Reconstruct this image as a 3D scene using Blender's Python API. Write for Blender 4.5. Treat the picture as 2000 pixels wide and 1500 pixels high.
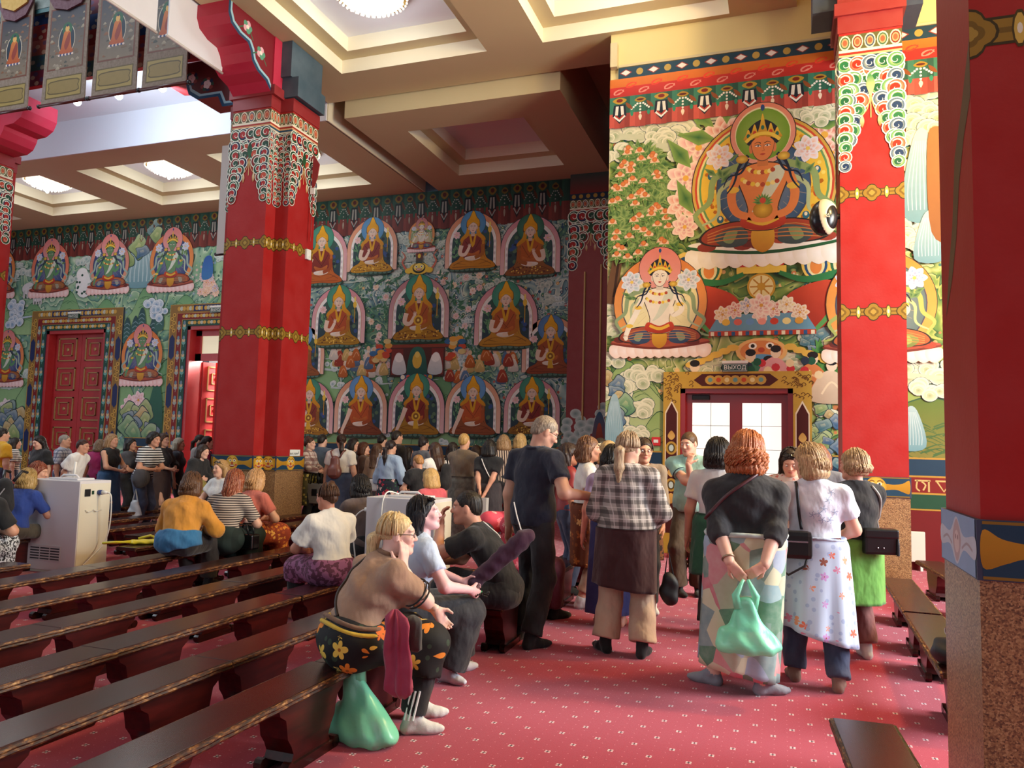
import bpy, bmesh, math, random
import numpy as np
from mathutils import Vector, Matrix, Euler
sc = bpy.context.scene
for o in list(bpy.data.objects): bpy.data.objects.remove(o)
col = sc.collection
R = math.radians
# ------------------------------------------------------------------ camera
F_PX, YAW, PITCH, ROLL, EYE = 1506.0, R(19.3), R(4.64), R(1.45), 1.52
cam = bpy.data.cameras.new('camera'); cam.sensor_width = 36.0; cam.lens = F_PX / 2000 * 36.0
cam.clip_start = 0.05; cam.clip_end = 200
camo = bpy.data.objects.new('camera', cam); col.objects.link(camo)
_c, _s = math.cos, math.sin
FWD = Vector((-_s(YAW) * _c(PITCH), _c(YAW) * _c(PITCH), _s(PITCH)))
_r = Vector((_c(YAW), _s(YAW), 0)); _u = _r.cross(FWD)
RT = _c(ROLL) * _r + _s(ROLL) * _u; UP = -_s(ROLL) * _r + _c(ROLL) * _u
camo.matrix_world = Matrix(((RT.x, UP.x, -FWD.x, 0), (RT.y, UP.y, -FWD.y, 0), (RT.z, UP.z, -FWD.z, EYE), (0, 0, 0, 1)))
sc.camera = camo
# ------------------------------------------------------------------ exposure, sky, lights
vs = sc.view_settings
vs.view_transform = 'Standard'; vs.look = 'None'; vs.gamma = 1.0; vs.use_curve_mapping = False
vs.exposure = 0.0
sc.cycles.max_bounces = 5; sc.cycles.diffuse_bounces = 3; sc.cycles.glossy_bounces = 2
sc.cycles.transmission_bounces = 3; sc.cycles.transparent_max_bounces = 6
sc.cycles.use_denoising = True; sc.cycles.sample_clamp_indirect = 4.0
sc.cycles.caustics_reflective = False; sc.cycles.caustics_refractive = False
w = bpy.data.worlds.new('world'); sc.world = w; w.use_nodes = True
w.node_tree.nodes['Background'].inputs[0].default_value = (0.75, 0.83, 1.0, 1)
w.node_tree.nodes['Background'].inputs[1].default_value = 0.14

def area(name, loc, target, size, power, color, sy=None):
    L = bpy.data.lights.new(name, 'AREA'); L.energy = power; L.color = color; L.size = size
    L.shape = 'RECTANGLE'; L.size_y = sy or size
    o = bpy.data.objects.new(name, L); col.objects.link(o); o.location = loc
    o.rotation_euler = (Vector(target) - Vector(loc)).to_track_quat('-Z', 'Y').to_euler(); return o
def lamp(name, loc, power, color, r=0.1, target=None, angle=90, blend=0.6):
    L = bpy.data.lights.new(name, 'SPOT' if target else 'POINT'); L.energy = power; L.color = color; L.shadow_soft_size = r
    o = bpy.data.objects.new(name, L); col.objects.link(o); o.location = loc
    if target:
        L.spot_size = R(angle); L.spot_blend = blend
        o.rotation_euler = (Vector(target) - Vector(loc)).to_track_quat('-Z', 'Y').to_euler()
    return o
# daylight through the tall windows beside and behind the viewer
area('daylight_right', (6.6, 5.6, 3.4), (-2.0, 4.2, 0.6), 3.4, 1000, (0.84, 0.91, 1.0), 3.6)
area('daylight_behind', (-4.0, -6.0, 4.0), (-5, 6, 1.0), 7.0, 260, (0.86, 0.92, 1.0), 4.0)
area('daylight_left', (-24.0, 6.0, 5.0), (-10, 9, 1.5), 5.0, 420, (0.82, 0.90, 1.0), 4.0)
area('atrium_skylight', (-15.0, 4.0, 13.0), (-12, 7, 0), 7.0, 900, (0.80, 0.90, 1.0), 7.0)
# an added fill, then warm lamps on the right that wash the mural wall
area('fill_right_far', (6.8, 7.6, 4.6), (-8.0, 11.0, 3.2), 2.4, 650, (1.0, .93, .82), 3.0)  # unseen fill light, added to brighten the notched pillar's right side
lamp('wall_lamp', (3.7, 7.2, 6.6), 1300, (1.0, 0.70, 0.27), 0.35)
lamp('hall_lamp', (3.5, 2.5, 7.0), 300, (1.0, 0.84, 0.6), 0.5)
# ------------------------------------------------------------------ helpers
def ray(px, py):
    return FWD * F_PX + RT * (px - 1000) - UP * (py - 750)
def at(px, py, Y):                      # the point of the photograph on the plane y = Y
    d = ray(px, py); return Vector((0, 0, EYE)) + d * (Y / d.y)
def ground(px, py, z=0.0):              # ... on the level z
    d = ray(px, py); return Vector((0, 0, EYE)) + d * ((z - EYE) / d.z)
def lin1(c): return c / 12.92 if c <= 0.04045 else ((c + 0.055) / 1.055) ** 2.4
def hx(h):
    if not isinstance(h, str): return tuple(h)[:3]
    h = h.lstrip('#'); h = ''.join(c * 2 for c in h) if len(h) == 3 else h; return tuple(lin1(int(h[i:i + 2], 16) / 255) for i in (0, 2, 4))
def mixc(a, b, t):
    a, b = hx(a), hx(b); return tuple(a[i] * (1 - t) + b[i] * t for i in range(3))
class N:                                # small wrapper over a material's node tree
    def __init__(s, m): s.t = m.node_tree; s.n = s.t.nodes; s.b = s.n['Principled BSDF']
    def add(s, typ, **k):
        n = s.n.new(typ)
        for a, v in k.items():
            if a.startswith('i_'): n.inputs[a[2:].replace('_', ' ')].default_value = v
            else: setattr(n, a, v)
        return n
    def link(s, a, b): s.t.links.new(a, b)
    def ramp(s, fac, stops, interp='LINEAR'):
        r = s.n.new('ShaderNodeValToRGB'); cr = r.color_ramp; cr.interpolation = interp
        while len(cr.elements) < len(stops): cr.elements.new(0.5)
        for e, (p, c) in zip(cr.elements, stops): e.position = p; e.color = (*hx(c), 1)
        s.link(fac, r.inputs[0]); return r.outputs[0]
    def math(s, op, a, b=None, c=None):
        n = s.n.new('ShaderNodeMath'); n.operation = op
        for i, v in enumerate((a, b, c)):
            if v is None: continue
            if isinstance(v, (int, float)): n.inputs[i].default_value = v
            else: s.link(v, n.inputs[i])
        return n.outputs[0]
    def mix(s, f, a, b, mode='MIX'):
        n = s.n.new('ShaderNodeMix'); n.data_type = 'RGBA'; n.blend_type = mode
        for i, v in ((0, f), (6, a), (7, b)):
            if isinstance(v, (int, float)): n.inputs[i].default_value = v
            elif isinstance(v, (tuple, str)): n.inputs[i].default_value = (*hx(v), 1)
            else: s.link(v, n.inputs[i])
        return n.outputs[2]
    def coord(s, kind='Object', scale=(1, 1, 1), rot=(0, 0, 0)):
        t = s.n.new('ShaderNodeTexCoord'); m = s.n.new('ShaderNodeMapping'); m.inputs['Scale'].default_value = scale; m.inputs['Rotation'].default_value = rot
        s.link(t.outputs[kind], m.inputs[0]); return m.outputs[0]
    def noise(s, v, scale, detail=3, rough=.5):
        n = s.add('ShaderNodeTexNoise', i_Scale=scale, i_Detail=detail, i_Roughness=rough); s.link(v, n.inputs['Vector']); return n
    def vor(s, v, scale, feature='F1', rnd=1.0):
        n = s.add('ShaderNodeTexVoronoi', feature=feature, i_Scale=scale, i_Randomness=rnd); s.link(v, n.inputs['Vector']); return n
    def bump(s, h, strength=.3, dist=.01):
        n = s.add('ShaderNodeBump', i_Strength=strength, i_Distance=dist); s.link(h, n.inputs['Height']); s.link(n.outputs[0], s.b.inputs['Normal'])
    def sep(s, v):
        n = s.n.new('ShaderNodeSeparateXYZ'); s.link(v, n.inputs[0]); return n.outputs
    def base(s, c): s.link(c, s.b.inputs['Base Color'])
_mats = {}
def mat(name, color='#808080', rough=.6, metal=0, spec=.5, vary=.0, vscale=6, bump=0, bscale=80, emit=None, es=0, sheen=0, trans=0, alpha=1):
    if name in _mats: return _mats[name]
    m = bpy.data.materials.new(name); m.use_nodes = True; n = N(m); b = n.b
    b.inputs['Base Color'].default_value = (*hx(color), 1); b.inputs['Roughness'].default_value = rough
    b.inputs['Metallic'].default_value = metal; b.inputs['Specular IOR Level'].default_value = spec
    if sheen: b.inputs['Sheen Weight'].default_value = sheen; b.inputs['Sheen Roughness'].default_value = .5
    if trans: b.inputs['Transmission Weight'].default_value = trans
    if alpha < 1: b.inputs['Alpha'].default_value = alpha
    if emit: b.inputs['Emission Color'].default_value = (*hx(emit), 1); b.inputs['Emission Strength'].default_value = es
    v = None
    if vary or bump: v = n.coord()
    if vary:
        nz = n.noise(v, vscale, 4)
        n.base(n.mix(nz.outputs['Fac'], mixc(color, '#000000', vary), mixc(color, '#ffffff', vary * .35)))
    if bump: n.bump(n.noise(v, bscale, 3).outputs['Fac'], bump, .01)
    _mats[name] = m; return m
def newmat(name):
    m = bpy.data.materials.new(name); m.use_nodes = True; _mats[name] = m; return m, N(m)
# ---- objects
def link(o, parent=None):
    col.objects.link(o)
    if parent is not None: o.parent = parent
    return o
def mesh_obj(name, V, F, m, parent=None, smooth=False, cols=None):
    me = bpy.data.meshes.new(name); me.from_pydata([tuple(v) for v in V] if not isinstance(V, np.ndarray) else V.tolist(), [], F if isinstance(F, list) else F.tolist()); 
    if cols is not None:
        a = me.color_attributes.new('Col', 'FLOAT_COLOR', 'POINT'); c = np.ones((len(V), 4), np.float32); c[:, :3] = cols; a.data.foreach_set('color', c.ravel())
    if isinstance(m, (list, tuple)):
        for x in m: me.materials.append(x)
    elif m: me.materials.append(m)
    if smooth: me.polygons.foreach_set('use_smooth', [True] * len(me.polygons))
    me.update(); return link(bpy.data.objects.new(name, me), parent)
class MB:                               # mesh builder: boxes, prisms, tubes, lathes collected in one mesh
    def __init__(s): s.V = []; s.F = []
    def add(s, V, F):
        o = len(s.V); s.V += [tuple(v) for v in V]; s.F += [[i + o for i in f] for f in F]; return s
    def box(s, x0, y0, z0, x1, y1, z1, b=0):
        if b:
            bm = bmesh.new(); bmesh.ops.create_cube(bm, size=1)
            for v in bm.verts: v.co = Vector(((x0 + x1) / 2 + v.co.x * (x1 - x0), (y0 + y1) / 2 + v.co.y * (y1 - y0), (z0 + z1) / 2 + v.co.z * (z1 - z0)))
            bmesh.ops.bevel(bm, geom=bm.edges[:], offset=b, segments=2, affect='EDGES', profile=.6); bm.verts.index_update()
            s.add([v.co for v in bm.verts], [[v.index for v in f.verts] for f in bm.faces]); bm.free(); return s
        return s.add([(x0, y0, z0), (x1, y0, z0), (x1, y1, z0), (x0, y1, z0), (x0, y0, z1), (x1, y0, z1), (x1, y1, z1), (x0, y1, z1)],
                     [[0, 3, 2, 1], [4, 5, 6, 7], [0, 1, 5, 4], [1, 2, 6, 5], [2, 3, 7, 6], [3, 0, 4, 7]])
    def prism(s, pts, a, b, axis='x'):  # polygon extruded from a to b along an axis
        f = {'x': lambda p, t: (t, p[0], p[1]), 'y': lambda p, t: (p[0], t, p[1]), 'z': lambda p, t: (p[0], p[1], t)}[axis]
        n = len(pts); V = [f(p, a) for p in pts] + [f(p, b) for p in pts]
        return s.add(V, [list(range(n))[::-1], list(range(n, 2 * n))] + [[i, (i + 1) % n, n + (i + 1) % n, n + i] for i in range(n)])
    def tube(s, P, r, n=8, close=False, cap=True):
        P = [Vector(p) for p in P]; k = len(P); rr = r if isinstance(r, (list, tuple)) else [r] * k
        V = []; F = []; nrm = None
        for i, p in enumerate(P):
            t = (P[(i + 1) % k] - P[i - 1]) if close else (P[min(i + 1, k - 1)] - P[max(i - 1, 0)])
            t = t.normalized() if t.length > 1e-9 else Vector((0, 0, 1))
            if nrm is None: nrm = t.orthogonal().normalized()
            nrm = (nrm - t * nrm.dot(t)); nrm = nrm.normalized() if nrm.length > 1e-6 else t.orthogonal().normalized()
            b = t.cross(nrm)
            for j in range(n):
                a = 2 * math.pi * j / n; V.append(p + (nrm * math.cos(a) + b * math.sin(a)) * rr[i])
        for i in range(k if close else k - 1):
            for j in range(n): F.append([i * n + j, i * n + (j + 1) % n, ((i + 1) % k) * n + (j + 1) % n, ((i + 1) % k) * n + j])
        if cap and not close: F += [list(range(n))[::-1], list(range((k - 1) * n, k * n))]
        return s.add(V, F)
    def lathe(s, prof, n=24, c=(0, 0, 0), sx=1, sy=1):
        V = []; F = []; k = len(prof)
        for r, z in prof:
            for j in range(n):
                a = 2 * math.pi * j / n; V.append((c[0] + r * sx * math.cos(a), c[1] + r * sy * math.sin(a), c[2] + z))
        for i in range(k - 1):
            for j in range(n): F.append([i * n + j, i * n + (j + 1) % n, (i + 1) * n + (j + 1) % n, (i + 1) * n + j])
        F += [list(range(n))[::-1], list(range((k - 1) * n, k * n))]
        return s.add(V, F)
    def ball(s, c, rx, ry=None, rz=None, n=14, m=9):
        ry = ry or rx; rz = rz or rx
        return s.lathe([(max(1e-4, math.sin(math.pi * i / m)), -math.cos(math.pi * i / m) * rz) for i in range(m + 1)], n, c, rx, ry)
    def build(s, name, m, parent=None, smooth=False): return mesh_obj(name, s.V, s.F, m, parent, smooth)
def tag(o, label=None, cat=None, group=None, kind=None):
    if label: o['label'] = label
    if cat: o['category'] = cat
    if group: o['group'] = group
    if kind: o['kind'] = kind
    return o
def thing(name, label, cat, loc=(0, 0, 0), rz=0, group=None):
    o = bpy.data.objects.new(name, None); o.empty_display_size = .1; col.objects.link(o); o.location = loc; o.rotation_euler = (0, 0, rz)
    return tag(o, label, cat, group)
def struct(o): o['kind'] = 'structure'; return o
def copy_tree(o, parent=None):
    c = o.copy(); col.objects.link(c)
    if parent is not None: c.parent = parent
    for ch in list(o.children): copy_tree(ch, c)
    return c
# ---- flat painting engine: coloured polygons stacked a fraction of a millimetre apart on a wall
class Paint:
    # each new shape lies one layer above whatever it overlaps, so a whole picture stays a few millimetres thick
    def __init__(s, eps=.00012): s.V = []; s.F = []; s.C = []; s.eps = eps; s.T = (0, 0, 1, 1); s.top = 0; s.g = np.zeros((3700, 1450), np.int16)
    def lay(s, P):
        xs = [p[0] for p in P]; ys = [p[1] for p in P]; c = 100
        a, d = max(0, int((min(xs) + 30) * c + .5)), max(0, int((min(ys) + 1) * c + .5)); b, e = max(a, int((max(xs) + 30) * c - .5)), max(d, int((max(ys) + 1) * c - .5))
        w_ = s.g[a:b + 1, d:e + 1]; l = int(w_.max()) + 1 if w_.size else 1; 
        w_[:] = l; s.top = max(s.top, l); return l * s.eps
    def tr(s, x, y, sx=1, sy=None): s.T = (x, y, sx, sy if sy is not None else abs(sx)); return s
    def poly(s, pts, c, c2=None, lift=1):
        ox, oy, sx, sy = s.T; o = len(s.V); P = [(ox + sx * p[0], oy + sy * p[1]) for p in pts]; z = s.lay(P); P = [(p[0], p[1], z) for p in P]
        if sx < 0: P.reverse()
        a = 0
        for i in range(len(P)): a += P[i - 1][0] * P[i][1] - P[i][0] * P[i - 1][1]
        if a < 0: P.reverse()
        s.V += P; s.F.append(list(range(o, o + len(P))))
        ca = hx(c)
        if c2 is None: s.C += [ca] * len(P)
        else:                               # vertical gradient c (top) -> c2 (bottom)
            cb = hx(c2); ys = [p[1] for p in P]; lo, hi = min(ys), max(ys)
            for p in P: t = (p[1] - lo) / (hi - lo + 1e-9); s.C.append(tuple(ca[i] * t + cb[i] * (1 - t) for i in range(3)))
        return s
    def fan(s, pts, cc, ce, centre=None):   # radial gradient from the centre colour to the edge colour
        ox, oy, sx, sy = s.T; o = len(s.V); z = s.lay([(ox + sx * p[0], oy + sy * p[1]) for p in pts]); n = len(pts)
        a = sum(pts[i - 1][0] * pts[i][1] - pts[i][0] * pts[i - 1][1] for i in range(n))
        if (a < 0) != (sx < 0): pts = list(pts)[::-1]
        cx, cy = centre or (sum(p[0] for p in pts) / n, sum(p[1] for p in pts) / n)
        s.V += [(ox + sx * cx, oy + sy * cy, z)] + [(ox + sx * p[0], oy + sy * p[1], z) for p in pts]
        s.C += [hx(cc)] + [hx(ce)] * n; s.F += [[o, o + 1 + i, o + 1 + (i + 1) % n] for i in range(n)]; return s
    def ell(s, x, y, rx, ry=None, c='#fff', c2=None, n=24, ce=None, rot=0):
        ry = ry or rx; cr, sr = math.cos(rot), math.sin(rot)
        pts = []
        for i in range(n):
            a = 2 * math.pi * i / n; u, v = rx * math.cos(a), ry * math.sin(a); pts.append((x + u * cr - v * sr, y + u * sr + v * cr))
        return s.fan(pts, c, ce) if ce else s.poly(pts, c, c2)
    def spl(s, pts, c, c2=None, k=5, closed=True, ce=None):
        q = spline(pts, k, True); return s.fan(q, c, ce) if ce else s.poly(q, c, c2)
    def stroke(s, pts, w, c, k=5, w2=None, closed=False, sm=True):
        q = spline(pts, k, closed) if sm and len(pts) > 2 else list(pts); n = len(q)
        ox, oy, sx, sy = s.T; o = len(s.V); z = s.lay([(ox + sx * p[0], oy + sy * p[1]) for p in q]); w2 = w if w2 is None else w2
        for i, p in enumerate(q):
            a = q[i - 1] if (i or closed) else q[i]; b = q[(i + 1) % n] if (i < n - 1 or closed) else q[i]
            dx, dy = b[0] - a[0], b[1] - a[1]; l = math.hypot(dx, dy) or 1; t = i / max(1, n - 1); ww = (w * (1 - t) + w2 * t) / 2
            for sg in (1, -1): s.V.append((ox + sx * (p[0] - sg * dy / l * ww), oy + sy * (p[1] + sg * dx / l * ww), z))
        s.C += [hx(c)] * (2 * n)
        for i in range(n if closed else n - 1):
            a, b = o + 2 * i, o + 2 * ((i + 1) % n); f = [a, a + 1, b + 1, b]; s.F.append(f if sx > 0 else f[::-1])
        return s
    def rect(s, x0, y0, x1, y1, c, c2=None): return s.poly([(x0, y0), (x1, y0), (x1, y1), (x0, y1)], c, c2)
    def build(s, name, O, U, W, parent=None, m=None, keep=None, holes=()):  # O + u*U + v*W + layer * normal
        if keep or holes: s.trim(keep, holes)
        V = np.array(s.V, np.float32); U = np.array(U); W = np.array(W); n = np.cross(U, W)
        P = np.array(O) + V[:, :1] * U + V[:, 1:2] * W + V[:, 2:] * n
        return mesh_obj(name, P, s.F, m or _mats['mural_paint'], parent, cols=np.array(s.C, np.float32))
    def trim(s, keep, holes):               # cut the painting at the wall's edges and at its openings
        V, F, C = [], [], []
        def cut(poly, ax, lim, sg):
            out = []
            for i in range(len(poly)):
                p, q = poly[i - 1], poly[i]; a, b = sg * (p[ax] - lim), sg * (q[ax] - lim)
                if (a < 0) != (b < 0): t = a / (a - b); out.append(tuple(p[k] + (q[k] - p[k]) * t for k in range(6)))
                if b >= 0: out.append(q)
            return out
        for f in s.F:
            todo = [[(*s.V[i], *s.C[i]) for i in f]]
            if keep:
                for ax, lim, sg in ((0, keep[0], 1), (0, keep[1], -1), (1, keep[2], 1), (1, keep[3], -1)): todo = [q for q in (cut(p, ax, lim, sg) for p in todo) if len(q) > 2]
            for (a, b, zt) in holes:
                nxt = []
                for p in todo:
                    xs = [v[0] for v in p]
                    if max(xs) <= a or min(xs) >= b or min(v[1] for v in p) >= zt: nxt.append(p); continue
                    nxt += [cut(p, 0, a, -1), cut(p, 0, b, 1), cut(cut(cut(p, 0, a, 1) or [], 0, b, -1) or [], 1, zt, 1)]
                todo = [q for q in nxt if len(q) > 2]
            for p in todo:
                o = len(V); V += [v[:3] for v in p]; C += [v[3:] for v in p]; F.append(list(range(o, o + len(p))))
        s.V, s.F, s.C = V, F, C
def spline(P, k=5, closed=True):
    n = len(P); out = []; rng = range(n if closed else n - 1)
    g = (lambda i: P[i % n]) if closed else (lambda i: P[max(0, min(n - 1, i))])
    for i in rng:
        p0, p1, p2, p3 = g(i - 1), g(i), g(i + 1), g(i + 2)
        for j in range(k):
            t = j / k; a = []
            for d in range(len(p1)):
                a.append(.5 * (2 * p1[d] + (p2[d] - p0[d]) * t + (2 * p0[d] - 5 * p1[d] + 4 * p2[d] - p3[d]) * t * t + (3 * p1[d] - p0[d] - 3 * p2[d] + p3[d]) * t ** 3))
            out.append(tuple(a))
    if not closed: out.append(tuple(P[-1]))
    return out
def paint_mat(name, rough=.6, gain=1.0):
    m, n = newmat(name); a = n.add('ShaderNodeAttribute', attribute_name='Col'); v = n.coord(); nz = n.noise(v, 9, 5)
    n.base(n.mix(n.math('MULTIPLY', nz.outputs['Fac'], .22), a.outputs['Color'], n.mix(1.0, a.outputs['Color'], '#8a8478', 'MULTIPLY')))
    n.b.inputs['Roughness'].default_value = rough; n.b.inputs['Specular IOR Level'].default_value = .3; return m
paint_mat('mural_paint', .55)
# ------------------------------------------------------------------ setting
YA, YB = 11.8, 17.2                      # mural wall with the glass door, far mural wall
m_cream = mat('ceiling_cream', '#cbbc90', .8, vary=.06, vscale=1.5)
m_riser = mat('ceiling_riser', '#ece3c6', .8)
m_white = mat('ceiling_white', '#e6e8ea', .8)
m_red = mat('pillar_red', '#a00804', .55, spec=.22, vary=.10, vscale=3, bump=.12, bscale=30)
m_dred = mat('dark_red', '#8a1216', .5, vary=.08)
m_gold = mat('gold_paint', '#b98c2c', .45, vary=.15, vscale=20)
m_navy = mat('navy_paint', '#1c2f4c', .5, vary=.1)
m_teal = mat('teal_paint', '#1f5a5c', .5, vary=.1)
m_pink = mat('bracket_pink', '#b81e3c', .5, vary=.06)
m_black = mat('black', '#101012', .5)
def stone_mat():
    m, n = newmat('stone'); v = n.coord()
    a = n.vor(v, 150); b = n.noise(v, 90, 4)
    c = n.ramp(n.math('ADD', n.math('MULTIPLY', n.sep(a.outputs['Color'])[0], .7), n.math('MULTIPLY', b.outputs['Fac'], .4)), [(.15, '#4e3626'), (.4, '#7c5a3c'), (.65, '#98744c'), (.95, '#b8976c')])
    n.base(c); n.b.inputs['Roughness'].default_value = .45
stone_mat(); m_stone = _mats['stone']
def carpet_mat():
    m, n = newmat('carpet'); v = n.coord(); s = n.sep(v)
    def lattice(ox, oy, px, py):
        fx = n.math('SUBTRACT', n.math('MULTIPLY', n.math('FRACT', n.math('DIVIDE', n.math('ADD', s[0], 50 + ox), px)), px), px / 2)
        fy = n.math('SUBTRACT', n.math('MULTIPLY', n.math('FRACT', n.math('DIVIDE', n.math('ADD', s[1], 50 + oy), py)), py), py / 2)
        return n.math('ABSOLUTE', fx), n.math('ABSOLUTE', fy)
    def sq(ax, ay, d, h):
        return n.math('LESS_THAN', n.math('MAXIMUM', n.math('ABSOLUTE', n.math('SUBTRACT', ax, d)), n.math('ABSOLUTE', n.math('SUBTRACT', ay, d))), h)
    A = lattice(0, 0, .194, .272); B = lattice(.097, .136, .194, .272)
    white = n.math('MAXIMUM', sq(*A, .0088, .0052), sq(*B, .0088, .0052)); dark = n.math('MAXIMUM', sq(*A, 0, .007), sq(*B, 0, .007))
    C = lattice(.02, .02, .0647, .068); dots = sq(*C, 0, .0026)
    nz = n.noise(v, 260, 2); big = n.noise(v, 1.3, 3)
    base = n.mix(nz.outputs['Fac'], '#850f26', '#bd2344'); base = n.mix(n.math('MULTIPLY', big.outputs['Fac'], .35), base, '#981430')
    c = n.mix(n.math('MULTIPLY', dots, .65), base, '#e08a96'); c = n.mix(dark, c, '#2a1420'); c = n.mix(white, c, '#dccaca')
    n.base(c); n.b.inputs['Roughness'].default_value = .95; n.b.inputs['Specular IOR Level'].default_value = .1
    n.b.inputs['Sheen Weight'].default_value = .25; n.bump(nz.outputs['Fac'], .5, .004)
carpet_mat()
struct(mesh_obj('floor', [(-27, -4, 0), (7, -4, 0), (7, 18, 0), (-27, 18, 0)], [[0, 1, 2, 3]], _mats['carpet']))

def wall_with_holes(name, y, x0, x1, z1, holes, thick, m):
    mb = MB(); xs = x0
    for hx0, hx1, hz in sorted(holes):
        mb.box(xs, y, 0, hx0, y + thick, z1); mb.box(hx0, y, hz, hx1, y + thick, z1); xs = hx1
    mb.box(xs, y, 0, x1, y + thick, z1); return struct(mb.build(name, m))
d1a, d1b = at(90, 700, YB).x, at(206, 700, YB).x          # closed door
d2a = at(365, 700, YB).x; d2b = d2a + (d1b - d1a)          # open door, half behind the pillar
d1z = at(150, 645, YB).z
m_bluewall = mat('mural_ground_blue', '#4f7487', .6, vary=.2, vscale=2)
m_greenwall = mat('mural_ground_green', '#7d9a72', .6, vary=.2, vscale=1.5)
wallB = wall_with_holes('wall_back', YB, -27, -2.0, 9.0, [(d1a, d1b, d1z), (d2a, d2b, d1z)], .5, m_bluewall)
d3a, d3b, d3z = at(1329, 800, YA).x, at(1549, 800, YA).x, at(1440, 759, YA).z
XA = at(1187, 500, YA).x
wallA = wall_with_holes('wall_right', YA, XA, 7.0, 10.5, [(d3a, d3b, d3z)], .35, mat('wall_cream', '#dcc988', .7, vary=.06, vscale=1.5))
mb = MB(); mb.box(XA, YA + .35, 0, XA + .3, YB, 10.5); struct(mb.build('wall_return', m_dred))
# ---- ceilings
def slab(name, x0, x1, y0, y1, z, z2, holes, m):
    xs = sorted({x0, x1, *[h[0] for h in holes], *[h[1] for h in holes]}); ys = sorted({y0, y1, *[h[2] for h in holes], *[h[3] for h in holes]})
    mb = MB()
    for i in range(len(xs) - 1):
        for j in range(len(ys) - 1):
            cx, cy = (xs[i] + xs[i + 1]) / 2, (ys[j] + ys[j + 1]) / 2
            if any(h[0] < cx < h[1] and h[2] < cy < h[3] for h in holes): continue
            mb.add([(xs[i], ys[j], z), (xs[i + 1], ys[j], z), (xs[i + 1], ys[j + 1], z), (xs[i], ys[j + 1], z)], [[0, 3, 2, 1]])
    mb.add([(x0, y0, z), (x1, y0, z), (x1, y1, z), (x0, y1, z), (x0, y0, z2), (x1, y0, z2), (x1, y1, z2), (x0, y1, z2)],
           [[0, 1, 5, 4], [1, 2, 6, 5], [2, 3, 7, 6], [3, 0, 4, 7], [4, 5, 6, 7]])
    o = struct(mb.build(name, m))
    for h in holes:
        a = MB(); X0, X1, Y0, Y1 = h; L = .27; zl = z + .25; zt = z + .51
        def ring(p0, q0, p1, q1):
            P = [(p0[0], p0[1]), (p0[2], p0[1]), (p0[2], p0[3]), (p0[0], p0[3])]; Q = [(p1[0], p1[1]), (p1[2], p1[1]), (p1[2], p1[3]), (p1[0], p1[3])]
            return [(*p, q0) for p in P] + [(*p, q1) for p in Q], [[i, (i + 1) % 4, 4 + (i + 1) % 4, 4 + i] for i in range(4)]
        o0 = (X0, Y0, X1, Y1); i0 = (X0 + L, Y0 + L, X1 - L, Y1 - L)
        a.add(*ring(o0, z, o0, zl)); a.add(*ring(i0, zl, i0, zt)); a.build('coffer_riser', m_riser, o)
        b = MB(); b.add(*ring(o0, zl, i0, zl)); b.build('coffer_ledge', m_cream, o)
        c = MB(); c.add([(i0[0], i0[1], zt), (i0[2], i0[1], zt), (i0[2], i0[3], zt), (i0[0], i0[3], zt)], [[0, 3, 2, 1]]); c.build('coffer_panel', m_white, o)
    return o
ZA, ZB = 8.2, 7.87
slab('ceiling', -8.45, .24, -4, 12.7, ZA, 9.4, [(-7.53, -4.7, 8.9, 11.7), (-3.71, -.73, 8.9, 11.7), (-7.53, -4.7, 3.5, 6.3), (-3.71, -.73, 3.5, 6.3)], m_cream)
slab('ceiling', -8.1, -3.7, 12.75, YB, ZB, 9.2, [(-7.17, -4.6, 13.66, 16.3)], m_cream)
slab('ceiling', -27, -8.5, 12.75, YB, ZB, 9.2, [(-12.15, -9.5, 13.58, 16.3), (-16.0, -13.35, 13.58, 16.3), (-20.0, -17.2, 13.58, 16.3), (-23.9, -21.2, 13.58, 16.3)], m_cream)
mb = MB(); mb.box(-27, 10.3, 8.68, -8.5, 12.75, 9.0); mb.build('gallery_soffit', m_white).__setitem__('kind', 'structure')
mb = MB(); mb.box(-27, 12.72, ZB, -8.5, 12.75, 8.68); struct(mb.build('ceiling_fascia', mat('fascia_white', '#e4e8ee', .7)))
mb = MB(); mb.box(-8.5, 12.7, 9.2, XA, YB, 9.4); mb.box(.24, -4, 9.9, 7, YA, 10.1); mb.box(-8.4, 12.7, 8.9, XA + .2, 12.76, 9.3); struct(mb.build('ceiling_upper', m_cream))
mb = MB(); mb.box(-8.52, 12.74, ZB, -8.47, YB, 8.7); struct(mb.build('trim_1', m_riser))
# cornice strip over the mural on the right wall
mb = MB(); mb.box(at(1209, 144, YA).x, YA - .03, 7.62, 7.0, YA, 7.66); mb.box(at(1195, 120, YA).x, YA - .12, 7.6, at(1208, 120, YA).x, YA, 8.0); struct(mb.build('trim_2', m_cream))

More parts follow.
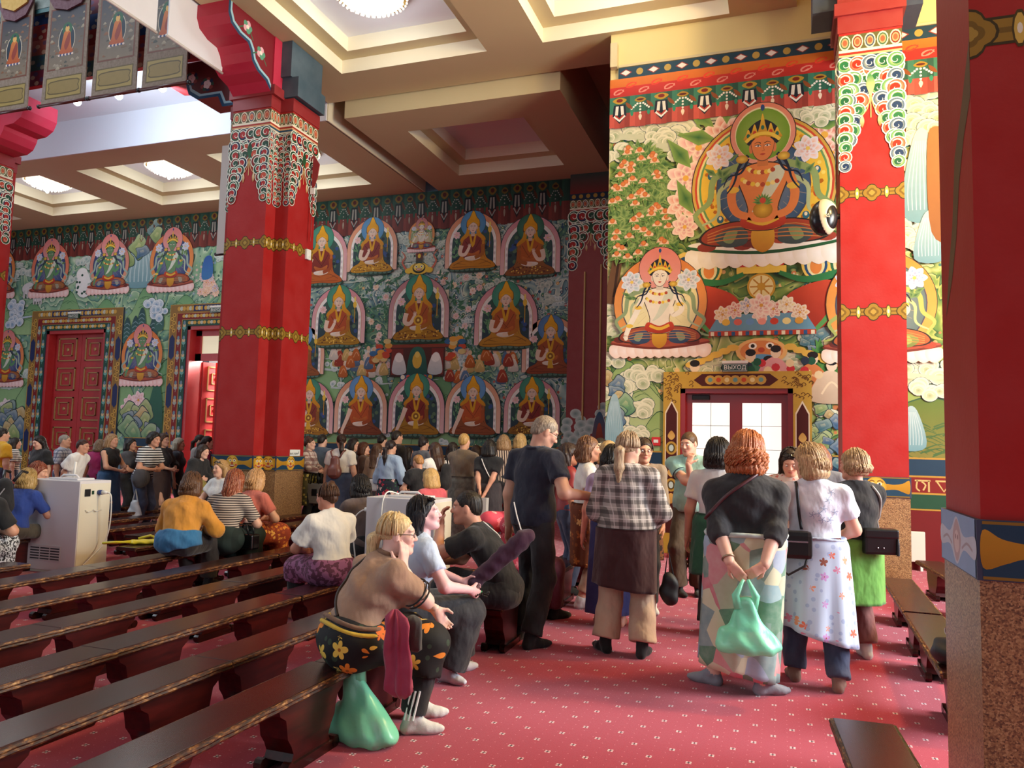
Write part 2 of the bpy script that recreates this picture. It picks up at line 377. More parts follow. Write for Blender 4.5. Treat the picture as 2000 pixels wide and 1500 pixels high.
# ---- chandeliers
m_bulb = mat('crystal_lit', '#fff8e8', .2, emit='#fff2d8', es=1.25)
m_crys = mat('crystal_beads', '#fdfaf0', .1, spec=.8, emit='#fff4dc', es=.75)
def chandelier(x, y, z, label):
    t = thing('chandelier', label, 'chandelier', (x, y, z), group='crystal ceiling chandeliers')
    a = MB(); a.lathe([(.50, 0), (.58, -.02), (.58, -.07), (.52, -.08)], 32); a.build('rim', mat('chandelier_gold', '#c9a24c', .3, metal=.8), t, True)
    b = MB(); b.lathe([(.53, -.06), (.50, -.12), (.40, -.19), (.25, -.24), (.10, -.26), (.001, -.265)], 32); b.build('bowl', m_bulb, t, True)
    c = MB()
    for r, zz, k in ((.57, -.1, 40), (.5, -.15, 34), (.38, -.22, 26), (.22, -.27, 16)):
        for i in range(k):
            q = 2 * math.pi * i / k; c.ball((r * math.cos(q), r * math.sin(q), zz), .022, n=6, m=4)
    tag(c.build('crystal_beads', m_crys, t), kind='stuff')
    d = MB(); d.ball((0, 0, -.33), .05, .05, .07, 10, 6); d.build('finial', m_crys, t, True)
    lamp('chandelier_glow', (x, y, z - .45), 45, (.88, .94, 1.0), .3).parent = None
    return t
chandelier(-6.15, 10.3, 8.71, 'round crystal chandelier in the near coffer above the front of the hall')
chandelier(-14.5, 14.95, 8.38, 'lit crystal chandelier seen left of the tall notched pillar')
chandelier(-18.6, 14.95, 8.38, 'warm lit crystal chandelier, farthest left of the lit coffers')
chandelier(-10.8, 14.95, 8.38, 'crystal chandelier half hidden behind the tall notched pillar')
lamp('coffer_glow', (-2.2, 10.3, 8.3), 40, (1, .98, .92), .3)
# ---- pillars
def gold_band(P, u0, u1, v, h=.075):
    w_ = u1 - u0; P.tr(0, 0)
    P.rect(u0, v - h * .62, u1, v + h * .62, '#3a2e10'); P.rect(u0, v - h / 2, u1, v + h / 2, '#957426'); P.rect(u0, v - h * .12, u1, v + h * .12, '#74581a')
    for c in (u0, (u0 + u1) / 2, u1):
        for k, (r, cc) in enumerate(((.112, '#3a2e10'), (.10, '#957426'), (.06, '#74581a'), (.034, '#a88a3a'))):
            pts = []
            for i in range(24):
                a = 2 * math.pi * i / 24; q = r * (.78 + .22 * abs(math.cos(2 * a))); pts.append((min(u1, max(u0, c + q * math.cos(a))), v + q * math.sin(a)))
            P.poly(pts, cc)
    for c in (u0 + w_ * .27, u0 + w_ * .73):
        P.ell(c, v, .03, .085, '#4a3a12', n=10); P.ell(c, v, .022, .07, '#d0b050', n=10); P.ell(c, v, .011, .025, '#e8e4d0', n=8)
def beast_band(P, u0, u1, v0, v1):
    h = v1 - v0; c = (u0 + u1) / 2; P.tr(0, 0); P.rect(u0, v0, u1, v1, '#1d4058'); P.rect(u0, v0, u1, v0 + .012, '#8a6a24'); P.rect(u0, v1 - .012, u1, v1, '#8a6a24')
    vm = (v0 + v1) / 2
    P.spl([(u0, vm + h * .34), (u0 + .07, vm + h * .2), (u0 + .16, vm + h * .13), (c - .12, vm + h * .16), (c, vm + h * .2), (c + .12, vm + h * .16), (u1 - .16, vm + h * .13), (u1 - .07, vm + h * .2), (u1, vm + h * .34),
           (u1, vm - h * .3), (u1 - .08, vm - h * .22), (u1 - .16, vm - h * .12), (c, vm - h * .2), (u0 + .16, vm - h * .12), (u0 + .08, vm - h * .22), (u0, vm - h * .3)], '#c08f28', '#a8781c')
    P.ell(c, vm, .115, h * .5, '#c99a30', n=20); P.ell(c, vm + h * .02, .095, h * .42, '#d9ad44', n=20)
    for sg in (-1, 1):
        P.ell(c + sg * .04, vm + h * .14, .026, .02, '#f4e8d0', n=10); P.ell(c + sg * .04, vm + h * .14, .012, .014, '#20202a', n=8); P.stroke([(c + sg * .015, vm + h * .26), (c + sg * .045, vm + h * .32), (c + sg * .08, vm + h * .22)], .012, '#7a4a14')
        P.ell(c + sg * .075, vm - h * .16, .022, .016, '#c85038', n=8)
    P.ell(c, vm - h * .04, .022, .018, '#b03a2a', n=10); P.ell(c, vm - h * .22, .05, .022, '#8a2018', n=12); P.rect(c - .035, vm - h * .22, c + .035, vm - h * .17, '#f0e8d8')
def swirl(P, u, v, r, cols, sg=1):
    P.ell(u, v, r * 1.16, r * 1.16, '#e6efdc', n=14); P.ell(u, v, r, r, cols[0], n=14, ce=cols[1]); P.ell(u + sg * r * .1, v - r * .05, r * .62, r * .62, cols[2], n=12)
    pts = []
    for i in range(9):
        a = .6 + i * .75; q = r * .82 * (1 - i / 9.5); pts.append((u + sg * q * math.cos(a), v + q * math.sin(a)))
    P.stroke(pts, r * .16, '#eef2e2', 2, r * .06)
SW = [('#2f6a40', '#123a24', '#a8201c'), ('#223e70', '#0e1c3c', '#a8201c'), ('#a82a20', '#701410', '#1f4a36'), ('#2f6a40', '#123a24', '#c04a30')]
SW2 = [('#e8dca0', '#2f8a50', '#1e6a40'), ('#f0c8a0', '#d0482c', '#b02818'), ('#d8d8b0', '#24507a', '#16345c'), ('#e8dca0', '#3a8a50', '#145a38')]
def capital(P, u0, w_, vt, drop=1.55, pal=SW, seed=1, sparse=False):
    rnd = random.Random(seed); P.tr(0, 0); c = u0 + w_ / 2
    P.rect(u0, vt - .22, u0 + w_, vt, '#5a5a34'); n = max(3, round(w_ / .15))
    for i in range(n):
        x = u0 + w_ * (i + .5) / n; r = w_ / n * .46
        for k, cc in enumerate(('#e8e0c0', ('#3a6a4a', '#7a2a20', '#2a4a6a')[i % 3], '#d89a70', '#c05a3c')): P.ell(x, vt - .10, r * (1 - .2 * k), .1 * (1 - .2 * k), cc, n=12)
    for k, cc in enumerate(('#ece6cc', '#a82a20', '#e0b080', '#24506a', '#e8dcc0')):
        pts = [(u0 + w_ * i / 12, vt - .21 - .03 * k + .012 * math.sin(i * math.pi)) for i in range(13)]; P.stroke(pts, .034, cc, sm=False)
    v0 = vt - .36; r0 = w_ * .135
    thin = w_ < .4; r0 = w_ * (.27 if thin else .135); P.rect(u0, v0 - .06, u0 + w_, v0 + .02, '#15263c')
    for sg in (-1, 1):
        v = v0 - r0 * 1.0; k = 0
        while v > vt - drop:
            t = (v0 - v) / (drop - .36); width = w_ * (.5 * max(0, 1 - t * 1.15) ** .75 + .09); e = c + sg * w_ / 2; r = r0 * (1.05 - .3 * t)
            u = width - r * .7
            while u > -r * .3:
                swirl(P, e - sg * max(r * .8, u), v + rnd.uniform(-.015, .015), r * rnd.uniform(.9, 1.1), pal[(k + (sg > 0)) % len(pal)], sg if k % 2 else -sg); k += 1; u -= r * 1.45
            v -= r * 1.4
    if not thin:
        for i in range(5): swirl(P, u0 + w_ * (i + .5) / 5, v0 - .03, r0 * .95, pal[i % len(pal)], -1 if i < 2 else 1)
    if thin: return
    P.spl([(c, v0 - .18), (c - .05, v0 - .3), (c - .02, v0 - .42), (c, v0 - .5), (c + .02, v0 - .42), (c + .05, v0 - .3)], pal[0][1], pal[0][0])
    for d in (-1, 0, 1):
        P.stroke([(c, v0 - .45), (c + d * .04, v0 - .62), (c + d * .10, v0 - .74 + abs(d) * .04)], .012, '#d8b878'); P.spl([(c + d * .10, v0 - .70), (c + d * .125, v0 - .78), (c + d * .10, v0 - .86), (c + d * .075, v0 - .78)], '#e8dcb0', '#b8742c')
def pillar(cx, cy, label, notch, faces, seed, arm=.375, no=.25, top=7.0, pal=SW, drop=1.6):
    t = thing('pillar', label, 'pillar', (cx, cy, 0), group=None); t['kind'] = 'thing'
    def plan(a, b):                      # cruciform (or square) plan
        if not notch: return [(-a, -a), (a, -a), (a, a), (-a, a)]
        return [(-a, -b), (a, -b), (a, -a), (b, -a), (b, a), (a, a), (a, b), (-a, b), (-a, a), (-b, a), (-b, -a), (-a, -a)]
    a, b = arm, arm + no
    MB().prism(plan(a + .01, b + .01), 0, 1.04, 'z').build('stone_base', m_stone, t)
    MB().prism(plan(a, b), 1.0, top + .02, 'z').build('shaft', m_red, t)
    MB().prism(plan(a + .02, b + .02), 1.035, 1.275, 'z').build('painted_band', m_navy, t)
    MB().prism(plan(a + .012, b + .012), top, top + .22, 'z').build('capital_block', m_dred, t)
    for (ox, oy, ux, uy, wd, kind) in faces:
        def out(nm): P.build(nm, (ox, oy, 0), (ux, uy, 0), (0, 0, 1), t)
        if 'g' in kind:
            for z_ in (3.26, 4.74): P = Paint(); gold_band(P, 0, wd, z_); out('gold_band')
        if 'c' in kind: P = Paint(); capital(P, 0, wd, top - .03, drop, pal, seed); out('capital_painting')
        if 'd' in kind:
            for i in range(max(2, round(wd / .17))):
                k = max(2, round(wd / .17)); x = wd * (i + .5) / k; P = Paint(); P.ell(x, top + .12, .06, .06, '#c9a548', n=16); out('gold_dot')
        if 'b' in kind:
            P = Paint(); beast_band(P, 0, wd, 1.04, 1.27); nx, ny = uy, -ux
            P.build('beast_ornament', (ox + nx * .021, oy + ny * .021, 0), (ux, uy, 0), (0, 0, 1), t)
    return t
a, b = .375, .625
m_teal2 = mat('bracket_teal', '#173f4e', .5, vary=.25, vscale=3)
NF = [(-a, -b - .001, 1, 0, 2 * a, 'gcb'), (a, -a - .001, 1, 0, b - a, 'gcb'), (a + .001, -b, 0, 1, b - a, 'gcb'), (b + .001, -a, 0, 1, 2 * a, 'gcb'), (-b, -a - .001, 1, 0, b - a, 'gcb')]
def big_bracket(t, px):
    prof = [(-.6, 7.2), (-.6, 8.2), (-1.75, 8.2), (-1.75, 8.0), (-1.68, 7.86), (-1.5, 7.78), (-1.28, 7.76), (-1.2, 7.66), (-1.15, 7.52), (-1.02, 7.42), (-.8, 7.36)]
    MB().prism(prof, -a, a, 'x').build('bracket', m_pink, t)
    P = Paint()
    for gw, cc in ((0, '#1d3f5c'), (.045, '#9cc4cc'), (.08, '#7a1420')):
        P.poly([(p[0] + (.0 if p[0] > -.7 else gw), p[1] + (gw if p[1] < 8.1 else 0)) for p in prof], cc)
    for (x, z_) in ((-1.3, 8.0), (-.95, 7.75)):
        P.stroke([(x - .2, z_ - .1), (x, z_), (x + .15, z_ - .15)], .02, '#3a6a4a')
        for i in range(5): q = i * 1.256; P.ell(x + .06 * math.cos(q), z_ + .06 * math.sin(q), .05, .05, '#e0a8b0' if i % 2 else '#5a9a7a', n=10)
        P.ell(x, z_, .035, .035, '#f0e0d0', n=10)
    P.build('bracket_painting', (a + .001, 0, 0), (0, 1, 0), (0, 0, 1), t)
    prof2 = [(-.6, 7.3), (-.6, 8.2), (-2.3, 8.2), (-2.3, 7.95), (-1.75, 7.9), (-1.65, 7.62), (-1.45, 7.5), (-1.0, 7.5), (-.9, 7.3)]
    MB().prism(prof2, -.3, .3, 'y').build('bracket', m_dred, t)
    P = Paint()
    for gw, cc in ((0, '#1d4a6c'), (.05, '#9cc4cc'), (.09, '#5a1818')):
        P.poly([(p[0] + (0 if p[0] > -.7 else gw * .8), p[1] + (gw if p[1] < 8.1 else 0)) for p in prof2], cc)
    for (x, z_) in ((-2.05, 8.05), (-1.6, 7.9), (-1.25, 7.75)):
        for i in range(9): q = i * .7; P.ell(x + .1 * math.cos(q), z_ + .09 * math.sin(q), .05, .04, ('#2a4a3a', '#1c2a4a', '#8a3a34')[i % 3], n=8)
        for i in range(5): q = i * 1.256; P.ell(x + .045 * math.cos(q), z_ + .045 * math.sin(q), .04, .04, '#d8c4c0', n=10)
    P.build('bracket_painting', (0, -.301, 0), (1, 0, 0), (0, 0, 1), t)
    far = px; arm2 = [(.5, 7.22), (1.0, 7.24), (1.16, 7.32), (1.24, 7.46), (1.26, 7.54), (1.5, 7.56), (1.68, 7.66), (1.76, 7.82), (1.76, 8.1), (.5, 8.1)]
    if far: MB().prism(arm2, -.36, .36, 'y').build('bracket', m_pink, t)
    else: MB().box(.38, -.40, 7.24, .72, .40, 7.58).build('bracket_block', m_teal2, t); MB().box(.3, -.45, 7.58, .60, .45, 8.19).build('bracket_block', m_teal2, t)
    MB().box(-.45, -.66, 7.2, .45, .66, 7.36).build('bracket_block', m_dred, t); MB().box(.1, -.64, 7.36, .40, -.3, 8.19).build('bracket_block', m_pink, t)
tA = pillar(-8.29, 10.88, 'tall red notched pillar with painted capital standing in the middle of the hall', True, NF, 3); big_bracket(tA, 0)
tL = pillar(-15.62, 10.88, 'red pillar with scroll painted capital at the far left edge', True, [f for f in NF], 8); big_bracket(tL, 1)
rw = .36
tR = pillar(1.06, 10.16 + rw, 'square red pillar beside the glass door with green and coral painted capital', False,
            [(-rw, -rw - .001, 1, 0, 2 * rw, 'gcbd'), (-rw - .001, rw, 0, -1, 2 * rw, 'gcb')], 5, rw, 0, 6.82, SW2, 1.75)
mb = MB(); mb.box(-rw - .05, -rw - .05, 7.04, rw + .05, rw + .05, 7.2); mb.box(-.2, .36, 7.15, .2, 1.6, 8.2); mb.prism([(-.36, 7.2), (-.36, 9.8), (.36, 9.8), (.36, 7.2)], -.37, .37, 'x')
mb.build('bracket', m_dred, tR)
MB().box(-rw - .3, -rw + .1, 7.2, -rw, rw - .1, 8.1).build('bracket_block', m_navy, tR); MB().box(rw, -.3, 7.1, rw + .25, .3, 8.2).build('bracket_block', m_navy, tR)
# near pillar on the right edge of the picture
rw = .345
tN = pillar(.76 + rw, 3.6 + rw, 'near maroon pillar with speckled stone foot at the right edge', False,
            [(-rw, -rw - .001, 1, 0, 2 * rw, 'b')], 6, rw, 0, 7.2)
zN = at(1950, 60, 3.6).z
P = Paint(); gold_band(P, 0, 2 * rw, zN, .10); P.ell(.27, zN, .05, .11, '#4a3a12'); P.ell(.27, zN, .04, .09, '#a88a48'); P.ell(.27, zN, .024, .045, '#e8e4e0', n=14)
for q in ((.262, zN + .03, .262, zN - .012), (.278, zN + .012, .278, zN - .03), (.262, zN, .278, zN), (.262, zN + .03, .272, zN + .03), (.268, zN - .03, .278, zN - .03)): P.stroke([q[:2], q[2:]], .006, '#3a3a3a')
P.build('painted_ornament', (-rw, -rw - .001, 0), (1, 0, 0), (0, 0, 1), tN)
P = Paint(); w_ = 2 * rw; P.rect(0, 1.04, w_, 1.275, '#8aa6c8'); P.spl([(0, 1.2), (.2, 1.185), (.34, 1.26), (.48, 1.185), (w_, 1.2), (w_, 1.11), (.48, 1.125), (.34, 1.05), (.2, 1.125), (0, 1.11)], '#c2c8d2')  # pale tints: cool light on this face put into the band's colours
P.spl([(.26, 1.16), (.345, 1.25), (.43, 1.16), (.345, 1.06)], '#b8a0a0'); P.ell(.345, 1.15, .05, .05, '#d4c0bc')
for sg in (-1, 1): P.ell(.345 + sg * .022, 1.17, .01, .012, '#8a6a6a', n=8); P.stroke([(.345 + sg * .1, 1.13), (.345 + sg * .2, 1.16), (.345 + sg * .3, 1.14)], .012, '#a89aa0')
P.build('beast_ornament', (-rw - .022, rw, 0), (0, -1, 0), (0, 0, 1), tN)
P = Paint(); q0 = [(.1, 2.2 + .0), (.2, 2.45), (.28, 2.6), (.36, 2.9), (.5, 3.05), (.69, 3.3), (.69, 3.05), (.55, 2.92), (.44, 2.75), (.36, 2.52), (.25, 2.35)]
P.poly(q0, '#5f4a30', '#6a5434'); P.build('worn_patch', (-rw - .001, rw, 0), (0, -1, 0), (0, 0, 1), tN)
# pilaster on the far wall beside the mural
t = thing('pilaster', 'dark red pilaster with scroll painted head beside the far mural', 'pilaster', (-4.1, YB, 0))
MB().box(-.52, -.25, 0, .5, 0, 7.95).build('shaft', m_dred, t)
P = Paint(); capital(P, 0, 1.02, 7.25, 1.6, SW, 9); P.tr(0, 0).rect(0, 7.25, 1.02, 7.4, '#1c2c44')
for i in range(6): P.ell(.09 + i * .17, 7.33, .05, .05, '#b08a3a', n=12)
for i in range(7): P.rect(i * .15, 7.4, i * .15 + .15, 7.95, '#245048', '#7a2420')
P.build('painted_ornament', (-.52, -.251, 0), (1, 0, 0), (0, 0, 1), t)
P = Paint()
rnd = random.Random(4)
for x, hh in ((.1, 1.75), (.25, 1.95), (.85, 2.1), (.98, 2.3), (.4, 1.7), (.7, 1.75), (.55, 1.6)):
    for k in range(5): P.ell(x + rnd.uniform(-.12, .12), hh + .35 - k * .15, .13, .11, '#7f9c9c', n=14, ce='#d4e0dc')
P.spl([(.62, 1.5), (.66, 2.1), (.78, 2.35), (.9, 2.1), (.95, 1.5)], '#2a5a7a', '#8a3a2a'); P.spl([(.7, 1.5), (.72, 1.95), (.78, 2.1), (.84, 1.95), (.88, 1.5)], '#b04a2c', '#5a2a2a'); P.rect(0, .9, 1.02, 1.6, '#34566a')
P.build('painted_clouds', (-.52, -.252, 0), (1, 0, 0), (0, 0, 1), t)
for px_, y0, y1 in ((1142.5, 531, 820), (1174.5, 516, 800)):
    q0, q1 = at(px_, y0, YB - .27), at(px_, y1, YB - .27)
    o = MB().tube([(q0.x, q0.y, q1.z), (q0.x, q0.y, q0.z)], .022, 8).build('hanging_pole', mat('pole_wood', '#c9a468', .5))
    tag(o, 'pale thin pole on the dark pilaster, %s of the pair' % ('shorter and left one' if px_ < 1150 else 'longer one beside the bright wall'), 'pole')
# ------------------------------------------------------------------ murals
rnd = random.Random(7)
def mural(fn, name, wall, Y, *a, **k):
    P = Paint(); mm = k.pop('m', None); fn(P, *a, **k); A = wall is wallA; f = .62
    return P.build(name, (0, Y, 0), (1, 0, 0), (0, 0, 1), wall, mm, keep=(XA + .005, 7, 0, 8.2 if 'ban' in name or 'fri' in name else 6.9) if A else (-27, -4.62, 0, 7.86), holes=[(d3a - .25, d3b + .25, d3z + .25)] if A else [(d1a - f, d1b + f, d1z + f), (d2a - f, d2b + f, d1z + f)])
def cloud(P, x, y, s, dark='#7d9c98', light='#dfe6da', n=8, flat=False):
    rr = []
    for i in range(n):
        a = rnd.uniform(0, 6.28); q = rnd.uniform(.1, .75); rr.append((x + s * 1.25 * q * math.cos(a), y + s * .6 * q * math.sin(a), s * rnd.uniform(.26, .44)))
    rr.sort(key=lambda q: -q[1]); P.tr(0, 0)
    for (u, v, r) in rr: P.ell(u, v, r * 1.12, r * .98, '#3a5a66', n=12)
    for (u, v, r) in rr:
        P.ell(u, v, r * 1.05, r * .92, light, n=14); P.ell(u, v - r * .08, r * .86, r * .74, dark, n=14, ce=mixc(light, dark, .25))
        P.stroke([(u + r * .5 * math.cos(q), v + r * .4 * math.sin(q)) for q in (0.2, 1.4, 2.6, 3.8)], r * .08, light, 2)
    if flat or rnd.random() < .4: P.stroke([(x - s, y - s * .3), (x + s * .2, y - s * .42), (x + s * 1.5, y - s * .34), (x + s * 2.1, y - s * .28)], s * .3, mixc(light, dark, .4), 4, s * .02)
def lotus(P, x, y, r, c='#e8b4b8', cc='#f6e2d8', core='#d8a040', stem=None):
    if stem: P.stroke([(x, y), (x + r * .3, y - stem * .5), (x - r * .2, y - stem)], r * .14, '#2f6a44')
    for ring, (k, q) in enumerate(((7, 1.0), (6, .7), (5, .42))):
        for i in range(k):
            a = 6.283 * i / k + ring * .4; u, v = math.cos(a), math.sin(a); px_, py_ = -v, u; t = r * q
            P.fan(spline([(x + u * t * .1, y + v * t * .1), (x + u * t * .6 + px_ * t * .34, y + v * t * .6 + py_ * t * .34), (x + u * t * 1.05, y + v * t * 1.05), (x + u * t * .6 - px_ * t * .34, y + v * t * .6 - py_ * t * .34)], 3), mixc(c, '#b04a5a', .25 * ring), cc)
    P.ell(x, y, r * .16, r * .16, core, n=8)
def leaf(P, x, y, l, a, c='#2f6040', c2='#6f9a5a'):
    u, v = math.cos(a), math.sin(a); px_, py_ = -v, u
    P.fan([(x, y), (x + u * l * .4 + px_ * l * .2, y + v * l * .4 + py_ * l * .2), (x + u * l, y + v * l), (x + u * l * .4 - px_ * l * .2, y + v * l * .4 - py_ * l * .2)], c, c2)
def arch(P, oc, ic):
    A = lambda rx, top, bot: [(-rx, bot), (-rx * 1.0, .32)] + [(-rx * math.cos(q), .42 + (top - .42) * math.sin(q)) for q in [i * math.pi / 14 for i in range(15)]] + [(rx, .32), (rx, bot)]
    P.poly(A(.455, .9, .06), '#2c3a44'); P.poly(A(.445, .89, .06), oc, mixc(oc, '#f4e4dc', .45)); P.poly(A(.385, .815, .07), '#b88a5a')
    P.poly(A(.378, .81, .07), '#ece8e2'); P.poly(A(.335, .755, .08), '#4a5a66'); P.poly(A(.328, .75, .08), *ic)
    for sg in (-1, 1):
        for i in range(9): P.ell(sg * .352, .12 + i * .045, .017, .022, '#d8ced0' if i % 2 else '#f6f2ee', n=8)
def face(P, x, y, r, skin, hair=None, look=0, lips='#b0504a'):
    for sg in (-1, 1): P.ell(x + sg * r * .92, y - r * .1, r * .17, r * .42, mixc(skin, '#a0605a', .25), n=10)
    P.spl([(x - r * .86, y + r * .5), (x - r * .9, y), (x - r * .68, y - r * .75), (x - r * .25, y - r * 1.18), (x + r * .25, y - r * 1.18), (x + r * .68, y - r * .75), (x + r * .9, y), (x + r * .86, y + r * .5), (x, y + r * 1.1)], '#4a3a36')
    P.spl([(x - r * .82, y + r * .5), (x - r * .86, y), (x - r * .64, y - r * .72), (x - r * .23, y - r * 1.12), (x + r * .23, y - r * 1.12), (x + r * .64, y - r * .72), (x + r * .86, y), (x + r * .82, y + r * .5), (x, y + r * 1.05)], skin, mixc(skin, '#c07a60', .12))
    for sg in (-1, 1):
        P.stroke([(x + sg * r * .14, y + r * .30), (x + sg * r * .38, y + r * .42), (x + sg * r * .66, y + r * .3)], r * .08, '#3a2c28', 3, r * .03)
        P.spl([(x + sg * r * .14, y + r * .06), (x + sg * r * .36, y + r * .18), (x + sg * r * .62, y + r * .08), (x + sg * r * .36, y + r * .02)], '#f4ece4'); P.ell(x + sg * r * .36, y + r * .09, r * .07, r * .07, '#201818', n=8)
        P.stroke([(x + sg * r * .12, y + r * .08), (x + sg * r * .36, y + r * .2), (x + sg * r * .64, y + r * .1)], r * .05, '#3a2c28', 3)
    P.stroke([(x + r * .03, y + r * .25), (x + r * .09, y - r * .2), (x + r * .15, y - r * .32), (x - r * .08, y - r * .36)], r * .05, mixc(skin, '#7a3a30', .5), 3)
    P.spl([(x - r * .22, y - r * .62), (x, y - r * .54), (x + r * .22, y - r * .62), (x, y - r * .72)], lips)
def hand(P, x, y, s, skin, sg=1):
    P.ell(x, y, s * .5, s * .55, skin, n=12)
    for i in range(4): a = 1.57 + (i - 1.5) * .28; P.stroke([(x + s * .22 * (i - 1.5), y + s * .2), (x + s * .5 * (i - 1.5) * .7, y + s * (1.15 - .1 * abs(i - 1.2)))], s * .22, skin, 2, s * .14)
    P.stroke([(x - sg * s * .4, y), (x - sg * s * .75, y + s * .5)], s * .22, skin, 2, s * .14)
def folds(P, pts, c, w):
    for a in pts: P.stroke(a, w, c, 4, w * .3)
def monk(P, x, z, h, halo='#2f7f6c', oc='#d88a90', robe='#b8741c', body='#7a2c1c', ic=('#3a5a4c', '#26384a'), seat='#2c4a3c', fl=1, low=False, item=None, pat=False):
    P.tr(x, z, h * fl, h); arch(P, oc, ic)
    for i in range(14): P.ell(.2 + rnd.uniform(-.08, .1), .3 + rnd.uniform(-.08, .3), .03, .03, mixc(ic[1], ('#6a8a5a', '#3a5aa0', '#101820')[i % 3], .6), n=8)
    for i in range(12): leaf(P, -.25 + rnd.uniform(-.04, .05), .2 + rnd.uniform(0, .3), .09, rnd.uniform(.6, 2.6), '#2f6a48', '#7aa87a')
    lotus(P, -.26, .56, .06, '#d88a98', '#f4dcd8', '#e8c070', .25)
    P.ell(0, .72, .205, .205, '#22302e', n=30); P.ell(0, .72, .2, .2, mixc(halo, '#a8d0c8', .22), n=30, ce=halo)
    P.spl([(-.4, .05), (-.3, .09), (0, .1), (.3, .09), (.4, .05), (.3, .0), (0, -.02), (-.3, .0)], seat, mixc(seat, '#000', .3))
    for i in range(9): P.ell(-.32 + i * .08, .03, .035, .025, mixc(seat, '#8ab0a0', .3), n=8)
    R_ = [(-.37, .05), (-.34, .13), (-.22, .2), (-.2, .34), (-.19, .48), (-.1, .56), (.1, .56), (.19, .48), (.2, .34), (.23, .2), (.34, .12), (.37, .05), (.2, .03), (0, .045), (-.2, .03)]
    P.spl(R_, '#3a2418'); P.spl([(p[0] * .97, .005 + p[1] * .985) for p in R_], mixc(robe, '#f0c060', .12), robe)
    dk = mixc(robe, '#4a2410', .55)
    folds(P, [[(-.3, .1), (-.15, .16), (0, .13)], [(.3, .1), (.15, .17), (.02, .14)], [(-.32, .07), (0, .07), (.3, .07)], [(.2, .42), (.17, .28), (.2, .2)], [(.15, .46), (.12, .3), (.16, .2)], [(-.18, .44), (-.16, .32), (-.2, .22)], [(.25, .14), (.1, .1)], [(-.25, .13), (-.1, .1)]], dk, .014)
    if pat:
        for i in range(40): u, v = rnd.uniform(-.3, .3), rnd.uniform(.06, .16); P.ell(u, v, .012, .01, ('#e8c050', '#5a2418')[i % 2], n=6)
    P.spl([(-.15, .22), (-.17, .4), (-.1, .53), (.1, .53), (.15, .4), (.13, .22), (0, .17)], mixc(body, '#c0503a', .15), body)
    folds(P, [[(-.12, .46), (-.02, .34), (.08, .24)], [(.12, .47), (.04, .34), (-.02, .26)], [(-.13, .3), (0, .24), (.1, .3)]], mixc(body, '#2a0c08', .6), .012)
    P.poly([(-.06, .56), (.06, .56), (.03, .40), (0, .36), (-.03, .40)], '#d8a01c'); P.poly([(-.03, .56), (.03, .56), (0, .43)], '#7a2a1c')
    P.spl([(-.12, .30), (0, .27), (.11, .31), (.08, .23), (-.06, .22)], '#c8702c', '#a04a1c'); P.spl([(-.1, .22), (.1, .23), (.12, .19), (0, .16), (-.11, .18)], '#efe6da', '#d8c4b4')
    skin = '#e8cdb8'
    if low: P.stroke([(-.17, .42), (-.22, .28), (-.29, .12), (-.3, .06)], .075, skin, 5, .04); hand(P, -.3, .06, .04, skin)
    else: P.stroke([(-.18, .40), (-.2, .28), (-.12, .26), (-.055, .36)], .07, skin, 5, .045); hand(P, -.05, .375, .04, skin)
    P.stroke([(.16, .4), (.16, .26), (.04, .2)], .06, mixc(robe, body, .5), 5, .05); P.ell(.0, .2, .04, .025, skin, n=10)
    if item: P.ell(.0, .3, .07, .07, '#e0b030', n=16); P.ell(0, .3, .045, .045, '#8a5a14', n=14); P.ell(0, .3, .02, .02, '#f0d060', n=8); P.poly([(-.03, .23), (.03, .23), (.05, .12), (-.04, .12)], '#d8a828')
    for sg in (-1, 1): P.spl([(sg * .085, .75), (sg * .1, .66), (sg * .12, .58), (sg * .19, .51), (sg * .2, .46), (sg * .12, .5), (sg * .06, .56), (sg * .06, .7)], '#dca318', '#c88410')
    P.rect(-.03, .53, .03, .62, mixc(skin, '#a0604a', .3)); P.spl([(-.1, .66), (-.105, .76), (-.06, .82), (0, .93), (.06, .82), (.105, .76), (.1, .66), (0, .72)], '#5a3a10')
    P.spl([(-.092, .67), (-.098, .76), (-.055, .815), (0, .92), (.055, .815), (.098, .76), (.092, .67), (0, .72)], '#f0b41c', '#d8920c'); face(P, 0, .665, .072, skin)
    P.stroke([(-.075, .725), (0, .755), (.075, .725)], .02, '#e8a814')
    if fl > 0 and not low:
        P.stroke([(.27, .35), (.27, .62)], .012, '#c8982c'); P.ell(.27, .62, .03, .05, '#e8c040', n=10); P.ell(.27, .7, .015, .04, '#f0d870', n=8)
